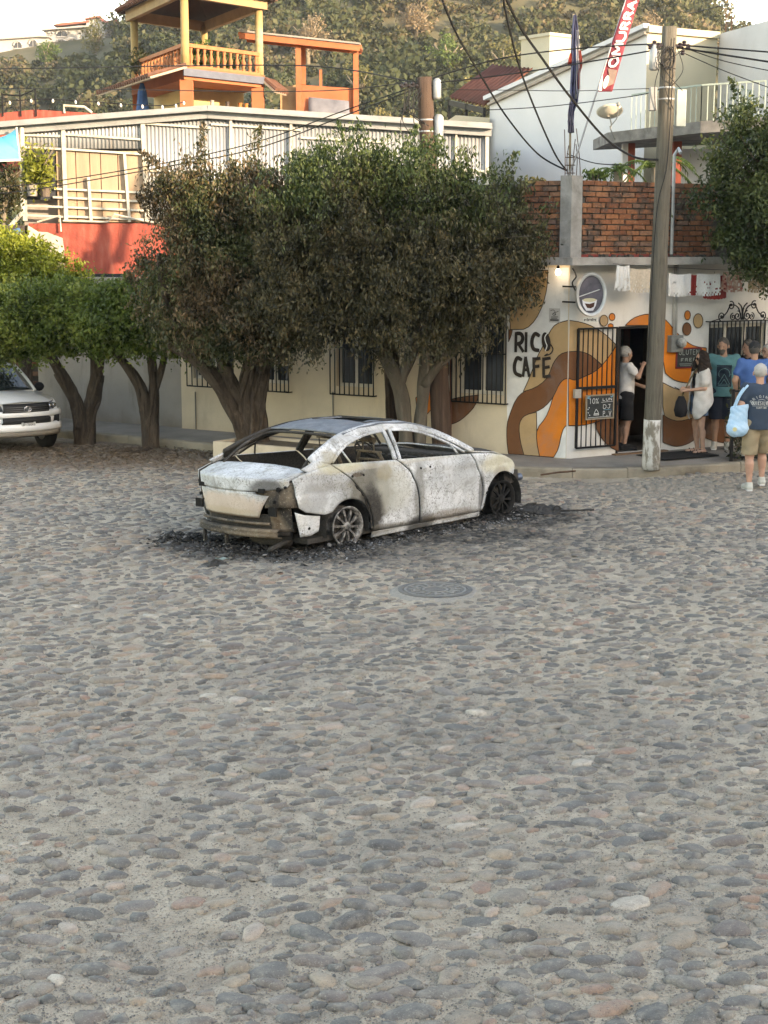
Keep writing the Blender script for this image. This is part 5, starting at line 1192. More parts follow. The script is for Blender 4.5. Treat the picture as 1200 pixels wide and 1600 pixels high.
# ================================================================== TREES
def barkmat(name, c, c2, sc=9, ridges=1.):
    t = NT(name); P = t.coord('Object'); q = t.mapping(P, (1, 1, .22)); n = t.noise(q, sc, 8, .7, .8); f = t.noise(P, 45, 4, .7)
    c_ = t.mix(t.step(t.noise(P, 2.3, 6), .5, .7), t.ramp(n, [(.28, tuple(k*.45 for k in c2)), (.5, c2), (.72, c)]), tuple(k*.6 for k in c))
    return t.done(c_, .92, t.bump(t.math('ADD', n, t.math('MULTIPLY', f, .3)), .9*ridges, .04))
M_BARK = barkmat('rough_brown_bark', (.15, .115, .085), (.07, .05, .036), 13, 1.3); M_BARK2 = barkmat('smooth_grey_bark', (.17, .15, .125), (.11, .095, .075), 6, .6)
def scorch(t, P, c, rnd):
    x, y, z = t.sep(P); n = t.noise(P, .9, 5, .6)
    g = t.math('ADD', t.math('MULTIPLY', t.math('SUBTRACT', z, 3.4), .75), t.math('MULTIPLY', t.math('SUBTRACT', n, .5), 2.6))
    g = t.math('ADD', g, t.math('MULTIPLY', t.math('SUBTRACT', rnd, .5), .7))
    green = t.ramp(rnd, [(0, (.024, .044, .014)), (.5, (.052, .080, .024)), (1, (.095, .125, .04))])
    return t.mix(t.step(g, .1, .9), c, green)
BROWN_STOPS = [(0, (.010, .010, .006)), (.28, (.026, .025, .012)), (.5, (.056, .052, .024)), (.70, (.10, .083, .040)), (.88, (.16, .122, .062)), (1, (.22, .16, .09))]
M_SCORCH = leafmat('scorched_ficus_leaves', BROWN_STOPS, .5, .22, scorch, 3.2)
def mixed(t, P, c, rnd):
    x, y, z = t.sep(P); n = t.noise(P, .8, 5, .6); br = t.ramp(rnd, [(0, (.03, .022, .012)), (.5, (.10, .07, .035)), (1, (.19, .125, .07))])
    return t.mix(t.step(t.math('ADD', n, t.math('MULTIPLY', rnd, .15)), .5, .68), c, br)
M_FICUS_MIX = leafmat('half_scorched_ficus_leaves', [(0, (.014, .022, .008)), (.4, (.04, .052, .018)), (.75, (.08, .09, .03)), (1, (.13, .125, .045))], .5, .25, mixed, 1.4)
M_FICUS = leafmat('ficus_leaves', [(0, (.028, .050, .010)), (.4, (.08, .12, .024)), (.75, (.16, .20, .04)), (1, (.25, .27, .07))], .45, .35, None, 1.3)
M_FICUS_SUNLIT = leafmat('sunlit_ficus_leaves', [(0, (.06, .09, .012)), (.4, (.17, .21, .028)), (.75, (.30, .33, .05)), (1, (.42, .42, .09))], .45, .45, None, 1.3)  # brighter copy of the ficus leaves, sunlight put into the colour
M_RTREE = leafmat('dark_street_tree_leaves', [(0, (.016, .030, .011)), (.4, (.048, .070, .025)), (.75, (.095, .12, .04)), (1, (.17, .17, .06))], .45, .3, None, 1.3)
def crown_points(blobs, n, rng, fill=.22, clump=.22, per=26, hang=.5, zmin=None):
    vol = np.array([b[3]*b[4]*b[5] for b in blobs])**.8; pr = vol/vol.sum(); m = n//per; C = []
    bi = rng.choice(len(blobs), m, p=pr); B = np.array(blobs)[bi]
    d = rng.normal(size=(m, 3)); d /= np.linalg.norm(d, axis=1, keepdims=True)
    lob = np.array([mnoise.noise(Vector(d[i]*1.9)+Vector((float(bi[i])*3.7, 0, 0))) for i in range(m)])
    rad = (np.where(rng.random(m) < fill, rng.random(m)**.5*.8, .74+.30*rng.random(m))*(1+.38*lob))[:, None]
    c = B[:, :3]+d*rad*B[:, 3:6]
    if zmin is not None: c[:, 2] = np.maximum(c[:, 2], zmin+rng.random(m)*.3)
    P = np.repeat(c, per, 0); k = len(P)
    sc = np.repeat(clump*rng.uniform(.55, 1.35, m), per)[:, None]
    q = rng.normal(size=(k, 3))*(.62, .62, .62); q[:, 2] -= hang*rng.random(k)*1.3
    return P + q*sc
def make_tree(name, lab, base, limbs, blobs, nleaf, lmat, bark, seed=0, L=.115, W=.046, droop=.55, hang=.5, clump=.22, zmin=None, fill=.22, group=None, wisps=()):
    t = thing(name, lab, 'tree', base, group=group); rng = np.random.default_rng(seed); o3 = np.array(base)
    b = MB(); rnd_ = random.Random(seed+50)
    for i, (pts, rad) in enumerate(limbs):
        p = catmull([Vector(q)-Vector(base) for q in pts], 6); k = len(p); r = np.interp(np.linspace(0, 1, k), np.linspace(0, 1, len(rad)), rad)
        r[:3] *= (1.0 if pts[0][2] > base[2]+.5 else 1.35), 1.0 if pts[0][2] > base[2]+.5 else 1.2, 1.08
        b.tube(p, list(r), 18, lump=.15, seed=seed*10+i)
        if rad[0] > .10 and bark is M_BARK:
            for q_ in range(4):                                     # aerial roots grown along the trunk
                a_ = rnd_.uniform(0, 6.28); b.tube([pp_+Vector((math.cos(a_+.12*j_)*r[j_]*.95, math.sin(a_+.12*j_)*r[j_]*.95, 0)) for j_, pp_ in enumerate(p[:max(6, k*2//3)])], [max(.014, r[0]*rnd_.uniform(.14, .26))*(1-.5*j_/k) for j_ in range(max(6, k*2//3))], 7, lump=.1, seed=q_)
    b.build('trunk', bark, t, True)
    bl = [(x-o3[0], y-o3[1], z-o3[2], a, c, d) for x, y, z, a, c, d in blobs]
    C = crown_points(bl, nleaf, rng, fill, clump*.78, 56, hang, None if zmin is None else zmin-o3[2]); n = len(C)
    if wisps:                                                   # loose shoots sticking out of the crown
        for (w0, w1, num) in wisps:
            f = rng.random((num, 1)); C = np.concatenate([C, (np.array(w0)-o3)*(1-f)+(np.array(w1)-o3)*f+rng.normal(size=(num, 3))*.10*(1.15-f)])
    V, F = leaf_quads(C, L*rng.uniform(.7, 1.3, len(C)), W*rng.uniform(.75, 1.25, len(C)), rng, droop)
    obj('crown', np_mesh('crown', V, F, lmat), t)
    # twigs inside the crown
    b = MB(); rr = random.Random(seed)
    for x, y, z, a, c, d in bl:
        tip = rr.choice([l[0][-1] for l in limbs if l[0][-1][2] > base[2]+2.15]); s = Vector(tip)-Vector(base)
        for k in range(5):
            e = Vector((x+rr.uniform(-.8, .8)*a, y+rr.uniform(-.8, .8)*c, z+rr.uniform(-.5, .85)*d)); m_ = s.lerp(e, .5)+Vector((0, 0, -.1)); b.tube(catmull([s, m_, e], 3), [.035, .028, .022, .016, .012, .008, .004], 5)
    b.build('branches', bark, t)
    return t
# the big scorched ficus on the pavement
B1 = (.42, 25.05, .15)
limbs = [([(.40, 25.05, .05), (.34, 25.04, .7), (.22, 25.0, 1.35), (.0, 24.9, 1.8), (-.5, 24.6, 2.6), (-.9, 24.4, 3.4)], [.125, .115, .12, .10, .08, .05]),
         ([(.58, 25.05, .05), (.60, 25.05, .7), (.64, 25.02, 1.3), (.66, 24.9, 1.9), (.6, 24.6, 2.8), (.4, 24.4, 3.8)], [.105, .10, .10, .09, .08, .05]),
         ([(.22, 25.0, 1.30), (.40, 24.98, 1.7), (.52, 24.9, 2.15), (.5, 24.7, 2.7)], [.10, .09, .08, .06]),
         ([(.63, 25.0, 1.30), (.95, 24.9, 1.72), (1.3, 24.75, 2.1), (1.7, 24.5, 2.7)], [.085, .08, .07, .05])]
blobs = [(.1, 24.0, 3.9, 1.25, 1.0, 1.15), (-1.0, 24.0, 3.6, 1.05, .95, 1.25), (1.35, 23.95, 3.55, 1.02, .85, 1.12), (.3, 23.7, 2.75, 1.5, .95, .88), (-1.25, 23.9, 2.65, 1.0, .85, .75), (1.72, 24.0, 3.25, .70, .7, .78), (.5, 24.2, 4.55, .95, .75, .62), (-.55, 24.2, 4.65, .85, .75, .62), (1.6, 24.1, 4.15, .72, .6, .6), (-1.45, 24.2, 4.2, .65, .7, .62), (.9, 23.6, 3.3, .9, .8, .8)]
make_tree('ficus_tree', 'big ficus with scorched brown leaves behind the burnt car', B1, limbs, blobs, 104000, M_SCORCH, M_BARK2, 1, .076, .030, .8, .85, .18, None, wisps=[((.4, 24.2, 5.0), (.5, 24.2, 5.35), 120), ((-.6, 24.2, 5.1), (-.7, 24.1, 5.4), 120), ((1.7, 24.1, 4.6), (2.05, 24.1, 4.95), 130), ((2.2, 24, 3.6), (2.5, 24, 3.9), 100)])
# the leaning ficus in the planter
B2 = (-2.2, 25.55, .3)
limbs = [([(-2.15, 25.55, .2), (-2.2, 25.52, .6), (-2.28, 25.48, 1.05), (-2.2, 25.4, 1.6), (-2.05, 25.2, 2.4), (-1.9, 25, 3.3)], [0.181, 0.172, 0.146, 0.120, 0.086, 0.043]),
         ([(-2.25, 25.55, .2), (-2.45, 25.5, .75), (-2.75, 25.4, 1.3), (-3.1, 25.3, 1.75), (-3.45, 25.1, 2.4), (-3.6, 24.9, 3.4)], [0.138, 0.129, 0.129, 0.112, 0.077, 0.043]),
         ([(-2.05, 25.55, .2), (-2.08, 25.5, .7), (-2.05, 25.45, 1.2), (-1.9, 25.35, 1.75), (-1.6, 25.1, 2.4)], [0.146, 0.129, 0.112, 0.095, 0.060]),
         ([(-2.3, 25.5, .9), (-2.55, 25.42, 1.35), (-2.7, 25.3, 1.9), (-2.75, 25.1, 2.8), (-2.8, 24.9, 3.8)], [0.112, 0.103, 0.086, 0.069, 0.034]),
         ([(-2.8, 25.4, 1.35), (-3.15, 25.35, 1.7), (-3.5, 25.3, 1.95), (-3.7, 25.2, 2.3)], [0.095, 0.086, 0.069, 0.034])]
blobs = [(-2.15, 24.8, 3.0, 1.05, 1.0, 1.1), (-3.1, 24.8, 2.95, .9, .9, .85), (-2.75, 24.9, 4.0, .75, .75, .85), (-1.8, 24.7, 4.0, .72, .75, .8), (-1.7, 24.7, 2.5, .9, .9, .7), (-2.6, 24.7, 2.35, 1.0, .85, .5), (-3.3, 25.0, 4.35, .5, .5, .55), (-2.2, 24.9, 4.5, .5, .5, .5)]
make_tree('ficus_tree', 'leaning ficus with ropy trunks growing from the cream planter', B2, limbs, blobs, 72000, M_FICUS_MIX, M_BARK, 2, .076, .030, .7, .75, .18, None, wisps=[((-3.3, 25, 4.6), (-3.85, 24.9, 5.0), 260), ((-2.9, 24.9, 4.7), (-2.85, 24.9, 5.45), 260), ((-3.5, 25, 3.9), (-3.95, 25, 4.35), 200), ((-2.1, 24.9, 4.8), (-1.95, 24.9, 5.4), 200), ((-3.6, 25, 3.2), (-4.0, 25, 3.3), 160)])
# trimmed row at the left
B3 = (-4.12, 26.85, 0)
limbs = [([(-4.12, 26.85, -.05), (-4.14, 26.85, .45), (-4.2, 26.83, .9), (-4.35, 26.8, 1.3), (-4.75, 26.7, 1.85), (-5.0, 26.6, 2.4)], [0.122, 0.108, 0.115, 0.086, 0.065, 0.036]),
         ([(-4.08, 26.85, -.05), (-4.06, 26.84, .5), (-4.02, 26.82, 1.1), (-4.05, 26.75, 1.7), (-4.1, 26.6, 2.6)], [0.108, 0.094, 0.086, 0.072, 0.043]), ([(-4.03, 26.82, 1.0), (-3.85, 26.8, 1.5), (-3.7, 26.7, 2.1)], [0.065, 0.058, 0.036]),
         ([(-4.1, 26.85, -.02), (-4.5, 26.6, .02), (-4.9, 26.5, -.03)], [0.072, 0.043, 0.014]), ([(-4.1, 26.85, -.02), (-3.8, 26.55, .02), (-3.5, 26.4, -.03)], [0.072, 0.036, 0.014]), ([(-4.1, 26.85, .02), (-4.2, 26.5, .03), (-4.5, 26.2, -.03)], [0.065, 0.036, 0.014])]
blobs = [(-4.4, 26.3, 2.35, .85, .85, .62), (-3.7, 26.2, 2.35, .8, .85, .64), (-4.0, 26.3, 2.68, .75, .7, .36), (-4.9, 26.4, 2.3, .6, .7, .55), (-3.35, 26.1, 2.25, .5, .7, .5)]
make_tree('ficus_tree', 'forked ficus trimmed flat before the grey wall', B3, limbs, blobs, 44000, M_FICUS, M_BARK, 3, .08, .038, .35, .35, .17, 1.58)
B4 = (-5.42, 27.55, 0)
limbs = [([(-5.42, 27.55, -.05), (-5.5, 27.55, .6), (-5.68, 27.5, 1.1), (-5.95, 27.4, 1.7), (-6.1, 27.3, 2.3)], [0.133, 0.118, 0.111, 0.081, 0.044]), ([(-5.35, 27.55, -.05), (-5.3, 27.55, .5), (-5.2, 27.52, .95), (-5.1, 27.45, 1.6), (-5.2, 27.3, 2.4)], [0.126, 0.118, 0.126, 0.111, 0.059]),
         ([(-5.3, 27.55, .7), (-5.12, 27.5, 1.2), (-5.0, 27.45, 1.8)], [0.081, 0.074, 0.044]), ([(-5.48, 27.5, .3), (-5.6, 27.5, .8), (-5.85, 27.4, 1.3)], [0.074, 0.059, 0.044])]
blobs = [(-6.2, 26.9, 2.22, .9, .9, .60), (-5.4, 26.9, 2.3, .85, .85, .62), (-6.9, 27.0, 2.2, .8, .9, .6), (-5.9, 27.0, 2.6, 1.0, .8, .40), (-7.3, 27.3, 2.55, .8, .8, .45), (-6.6, 27.0, 1.95, .7, .7, .42)]
make_tree('ficus_tree', 'twin trunked ficus trimmed flat beside the white pickup', B4, limbs, blobs, 48000, M_FICUS, M_BARK, 4, .08, .038, .35, .35, .17, 1.48)
B5 = (-7.1, 30.2, 0)
blobs = [(-7.3, 30.0, 3.1, .95, .7, .65), (-6.6, 30.0, 2.9, .75, .7, .55), (-7.5, 29.9, 3.5, .5, .5, .42), (-6.9, 29.9, 3.3, .5, .5, .45), (-7.9, 29.9, 2.6, .7, .7, .9)]
make_tree('ficus_tree', 'bright yellow green sunlit tree below the red wall', B5, [([(-7.1, 30.2, 0), (-7.05, 30.2, 1.5), (-7.2, 30, 2.8)], [.14, .11, .06])], blobs, 30000, M_FICUS_SUNLIT, M_BARK, 5, .085, .04, .1, .25, .17)
# tree reaching in from the right
B6 = (7.35, 25.3, .15)
blobs = [(6.35, 24.7, 4.0, .95, .85, .95), (6.0, 24.8, 4.75, .8, .7, .65), (6.7, 24.8, 5.2, .75, .75, .6), (5.6, 24.7, 5.25, .5, .45, .55), (6.6, 24.6, 3.2, .7, .7, .55), (5.40, 24.7, 4.35, .45, .45, .5), (7.2, 24.9, 4.4, .9, .9, 1.2), (5.85, 24.7, 3.55, .45, .5, .45)]
make_tree('street_tree', 'dark leafy tree overhanging the brick parapet at the right edge', B6, [([(7.35, 25.3, 0), (7.3, 25.3, 1.6), (7.0, 25.1, 3.0), (6.5, 24.9, 4.2)], [.16, .14, .11, .06]), ([(7.1, 25.2, 2.6), (6.4, 24.9, 3.6), (6.0, 24.8, 4.8)], [.09, .07, .03])], blobs, 48000, M_RTREE, M_BARK, 6, .085, .037, .4, .45, .19,
          wisps=[((5.9, 24.7, 5.3), (5.35, 24.6, 6.1), 170), ((6.3, 24.8, 5.3), (6.0, 24.7, 5.9), 140), ((5.5, 24.7, 4.5), (5.1, 24.6, 4.9), 110), ((5.6, 24.7, 3.7), (5.2, 24.6, 3.6), 110)])
# dead trunk post
t = thing('tree_stump_post', 'dark fibrous dead trunk standing between the two big ficus trees', 'trunk', (.14, 25.78, .15))
b = MB(); b.tube(catmull([(0, 0, -.02), (-.01, 0, .7), (-.03, 0, 1.5), (-.08, -.05, 2.3)], 8), .10, 12, lump=.10, seed=3); b.build('trunk', barkmat('dark_fibrous_bark', (.07, .045, .03), (.035, .022, .016), 14), t, True)
b = MB(); rr = random.Random(2)
for k in range(26): a = rr.uniform(0, 6.28); x, y = .10*math.cos(a), .10*math.sin(a); z0 = rr.uniform(.1, 1.4); b.tube([(x*1.05, y*1.05, z0), (x*1.12, y*1.12, z0+.4), (x*1.05-.03, y*1.05, z0+.8)], .008, 4)
b.build('fibres', M_BARK, t)
# planter round the leaning ficus
pc = py(333, 720, 25.3); pl = thing('planter_box', 'low cream planter box holding the leaning ficus', 'planter', (-2.83, 25.2, 0))
M_PLANTER = simple('cream_planter', (.60, .50, .37), .88, .2, 3, dirt=(.42, .34, .25)); hh = .36; Wd = WL.d; Nn = WL.n
def P3(a, c, z): q = Wd*a + Nn*c; return (q.x, q.y, z)
b = MB(); w_, d_ = 2.3, 1.0; th = .10
for (a0, a1, c0, c1) in ((0, w_, 0, th), (0, w_, d_-th, d_), (0, th, th, d_-th), (w_-th, w_, th, d_-th)):
    b.add([P3(a0, c0, 0), P3(a1, c0, 0), P3(a1, c1, 0), P3(a0, c1, 0), P3(a0, c0, hh), P3(a1, c0, hh), P3(a1, c1, hh), P3(a0, c1, hh)], [(0,3,2,1),(4,5,6,7),(0,1,5,4),(1,2,6,5),(2,3,7,6),(3,0,4,7)])
bevel(b.build('box_wall', M_PLANTER, pl), .012); b = MB(); b.add([P3(th, th, hh-.04), P3(w_-th, th, hh-.04), P3(w_-th, d_-th, hh-.04), P3(th, d_-th, hh-.04)], [(0,1,2,3)]); b.build('soil', simple('planter_soil', (.13, .10, .07), .95, .4, 8), pl)
# leaf litter, roots and rubble under the left trees
rng = np.random.default_rng(12); n = 2600; C = np.stack([rng.normal(-4.3, 1.5, n), rng.normal(26.2, .75, n), np.full(n, .012)], -1); C[:, 2] += rng.random(n)*.02; C = C[C[:, 1] < 27.3+(-3.6-C[:, 0])*.0+.4]
V, F = leaf_quads(C, .07, .03, rng, 0); V[:, 2] = np.repeat(C[:, 2], 4)+rng.normal(0, .006, len(V)); o = obj('leaf_litter', np_mesh('leaf_litter', V, F, simple('dry_litter', (.15, .10, .06), .9, .4, 30, c2=(.07, .05, .03)))); tag(o, 'dry fallen leaves strewn on the dirt under the left trees', 'leaves', kind='stuff')
# ================================================================== BURNT SEDAN
car = thing('burnt_sedan', 'burnt out white sedan with ashen panels standing on bare rims', 'car', (CARO.x, CARO.y, CARO.z), CARH); car.scale = (1.035, 1.06, 1); car.rotation_euler = (R(-1.5), 0, CARH)
def burnt(name, kind):
    t = NT(name); P = t.coord('Object'); big = t.noise(P, 1.6, 6, .6, .7); mid = t.noise(P, 6, 8, .68, .5); fine = t.noise(P, 46, 6, .72); spk = t.voronoi(P, 60)
    soot = t.ramp(fine, [(.3, (.018, .016, .014)), (.75, (.075, .068, .06))]); rust = t.ramp(mid, [(.3, (.10, .065, .04)), (.7, (.24, .195, .145))])
    if kind == 'ash':
        c = t.ramp(big, [(.25, (.26, .265, .27)), (.46, (.44, .45, .455)), (.66, (.68, .69, .70))])
        # tide marks of scorched paint
        wv = t.math('ABSOLUTE', t.math('SINE', t.math('MULTIPLY', t.noise(P, 2.1, 3, .5, .3), 34.)))
        c = t.mix(t.math('MULTIPLY', t.step(wv, .34, .0), .8), c, t.mix(.65, c, (.22, .21, .185)))
        c = t.mix(t.math('MULTIPLY', t.step(mid, .50, .66), .65), c, (.33, .335, .32))
        c = t.mix(t.math('MULTIPLY', t.step(t.noise(P, 3.4, 8, .72, 1.2), .54, .66), .6), c, (.20, .19, .165))
        c = t.mix(t.math('MULTIPLY', t.step(t.noise(P, 2.3, 5, .6), .58, .74), .60), c, (.42, .38, .26))
        # speckle of flaked primer, denser in some zones
        z = t.step(t.noise(P, 1.9, 4, .6), .36, .58)
        c = t.mix(t.math('MULTIPLY', t.math('MULTIPLY', t.step(fine, .53, .61), z), .85), c, (.10, .095, .085))
        c = t.mix(t.math('MULTIPLY', t.step(spk, .20, .09), t.math('MULTIPLY', z, .8)), c, (.06, .055, .05))
        def zone(cn, rd, col, amt, a=.5):
            nonlocal c; c = t.mix(t.math('MULTIPLY', t.blob(P, cn, rd, mid, a), amt), c, col)
        zone((.36, -.86, .60), (.44, .5, .42), (.12, .108, .082), .9); zone((.75, -.86, .60), (.35, .5, .30), (.40, .39, .33), .6); zone((.38, -.86, .36), (.22, .5, .36), soot, 1.); zone((1.2, -.86, .5), (.10, .5, .5), (.16, .15, .13), .6); zone((-.3, -.86, .80), (.4, .5, .14), (.22, .21, .19), .45); zone((1.25, -.86, .12), (.30, .5, .12), soot, .9); zone((.55, -.86, .14), (.5, .5, .07), (.20, .18, .15), .6)
        zone((.0, -.86, .97), (.40, .5, .10), (.44, .40, .27), .8); zone((-.15, -.8, 1.06), (.14, .5, .12), (.34, .31, .24), .8); zone((2.85, -.8, .72), (.55, .6, .16), (.52, .48, .34), .7); zone((2.35, -.86, .40), (.07, .4, .28), soot, .7)
        zone((-.95, .1, .56), (.3, .75, .16), (.60, .46, .36), .75); zone((-.95, .0, .46), (.3, .6, .07), (.50, .40, .26), .45); zone((-.95, -.55, .78), (.3, .22, .12), soot, .75); zone((-.97, 0, .40), (.3, 1., .05), (.16, .11, .075), .8)
        zone((1.1, -.86, .92), (2., .4, .035), (.42, .38, .30), .45); zone((-.55, -.86, .55), (.3, .3, .3), (.72, .73, .73), .5)
        zone((1.75, -.86, .17), (.5, .5, .08), rust, .6); zone((2.75, -.8, .60), (.18, .5, .10), rust, .5); zone((.62, -.86, .82), (.16, .5, .10), (.30, .26, .18), .6); zone((-.5, -.86, .62), (.22, .5, .22), (.17, .165, .155), .55, .9); zone((2.05, -.86, .62), (.28, .5, .22), (.30, .305, .30), .5, .9)
        r = .78
    elif kind == 'roof':
        c = t.ramp(mid, [(.25, (.085, .095, .11)), (.5, (.14, .155, .175)), (.75, (.21, .225, .245))]); c = t.mix(t.step(t.noise(P, 3.2, 6, .7), .58, .72), c, (.30, .135, .075)); c = t.mix(t.math('MULTIPLY', t.step(big, .62, .8), .7), c, soot); r = .7
    elif kind == 'rust':
        c = t.mix(t.step(big, .42, .62), rust, soot); c = t.mix(t.step(fine, .58, .68), c, (.42, .38, .32)); r = .9
    else:
        c = t.mix(t.math('MULTIPLY', t.step(mid, .55, .75), .7), soot, (.16, .14, .125)); r = .92
    return t.done(c, r, t.bump(t.math('ADD', t.math('MULTIPLY', fine, .5), t.math('ADD', mid, big)), .45, .012))
M_ASH, M_ROOFB, M_RUSTB, M_CHAR = burnt('ash_white_burnt_paint', 'ash'), burnt('scorched_blue_roof', 'roof'), burnt('rusted_burnt_steel', 'rust'), burnt('charred_interior', 'char')
M_CHARD = simple('charred_hole', (.012, .011, .010), .95, .4, 20)
WX = [-1.05, -.95, -.8, -.5, 0, .6, 1.4, 2.2, 2.6, 2.9, 3.1, 3.3]; WY = [.70, .76, .815, .86, .88, .885, .89, .885, .87, .83, .77, .64]
def halfw(x, z):
    w = lerp(WX, WY, x)
    if z < .93: return w*(1-.040*((z-.56)/.40)**2) - (.012*max(0, 1-abs(z-.70)/.05)) + (.008*max(0, 1-abs(z-.80)/.05))
    return w*(1-.040*((.93-.56)/.40)**2) - (z-.93)*(.50+.30*max(0, z-.93)) 
def dent(x, z): return .012*mnoise.noise(Vector((x*3.1, z*3.7, 1.7))) + .004*mnoise.noise(Vector((x*8, z*9, 4.)))
def onside(x, z, sd, inset=0.): return Vector((x, sd*(halfw(x, z)+dent(x, z)-inset), z))
def resample(P, n):
    P = [Vector((*p, 0)) if len(p) == 2 else Vector(p) for p in P]; L = [0]
    for a, c in zip(P, P[1:]): L.append(L[-1]+(c-a).length)
    out = []
    for i in range(n+1):
        s = L[-1]*i/n; k = max(j for j in range(len(P)-1) if L[j] <= s+1e-9); f = (s-L[k])/max(L[k+1]-L[k], 1e-9); out.append(P[k].lerp(P[k+1], min(f, 1)))
    return out
def coons(top, bottom, left, right, nu, nv):
    """top/bottom left->right, left/right bottom->top"""
    T, B, Lf, Rt = resample(top, nu), resample(bottom, nu), resample(left, nv), resample(right, nv); rows = []
    for j in range(nv+1):
        v = j/nv; row = []
        for i in range(nu+1):
            u = i/nu; p = B[i]*(1-v)+T[i]*v + Lf[j]*(1-u)+Rt[j]*u - (B[0]*(1-u)*(1-v)+B[nu]*u*(1-v)+T[0]*(1-u)*v+T[nu]*u*v); row.append(p)
        rows.append(row)
    return rows
def smooth2(P, n=5): return [(p.x, p.y) for p in catmull([Vector((*q, 0)) for q in P], n)]
def panel(name, parent, top, bottom, left, right, sd, nu=26, nv=16, mats=None, inset=0., th=.012):
    rows = coons(top, bottom, left, right, nu, nv); b = MB(); b.grid([[onside(p.x, p.y, sd, inset) for p in r] for r in rows])
    if sd > 0: b.f = [f[::-1] for f in b.f]
    o = b.build(name, mats or [M_ASH, M_CHAR], parent, True); solidify(o, th, -1, 1); return o
def strip(name, parent, P, w, sd, mats=None, th=.03, inset=0., n=5):
    """ribbon following the body side along a side-view line; w is width or (w0,w1)"""
    Q = catmull([Vector((*q, 0)) for q in P], n) if len(P) > 2 else resample(P, 8); k = len(Q); rows = []
    for i in range(k):
        d = (Q[min(i+1, k-1)]-Q[max(i-1, 0)]).normalized(); nn = Vector((-d.y, d.x, 0)); ww = w if not hasattr(w, '__len__') else w[0]+(w[1]-w[0])*i/(k-1)
        rows.append([onside((Q[i]+nn*ww*s).x, (Q[i]+nn*ww*s).y, sd, inset+(.010 if abs(s) > .4 else 0)) for s in (-.5, -.25, .25, .5)])
    b = MB(); b.grid(rows); m_ = M_ASH if sd < 0 else M_CHAR; o = b.build(name, mats or [m_, m_], parent, True); solidify(o, th, 1 if sd < 0 else -1, 1); return o
def arc(cx, cz, r, a0, a1, n=12): return [(cx+r*math.cos(R(a0+(a1-a0)*i/n)), cz+r*math.sin(R(a0+(a1-a0)*i/n))) for i in range(n+1)]
seamR = smooth2([(.43, .14), (.385, .36), (.27, .58), (.08, .80), (-.10, .93), (-.19, 1.0)]); seamB = smooth2([(1.22, .13), (1.21, .35), (1.16, .58), (1.06, .78), (.93, .90), (.85, .955)]); seamF = smooth2([(2.36, .13), (2.38, .32), (2.34, .58), (2.24, .78), (2.16, .90)])
sh = lambda P, d: [(x+d, z) for x, z in P]
belt = lambda a, c, n=10: [(a+(c-a)*i/n, lerp([-.2, .9, 2.2], [1.0, .955, .90], a+(c-a)*i/n)) for i in range(n+1)]
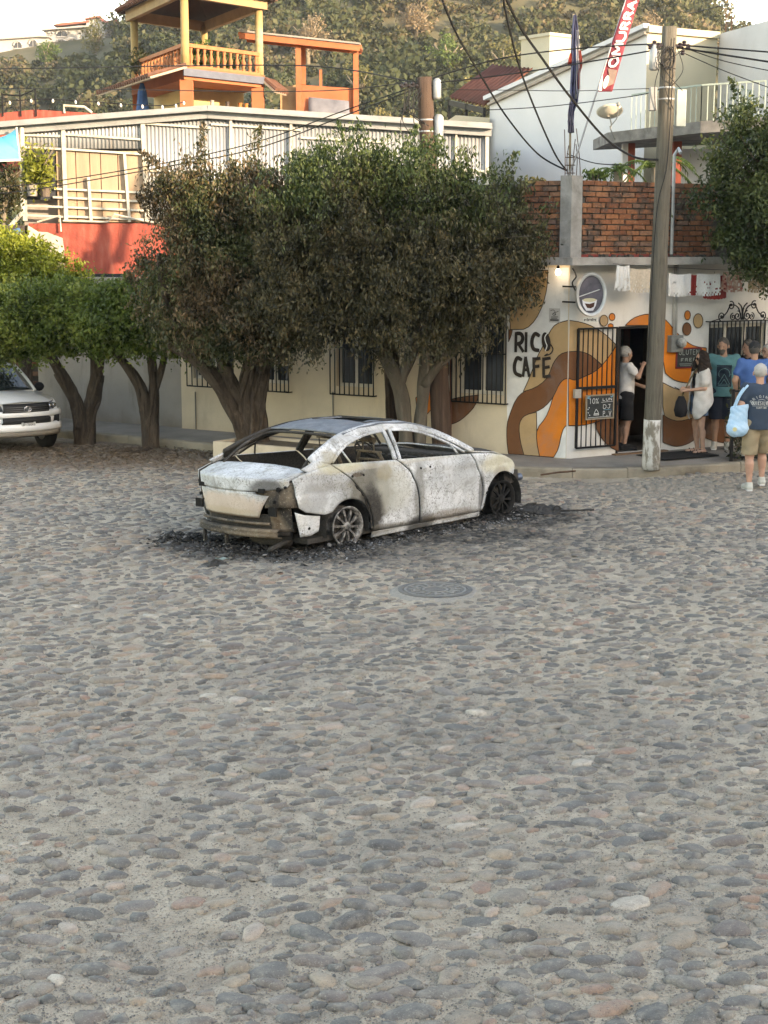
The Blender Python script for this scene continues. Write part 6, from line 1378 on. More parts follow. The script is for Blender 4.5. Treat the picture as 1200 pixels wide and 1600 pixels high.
for sd in (-1, 1):
    panel('rear_quarter_panel', car, [(-.77, .88), (-.6, .935), (-.4, .975), (-.2, 1.0)], [(-.71, .55), (-.62, .49), (-.36, .43)] + arc(.03, .23, .345, 150, 2, 16)[1:] + [(.42, .14)], [(-.71, .55), (-.74, .70), (-.77, .88)], sh(seamR, -.010), sd, 40, 20)
    rd = panel('rear_door', car, belt(-.185, .845), [(.44, .135), (.8, .125), (1.21, .13)], sh(seamR, .011), sh(seamB, -.014), sd)
    fd = panel('front_door', car, belt(.862, 2.15), [(1.235, .13), (1.8, .125), (2.345, .13)], sh(seamB, .014), sh(seamF, -.010), sd)
    panel('front_fender', car, smooth2([(2.17, .90), (2.5, .875), (2.85, .80), (3.12, .70), (3.25, .62)]), [(2.375, .13), (2.40, .14)] + arc(2.80, .23, .375, 188, 48, 16)[0:] + [(3.10, .545), (3.14, .555)], sh(seamF, .010), [(3.14, .555), (3.20, .58), (3.25, .62)], sd, 40, 16)
    panel('sill', car, [(.43, .118), (2.37, .118)], [(.43, .045), (1.2, .055), (2.37, .06)], [(.43, .045), (.43, .118)], [(2.37, .06), (2.37, .118)], sd, 24, 4, inset=.012)
    # handles burnt out: dark recess with two mounting holes
    for dr_, hx, hz in ((rd, .18, .845), (fd, 1.31, .825)):
        b = MB(); pts = [onside(hx+.085*math.cos(a), hz+.026*math.sin(a), sd, -.004) for a in [6.2832*i/16 for i in range(16)]]; b.poly(pts); b.build('handle_recess', M_RUSTB if dr_ is rd else M_ASH, dr_)
        for q in (-.085, .085):
            b = MB(); b.poly([onside(hx+q+.018*math.cos(a), hz-.012+.016*math.sin(a), sd, -.007) for a in [6.2832*i/10 for i in range(10)]]); b.build('handle_hole', M_CHARD, dr_)
    # door window frames
    strip('window_frame', rd, [(-.15, 1.02), (.02, 1.12), (.22, 1.205), (.5, 1.268), (.84, 1.295)], .036, sd, th=.035); strip('window_frame', rd, [(.845, .965), (.87, 1.14), (.875, 1.315)], .062, sd, th=.035); strip('window_divider', rd, [(.13, .985), (.07, 1.13)], .022, sd, th=.02)
    strip('window_frame', fd, [(1.0, 1.295), (1.3, 1.265), (1.6, 1.175), (1.85, 1.06), (2.06, .93)], .036, sd, th=.035); strip('window_frame', fd, [(.92, .955), (.955, 1.14), (.975, 1.31)], .055, sd, th=.035); strip('window_divider', fd, [(1.93, .92), (1.87, 1.03)], .02, sd, th=.02)
    # pillars and roof rail
    strip('b_pillar', car, [(.885, .955), (.915, 1.14), (.925, 1.32)], .05, sd, [M_CHAR, M_CHAR], .05, .015)
    strip('roof_rail', car, [(-.42, 1.05), (-.15, 1.165), (.15, 1.265), (.5, 1.325), (.9, 1.345), (1.3, 1.318), (1.65, 1.225), (1.95, 1.09), (2.22, .93)], (.12, .075), sd, th=.04)
    # sail panel between rear window and rear door
    rows = coons(smooth2([(-.40, 1.045), (-.15, 1.15), (.1, 1.24), (.35, 1.295)]), smooth2([(-.19, 1.005), (-.02, 1.12), (.18, 1.205), (.42, 1.27)]), [(-.19, 1.005), (-.40, 1.045)], [(.42, 1.27), (.35, 1.295)], 16, 4)
    b = MB(); b.grid([[onside(p.x, p.y, sd) for p in r] for r in rows]); solidify(b.build('c_pillar', [M_ASH, M_CHAR], car, True), .02, -1 if sd < 0 else 1, 1)
    rows = coons([(-.62, .985), (-.40, 1.06)], [(-.55, .945), (-.19, 1.0)], [(-.55, .945), (-.62, .985)], [(-.19, 1.0), (-.40, 1.06)], 10, 4)
    b = MB(); b.grid([[onside(p.x, p.y, sd) for p in r] for r in rows]); solidify(b.build('pillar_base', [M_ASH, M_CHAR], car, True), .02, -1 if sd < 0 else 1, 1)
    # plate behind the rear wheel where the bumper corner was
    b = MB(); rows = coons([(-.74, .50), (-.62, .455), (-.40, .42)], [(-.66, .20), (-.52, .20), (-.40, .24)], [(-.66, .20), (-.74, .50)], [(-.40, .24), (-.40, .42)], 10, 8); b.grid([[onside(p.x, p.y, sd, .035) for p in r] for r in rows]); o = b.build('bumper_bracket', [M_ASH, M_CHAR], car, True); solidify(o, .012, 0, 1)
    b = MB(); b.poly([onside(-.55+.018*math.cos(a), .29+.018*math.sin(a), sd, .025) for a in [6.2832*i/10 for i in range(10)]]); b.build('bolt_hole', M_CHARD, o)
    # inner wheel wells
    for cx, r_ in ((.03, .345), (2.80, .375)):
        b = MB(); rows = [[(x, sd*y, z) for x, z in arc(cx, .23, r_, 195, -15, 14)] for y in (.84, .60, .40)]; b.grid(rows); b.poly([(x, sd*.42, z) for x, z in arc(cx, .23, r_, 195, -15, 14)]); b.build('wheel_well', M_CHAR, car, True)
# roof skin with sunroof hole
def rail_z(x): return lerp([-.42, -.15, .15, .5, .9, 1.3, 1.65], [1.05, 1.165, 1.265, 1.325, 1.348, 1.322, 1.23], x)
xs = [.20+1.46*i/24 for i in range(25)]; rows = []
for x in xs:
    z = rail_z(x)+.02; hw = halfw(x, rail_z(x))-.02; rows.append([Vector((x+.05*(1-(f*2-1)**2)*(-1 if x < .5 else .6), (f*2-1)*hw, z+.028*(1-(f*2-1)**2)+.006*mnoise.noise(Vector((x*4, f*6, 0))))) for f in [j/16 for j in range(17)]])
b = MB(); b.v = [tuple(p) for r in rows for p in r]
for i in range(24):
    for j in range(16):
        if .74 < (xs[i]+xs[i+1])/2 < 1.22 and 3 <= j <= 12: continue
        b.f.append((i*17+j, i*17+j+1, (i+1)*17+j+1, (i+1)*17+j)); b.m.append(0)
solidify(b.build('roof', [M_ROOFB, M_ROOFB], car, True), .02, -1, 1)
b = MB(); hw = .44
for p, q in (((.76, -hw), (.76, hw)), ((1.20, -hw), (1.20, hw)), ((.76, -hw), (1.20, -hw)), ((.76, hw), (1.20, hw))): b.bar((*p, rail_z(.9)+.042), (*q, rail_z(.9)+.042), .03, .02)
b.build('sunroof_frame', M_CHAR, car)
# boot: lid top, lid rear face, recess, lower lid
def cx_(y): return -.04*(1-(y/.72)**2)
rows = []
for i in range(11):
    f = i/10; rows.append([Vector((-.50-.50*f+cx_(y)*f-.10*(1-f)*(1-(y/.75)**2)*-.9+(.24*f*(abs(y)/.76)**3), y, lerp([0, .5, .85, 1], [.955, .92, .885, .868], f)+.018*(1-(y/.76)**2)+.004*mnoise.noise(Vector((f*5, y*5, 2))))) for y in [(-.76+1.52*j/22)*(1-.02*f) for j in range(23)]])
lid = MB().grid(rows); lid = lid.build('boot_lid', [M_ASH, M_CHAR], car, True); solidify(lid, .02, -1, 1)
def rearpatch(name, parent, y0, y1, zt, zb, xt, xb, nu=20, nv=8, mat=None, yb0=None, yb1=None, bulge=.02, th=.015):
    b = MB(); rows = []
    for j in range(nv+1):
        v = j/nv; row = []
        for i in range(nu+1):
            f = i/nu; y = (y0+(y1-y0)*f)*(1-v)+((yb0 if yb0 is not None else y0)+((yb1 if yb1 is not None else y1)-(yb0 if yb0 is not None else y0))*f)*v; z = (zt(y) if callable(zt) else zt)*(1-v)+(zb(y) if callable(zb) else zb)*v
            x = xt+(xb-xt)*v - bulge*math.sin(math.pi*v) - .04*(1-(y/.72)**2) + .24*(abs(y)/.76)**3 + .004*mnoise.noise(Vector((y*6, z*6, 5))); row.append((x, y, z))
        rows.append(row)
    o = b.grid(rows).build(name, [mat or M_ASH, mat or M_ASH], parent, True); solidify(o, th, 0, 1); return o
rearpatch('lid_edge', lid, -.745, .745, lambda y: .868+.018*(1-(y/.76)**2), lambda y: .735+.05*(abs(y)/.72)**4, -1.0, -.99, 30, 6, bulge=.0)
rearpatch('lid_recess', lid, -.62, .66, .745, .69, -.93, -.935, 22, 3, M_RUSTB, bulge=0)
rearpatch('lid_skin', lid, -.56, .70, lambda y: .722 if y > -.3 else .722+.13*(y+.3), .42, -.985, -.925, 30, 12, M_ASH, -.40, .66, .012)
b = MB(); b.tube([(-1.015+.24*(abs(y)/.76)**3, y, .718) for y in [-.42+.84*i/12 for i in range(13)]], .013, 6); b.build('plate_lamp_bar', M_ASH, lid)
for y0 in (-.55, .44):
    b = MB(); b.box(-.972, -.95, y0, y0+.11, .725, .775); b.build('lamp_socket', M_CHARD, lid)
# lamp cavities in the corners
for sd in (-1, 1):
    P = [(-.955, .60), (-.90, .70), (-.80, .805), (-.71, .845), (-.72, .82), (-.86, .63)]
    b = MB(); rows = []
    for z in (.845, .78, .70, .60, .55):
        k = (z-.55)/.30; rows.append([(-.93+.02*(1-k), sd*.50, z), (-.87, sd*.60, z), (-.79, sd*.71, z), (-.70-.02*k, sd*(.80), z)])
    cav = b.grid(rows).build('lamp_cavity', [M_RUSTB, M_RUSTB], car, True); solidify(cav, .02, 0, 1)
    for (zz, yy, rr_, xx) in ((.765, .66, .028, -.835), (.79, .72, .016, -.785), (.62, .62, .020, -.865)):
        b = MB(); b.lathe([(rr_, -.02), (rr_, .0), (rr_*.6, .004)], (xx-.012, sd*yy, zz), 12, axis='x'); b.build('bulb_hole', M_CHARD, cav)
    b = MB(); b.box(-.925, -.90, min(sd*.56, sd*.68), max(sd*.56, sd*.68), .46, .56); b.build('vent_hole', M_CHARD, car)
    rearpatch('corner_panel', car, sd*.50, sd*.70, .60, .26, -.905, -.86, 8, 8, M_RUSTB, bulge=.0)
# lower rear panel, bumper beam, brackets
rearpatch('rear_panel', car, -.66, .66, .46, .20, -.885, -.84, 24, 6, M_CHAR, bulge=0)
b = MB(); rows = []
for y in [-.66+1.32*i/20 for i in range(21)]:
    x = -1.03+.15*(abs(y)/.66)**2.4; rows.append([(x+.06, y, .20), (x, y, .205), (x-.012, y, .235), (x+.004, y, .25), (x-.012, y, .268), (x, y, .295), (x+.06, y, .30)])
beam = b.grid(rows).build('bumper_beam', M_RUSTB, car, True); solidify(beam, .008)
b = MB(); rows = [[(-.99+.14*(abs(y)/.66)**2.4+dx, y, z) for dx, z in ((.0, .345), (-.02, .36), (.0, .375))] for y in [-.56+1.12*i/16 for i in range(17)]]; solidify(b.grid(rows).build('upper_bracket', M_RUSTB, car, True), .01)
for y in (.50, .12):
    b = MB(); b.box(-.97, -.93, y-.014, y+.014, .06, .20); b.build('hanger', M_RUSTB, car)
b = MB(); b.lathe([(.02, -.30), (.10, -.26), (.115, 0), (.10, .26), (.02, .30)], (-.62, -.28, .14), 14, axis='y'); mf = b.build('muffler', M_CHAR, car, True)
b = MB(); b.tube(catmull([(-.62, -.55, .13), (-.80, -.60, .11), (-.96, -.60, .07)], 5), .030, 8); b.build('tail_pipe', M_CHAR, mf, True)
# bonnet, cowl, front end
rows = []
for i in range(15):
    f = i/14; x = 2.24+.98*f; row = []
    for j in range(19):
        s = j/18*2-1; hw = halfw(x, .8)*.93-.05*f; row.append((x+.10*f*(1-s*s), s*hw, lerp([0, .5, .85, 1], [.925, .865, .765, .67], f)+.035*(1-s*s)-.03*(f > .9)+.012*mnoise.noise(Vector((x*3, s*2, 0)))))
    rows.append(row)
solidify(MB().grid(rows).build('bonnet', [M_ASH, M_CHAR], car, True), .02, 1, 1)
b = MB(); b.box(2.02, 2.30, -.74, .74, .78, .885); bevel(b.build('cowl', M_CHAR, car), .03)
b = MB(); b.box(3.02, 3.10, -.62, .62, .22, .58); b.bar((3.18, -.62, .40), (3.18, .62, .40), .06, .10); b.build('radiator_support', M_RUSTB, car)
b = MB(); b.bar((2.95, -.70, .48), (3.20, -.72, .50), .10, .16); b.build('lamp_bracket', M_CHAR, car)
hb = MB(); hb.lathe([(.03, -.05), (.05, -.02), (.052, .02), (.03, .045)], (3.25, -.74, .47), 12, axis='x'); hb.build('horn', simple('blued_steel', (.16, .19, .25), .4, .4, 20, metal=.6), car, True)
# cabin
b = MB(); b.box(-.55, 2.3, -.78, .78, .10, .16); b.build('floor_pan', M_CHAR, car)
b = MB(); b.box(-.56, -.10, -.70, .70, .86, .895); b.build('parcel_shelf', M_CHAR, car)
b = MB(); b.add([(-.30, -.68, .86), (-.30, .68, .86), (.0, .68, .30), (.0, -.68, .30)], [(0,1,2,3)]); solidify(b.build('rear_bulkhead', M_CHAR, car), .03)
def seat(y, x):
    b = MB(); pts = [(x+.05, .30), (x-.02, .55), (x-.10, .85), (x-.14, 1.02)]
    for s in (-.22, .22): b.tube(catmull([(px_, y+s*(1 if k < 3 else .7), pz) for k, (px_, pz) in enumerate(pts)], 5), .022, 6)
    for pz, px_ in ((.45, x+.01), (.62, x-.04), (.78, x-.08), (.92, x-.12), (1.02, x-.14)): b.bar((px_, y-.2, pz), (px_, y+.2, pz), .025)
    for k in range(7): b.tube([(x+.0-.02*k*.6, y-.18+.06*k, .42), (x-.09, y-.18+.06*k, .92)], .006, 4)
    for s in (-.09, .09): b.tube([(x-.14, y+s, 1.0), (x-.15, y+s, 1.17)], .009, 5)
    b.bar((x-.15, y-.12, 1.17), (x-.15, y+.12, 1.17), .03, .06); b.box(x-.02, x+.48, y-.23, y+.23, .26, .32); b.build('seat_frame', M_RUSTB, car, True)
seat(-.37, 1.02); seat(.37, 1.02)
b = MB(); b.bar((1.86, -.74, .80), (1.86, .74, .80), .09); b.bar((1.80, -.70, .70), (1.80, .70, .70), .05)
rr = random.Random(6)
for k in range(26): y = rr.uniform(-.7, .7); b.bar((1.78+rr.uniform(-.1, .2), y, .72+rr.uniform(0, .15)), (1.82+rr.uniform(-.1, .25), y+rr.uniform(-.2, .2), .74+rr.uniform(0, .18)), rr.uniform(.012, .05), rr.uniform(.01, .03))
b.build('dash_frame', M_CHAR, car)
b = MB(); cw = Vector((1.58, .36, .88)); Rw = Matrix.Rotation(R(65), 4, 'Y'); ring = [cw+Rw @ Vector((.175*math.cos(a), .175*math.sin(a), 0)) for a in [6.2832*i/24 for i in range(25)]]; b.tube(ring, .011, 6)
for a in (.3, 2.6, 4.7): b.bar(cw, cw+Rw @ Vector((.17*math.cos(a), .17*math.sin(a), 0)), .02)
b.tube([cw, cw+Vector((.3, 0, -.14))], .025, 6); b.build('steering_wheel', M_CHAR, car, True)
b = MB(); q = random.Random(3)
for k in range(120):
    x, y = q.uniform(-.45, 1.9), q.uniform(-.7, .7); s = q.uniform(.02, .07); b.box(x-s, x+s, y-s, y+s, .16, .16+q.uniform(.02, .22), T=None)
o = b.build('cabin_debris', M_CHAR, car); o['kind'] = 'stuff'
b = MB(); b.tube(catmull([(-.1, -.6, .88), (-.02, -.58, 1.05), (.05, -.5, .95), (.3, -.45, .75)], 5), .008, 5); b.tube(catmull([(-.35, -.2, .9), (-.38, -.15, .97), (-.36, -.1, .9)], 4), .006, 4); b.build('loose_wire', M_CHAR, car)
# windscreen and back window inner edges
for nm, P in (('windscreen_frame', [(2.18, .68, .93), (1.98, .62, 1.10), (1.68, .55, 1.235), (1.66, 0, 1.27), (1.68, -.55, 1.235), (1.98, -.62, 1.10), (2.18, -.68, .93)]), ('rear_window_frame', [(-.50, .66, .95), (-.20, .60, 1.16), (.14, .56, 1.265), (.10, 0, 1.30), (.14, -.56, 1.265), (-.20, -.60, 1.16), (-.50, -.66, .95)])):
    b = MB(); b.tube(catmull([Vector(p) for p in P], 4), .018, 6); b.build(nm, M_CHAR, car, True)
# wheels: bare alloy rims
M_RIM = burnt('burnt_alloy', 'rust'); 
t = NT('sooty_alloy'); P = t.coord('Object'); M_RIMS = t.done(t.ramp(t.noise(P, 14, 7, .7), [(.34, (.02, .019, .018)), (.5, (.14, .13, .12)), (.68, (.42, .40, .37))]), .55, t.bump(t.noise(P, 50, 4), .3, .01), .35)
def wheel(x, y, sd, mat, sink=0., tilt=0.):
    ro = .235; t_ = MB(); w = .17
    t_.lathe([(ro, -w/2), (ro+.012, -w/2+.008), (ro+.010, -w/2+.02), (ro-.025, -w/2+.035), (ro-.03, w/2-.03), (ro+.008, w/2-.015), (ro+.012, w/2), (ro-.006, w/2), (ro-.03, w/2-.03)], n=40, axis='y', cap=False)
    o = t_.build('wheel', mat, car, True); o.location = (x, y*sd, ro+.002-sink); o.rotation_euler = (tilt, 0, 0) if sd > 0 else (tilt, 0, math.pi)
    fy = w/2-.03
    for k in range(10):
        a = 6.2832*k/10+.13; b = MB(); d = Vector((math.cos(a), 0, math.sin(a))); tn = Vector((-math.sin(a), 0, math.cos(a)))
        pts = []
        for r_, wd_, yy in ((.045, .030, fy+.012), (.13, .020, fy+.014), (.212, .044, fy-.004)):
            pts += [d*r_+tn*wd_*.5+Vector((0, yy, 0)), d*r_-tn*wd_*.5+Vector((0, yy, 0)), d*r_-tn*wd_*.42+Vector((0, yy-.035, 0)), d*r_+tn*wd_*.42+Vector((0, yy-.035, 0))]
        b.add(pts, [(i*4+j, i*4+(j+1) % 4, (i+1)*4+(j+1) % 4, (i+1)*4+j) for i in range(2) for j in range(4)]+[(0,1,2,3),(8,11,10,9)]); b.build('spoke', mat, o)
    b = MB(); b.lathe([(.055, fy-.03), (.055, fy+.012), (.035, fy+.02), (.001, fy+.02)], n=16, axis='y'); b.build('hub', mat, o, True)
    b = MB(); b.lathe([(.14, -.03), (.14, -.005), (.001, -.005)], n=24, axis='y'); b.build('brake_disc', M_CHAR, o)
for sd in (-1, 1): wheel(.03, .76, sd, M_RIMS); wheel(2.80, .755, sd, M_CHARD)
# ------------------------------------------------------------------ ash, melted rubber and scraps on the ground
def debris(name, lab, boxes, n, mat, seed, smin=.01, smax=.05, hmax=.05):
    """heap of flakes lying around the burnt car; boxes are (x,y,rx,ry,weight) in car coordinates"""
    rng = np.random.default_rng(seed); W = np.array([q[4] for q in boxes], float); W /= W.sum(); bi = rng.choice(len(boxes), n, p=W); Bx = np.array(boxes)[bi]
    g = rng.normal(size=(n, 2))*.55; x = Bx[:, 0]+g[:, 0]*Bx[:, 2]; y = Bx[:, 1]+g[:, 1]*Bx[:, 3]; dens = np.exp(-(g**2).sum(1)*1.2)
    ca, sa = math.cos(CARH), math.sin(CARH); X = CARO.x+x*ca-y*sa; Y = CARO.y+x*sa+y*ca; Z = gz(X, Y)+.012+rng.random(n)*hmax*dens
    s = rng.uniform(smin, smax, n)*(rng.random(n)**1.5*.8+.4); V = []; base = np.array([[-1, -1, -.35], [1, -1, -.35], [1, 1, -.35], [-1, 1, -.35], [-.6, -.7, .5], [.8, -.5, .35], [.6, .7, .5], [-.8, .5, .3]])
    a = rng.uniform(0, 6.28, n); asp = rng.uniform(.35, 1, n); tl = rng.normal(0, .35, (n, 2))
    bx = base[None]*s[:, None, None]*np.stack([np.ones(n), asp, rng.uniform(.25, .6, n)], -1)[:, None]*rng.uniform(.6, 1.3, (n, 8, 3))
    bx[:, :, 2] += bx[:, :, 0]*tl[:, :1]+bx[:, :, 1]*tl[:, 1:]
    r0 = bx[:, :, 0]*np.cos(a)[:, None]-bx[:, :, 1]*np.sin(a)[:, None]; r1 = bx[:, :, 0]*np.sin(a)[:, None]+bx[:, :, 1]*np.cos(a)[:, None]
    V = np.stack([r0+X[:, None], r1+Y[:, None], bx[:, :, 2]+Z[:, None]], -1).reshape(-1, 3)
    f = np.array([(0,3,2,1),(4,5,6,7),(0,1,5,4),(1,2,6,5),(2,3,7,6),(3,0,4,7)]); F = (f[None]+(np.arange(n)*8)[:, None, None]).reshape(-1, 4)
    o = obj(name, np_mesh(name, V, F, mat)); tag(o, lab, 'debris', kind='stuff'); return o
t = NT('char_flakes'); rnd = t.n('NewGeometry').outputs['Random Per Island']; M_FLAKE = t.done(t.ramp(rnd, [(0, (.008, .008, .008)), (.6, (.022, .021, .020)), (.85, (.06, .057, .053)), (.96, (.16, .155, .15)), (1, (.38, .37, .36))]), .85)
t = NT('ash_flakes'); rnd = t.n('NewGeometry').outputs['Random Per Island']; M_ASHF = t.done(t.ramp(rnd, [(0, (.02, .02, .02)), (.6, (.09, .09, .09)), (.9, (.20, .205, .21)), (1, (.42, .43, .44))]), .9)
debris('charred_debris', 'black charred plastic and rubber heaped around the burnt car', [(-.9, -.1, .45, .9, 3), (-1.0, .9, .4, .35, 1.1), (.03, -.85, .45, .16, 1.4), (2.85, -.85, .5, .22, 2.2), (3.2, -.75, .3, .3, 1.8), (1.4, -.95, 1., .12, 1.), (1.2, 0, 1.2, .6, 1.5), (3.1, .3, .5, .8, 1.5)], 5600, M_FLAKE, 1, .010, .038, .055)
debris('grey_ash', 'pale grey ash and glass crumbs scattered along the car side', [(.1, -1.0, .5, .16, 2.), (1.3, -1.05, 1.1, .16, 1.5), (-.8, -1.0, .6, .3, 1.2), (2.6, -1.1, .6, .25, 1.2), (-1.3, .2, .4, .8, .8), (.5, -1.2, 1.6, .5, 1.)], 2600, M_ASHF, 2, .006, .018, .015)
def clump(name, lab, u, v, rx, ry, h, seed, mat, rot=0.):
    p = pg(u, v); rr_ = random.Random(seed); b = MB(); nu, nv = 28, 7; rows = []
    for i in range(nv+1):
        f = i/nv; row = []
        for j in range(nu+1):
            a = 6.2832*(j % nu)/nu; w = 1+.45*mnoise.noise(Vector((math.cos(a)*1.6+seed, math.sin(a)*1.6, f*1.5))); r_ = (1-f**2.2)*w; row.append((rx*r_*math.cos(a), ry*r_*math.sin(a), h*(f**.7)*(1+.8*mnoise.noise(Vector((math.cos(a)*3, math.sin(a)*3+seed, f*4))))-.01))
        rows.append(row)
    o = b.grid(rows).build(name, mat); o.location = (p.x, p.y, float(gz(p.x, p.y))); o.rotation_euler = (0, 0, rot); tag(o, lab, 'debris', 'melted lumps round the burnt car'); return o
M_MELT = simple('melted_rubber', (.018, .017, .017), .7, .5, 30, bump=.9, bscale=50, c2=(.05, .048, .045))
clump('melted_lump', 'black melted lump on the cobbles left of the rear bumper', 283, 855, .26, .16, .05, 1, M_MELT); clump('melted_lump', 'small black lump with a glassy scrap nearest the camera', 338, 884, .15, .09, .06, 2, M_MELT); clump('melted_lump', 'flat black lump behind the rear wheel', 452, 874, .22, .11, .04, 3, M_MELT)
clump('melted_lump', 'thin black strip of rubber beside the front door', 728, 848, .24, .05, .025, 4, M_MELT, .1); clump('melted_lump', 'black heap spilled before the front wheel', 838, 800, .38, .22, .10, 5, M_MELT, .1); clump('melted_lump', 'black scrap under the rear bumper', 375, 860, .3, .15, .05, 6, M_MELT)
b = MB(); p = pg(346, 881); b.grid([[(i*.03-.07, j*.02, .035+.012*math.sin(i*1.7+j)) for i in range(6)] for j in range(4)]); o = b.build('glass_scrap', simple('greenish_glass', (.18, .24, .22), .2, .4, 20)); o.location = (p.x, p.y, .02); solidify(o, .006); tag(o, 'greenish scrap of windscreen glass on the black lump', 'glass')
a, c = pg(868, 802), pg(928, 800); t = thing('bent_rod', 'thin black rod lying on the cobbles before the burnt car', 'rod', a)
b = MB(); b.tube([(0, 0, .035), ((c-a).x*.5, (c-a).y*.5, .03), ((c-a).x, (c-a).y, .035)], .014, 6); b.build('shaft', M_MELT, t, True); b = MB(); b.tube([(.02+.045*math.cos(q), 0, .06+.04*math.sin(q)) for q in [6.2832*i/12 for i in range(13)]], .012, 6); b.build('eye', M_MELT, t, True)
# ================================================================== POLES, WIRES, FLAGS
def polewood(name, c, c2):
    t = NT(name); P = t.coord('Object'); n = t.noise(t.mapping(P, (1, 1, .06)), 22, 8, .7, .6); f = t.noise(P, 60, 4, .7); g = t.noise(P, 1.4, 5)
    cc = t.ramp(n, [(.25, tuple(k*.35 for k in c2)), (.45, c2), (.7, c)]); cc = t.mix(t.step(g, .45, .65), cc, tuple(k*.7 for k in c))
    return t.done(cc, .92, t.bump(t.math('ADD', n, t.math('MULTIPLY', f, .3)), .8, .02))
M_POLE = polewood('weathered_grey_pole', (.175, .155, .125), (.095, .084, .065)); M_POLE2 = polewood('dark_brown_pole', (.115, .075, .055), (.06, .038, .028))
M_STEEL = simple('galvanised_steel', (.42, .43, .43), .5, .3, 8, metal=.4); M_WIRE = simple('black_cable', (.015, .015, .016), .6)
def pline_pole(base, top, r0, r1, n=18): return [Vector(base).lerp(Vector(top), i/n) for i in range(n+1)], [r0+(r1-r0)*i/n for i in range(n+1)]
P1b = Vector((4.14, 23.62, .12)); P1t = py(1046, 42, 23.55)
po = thing('utility_pole', 'weathered grey wooden utility pole on the pavement before the cafe', 'pole', P1b); o_ = P1b
pts, rad = pline_pole(P1b, P1t, .138, .112); b = MB(); b.tube([p-o_ for p in pts], rad, 16, lump=.025, seed=1); b.build('shaft', M_POLE, po, True)
pts, rad = pline_pole(P1b, P1b.lerp(P1t, .118), .1405, .1375, 6)
t = NT('flaking_white_base'); P = t.coord('Object'); M_WBASE = t.done(t.mix(t.step(t.noise(t.mapping(P, (1, 1, .35)), 9, 8, .7), .46, .58), (.52, .50, .46), (.20, .175, .14)), .9, t.bump(t.noise(P, 30, 5), .5, .01))
b = MB(); b.tube([p-o_ for p in pts], rad, 16, lump=.025, seed=1); b.build('white_base', M_WBASE, po, True)
def on1(v, off=0.): f = (730-v)/(730-42); return P1b.lerp(P1t, f)-o_+Vector((off, 0, 0))
for v in (133, 150):
    b = MB(); q = on1(v); b.lathe([(.121, -.012), (.124, 0), (.121, .012)], (q.x, q.y, q.z), 18, cap=False); b.build('strap', M_STEEL, po)
b = MB(); q = on1(90, -.22)+Vector((0, -.08, 0)); b.lathe([(.05, -.17), (.075, -.15), (.075, .10), (.05, .14), (.02, .20)], tuple(q), 14); b.build('transformer_can', M_STEEL, po, True)
b = MB(); q = on1(145, -.21)+Vector((0, -.06, 0)); b.box(q.x-.06, q.x+.05, q.y-.07, q.y+.05, q.z-.22, q.z+.12); bevel(b.build('junction_box', simple('junction_grey', (.3, .3, .29), .6), po), .01)
b = MB(); q = on1(158, .20)+Vector((0, .05, 0)); b.box(q.x-.05, q.x+.10, q.y-.07, q.y+.05, q.z-.32, q.z+.22, T=None); bevel(b.build('meter_cabinet', simple('cabinet_pale_green', (.42, .46, .42), .6), po), .015)
b = MB(); q = on1(70)
for sx in (-1, 1):
    for k, (dx, dz) in enumerate(((.16, .0), (.22, .03), (.28, -.02), (.2, -.1))): b.lathe([(.02, -.04), (.04, -.02), (.025, 0), (.04, .02), (.015, .04)], (q.x+sx*dx, q.y-.05, q.z+dz), 8)
    b.bar((q.x, q.y-.05, q.z), (q.x+sx*.3, q.y-.05, q.z), .035, .03)
b.build('insulators', simple('dark_porcelain', (.04, .03, .035), .35), po)
b = MB(); rr = random.Random(7)
for k in range(9):
    a = on1(72, rr.uniform(-.25, .3))+Vector((0, -.12, 0)); c = on1(rr.uniform(95, 170), rr.uniform(-.2, .25))+Vector((0, -.14, 0)); m_ = a.lerp(c, .5)+Vector((rr.choice((-1, 1))*rr.uniform(.05, .22), -.05, -.05)); b.tube(catmull([a, m_, c], 6), .006, 5)
q = on1(82); b.tube([(q.x-.02+.09*math.cos(a), q.y-.15, q.z-.08+.15*math.sin(a)) for a in [6.2832*i/20 for i in range(21)]], .012, 5)
b.tube(catmull([on1(60)+Vector((.05, -.14, 0)), on1(240)+Vector((.03, -.15, 0)), on1(330)+Vector((-.10, -.13, 0)), on1(560)+Vector((-.13, -.10, 0))], 6), .008, 5)
b.build('cable_loops', M_WIRE, po)
b = MB(); q = WR.sz(1052, 300, .05); b.tube([WR.w(q[0], -.05, 3.36)-o_, WR.w(q[0], -.05, WR.sz(1052, 242, .05)[1])-o_, WR.w(q[0]+.06, -.08, WR.sz(1052, 232, .05)[1])-o_, WR.w(q[0]+.0, -.2, WR.sz(1052, 240, .05)[1])-o_], .028, 8)
mast = b.build('service_mast', M_STEEL); mast.location = o_; tag(mast, 'galvanised service mast with a bent head on the brick parapet', 'pipe')
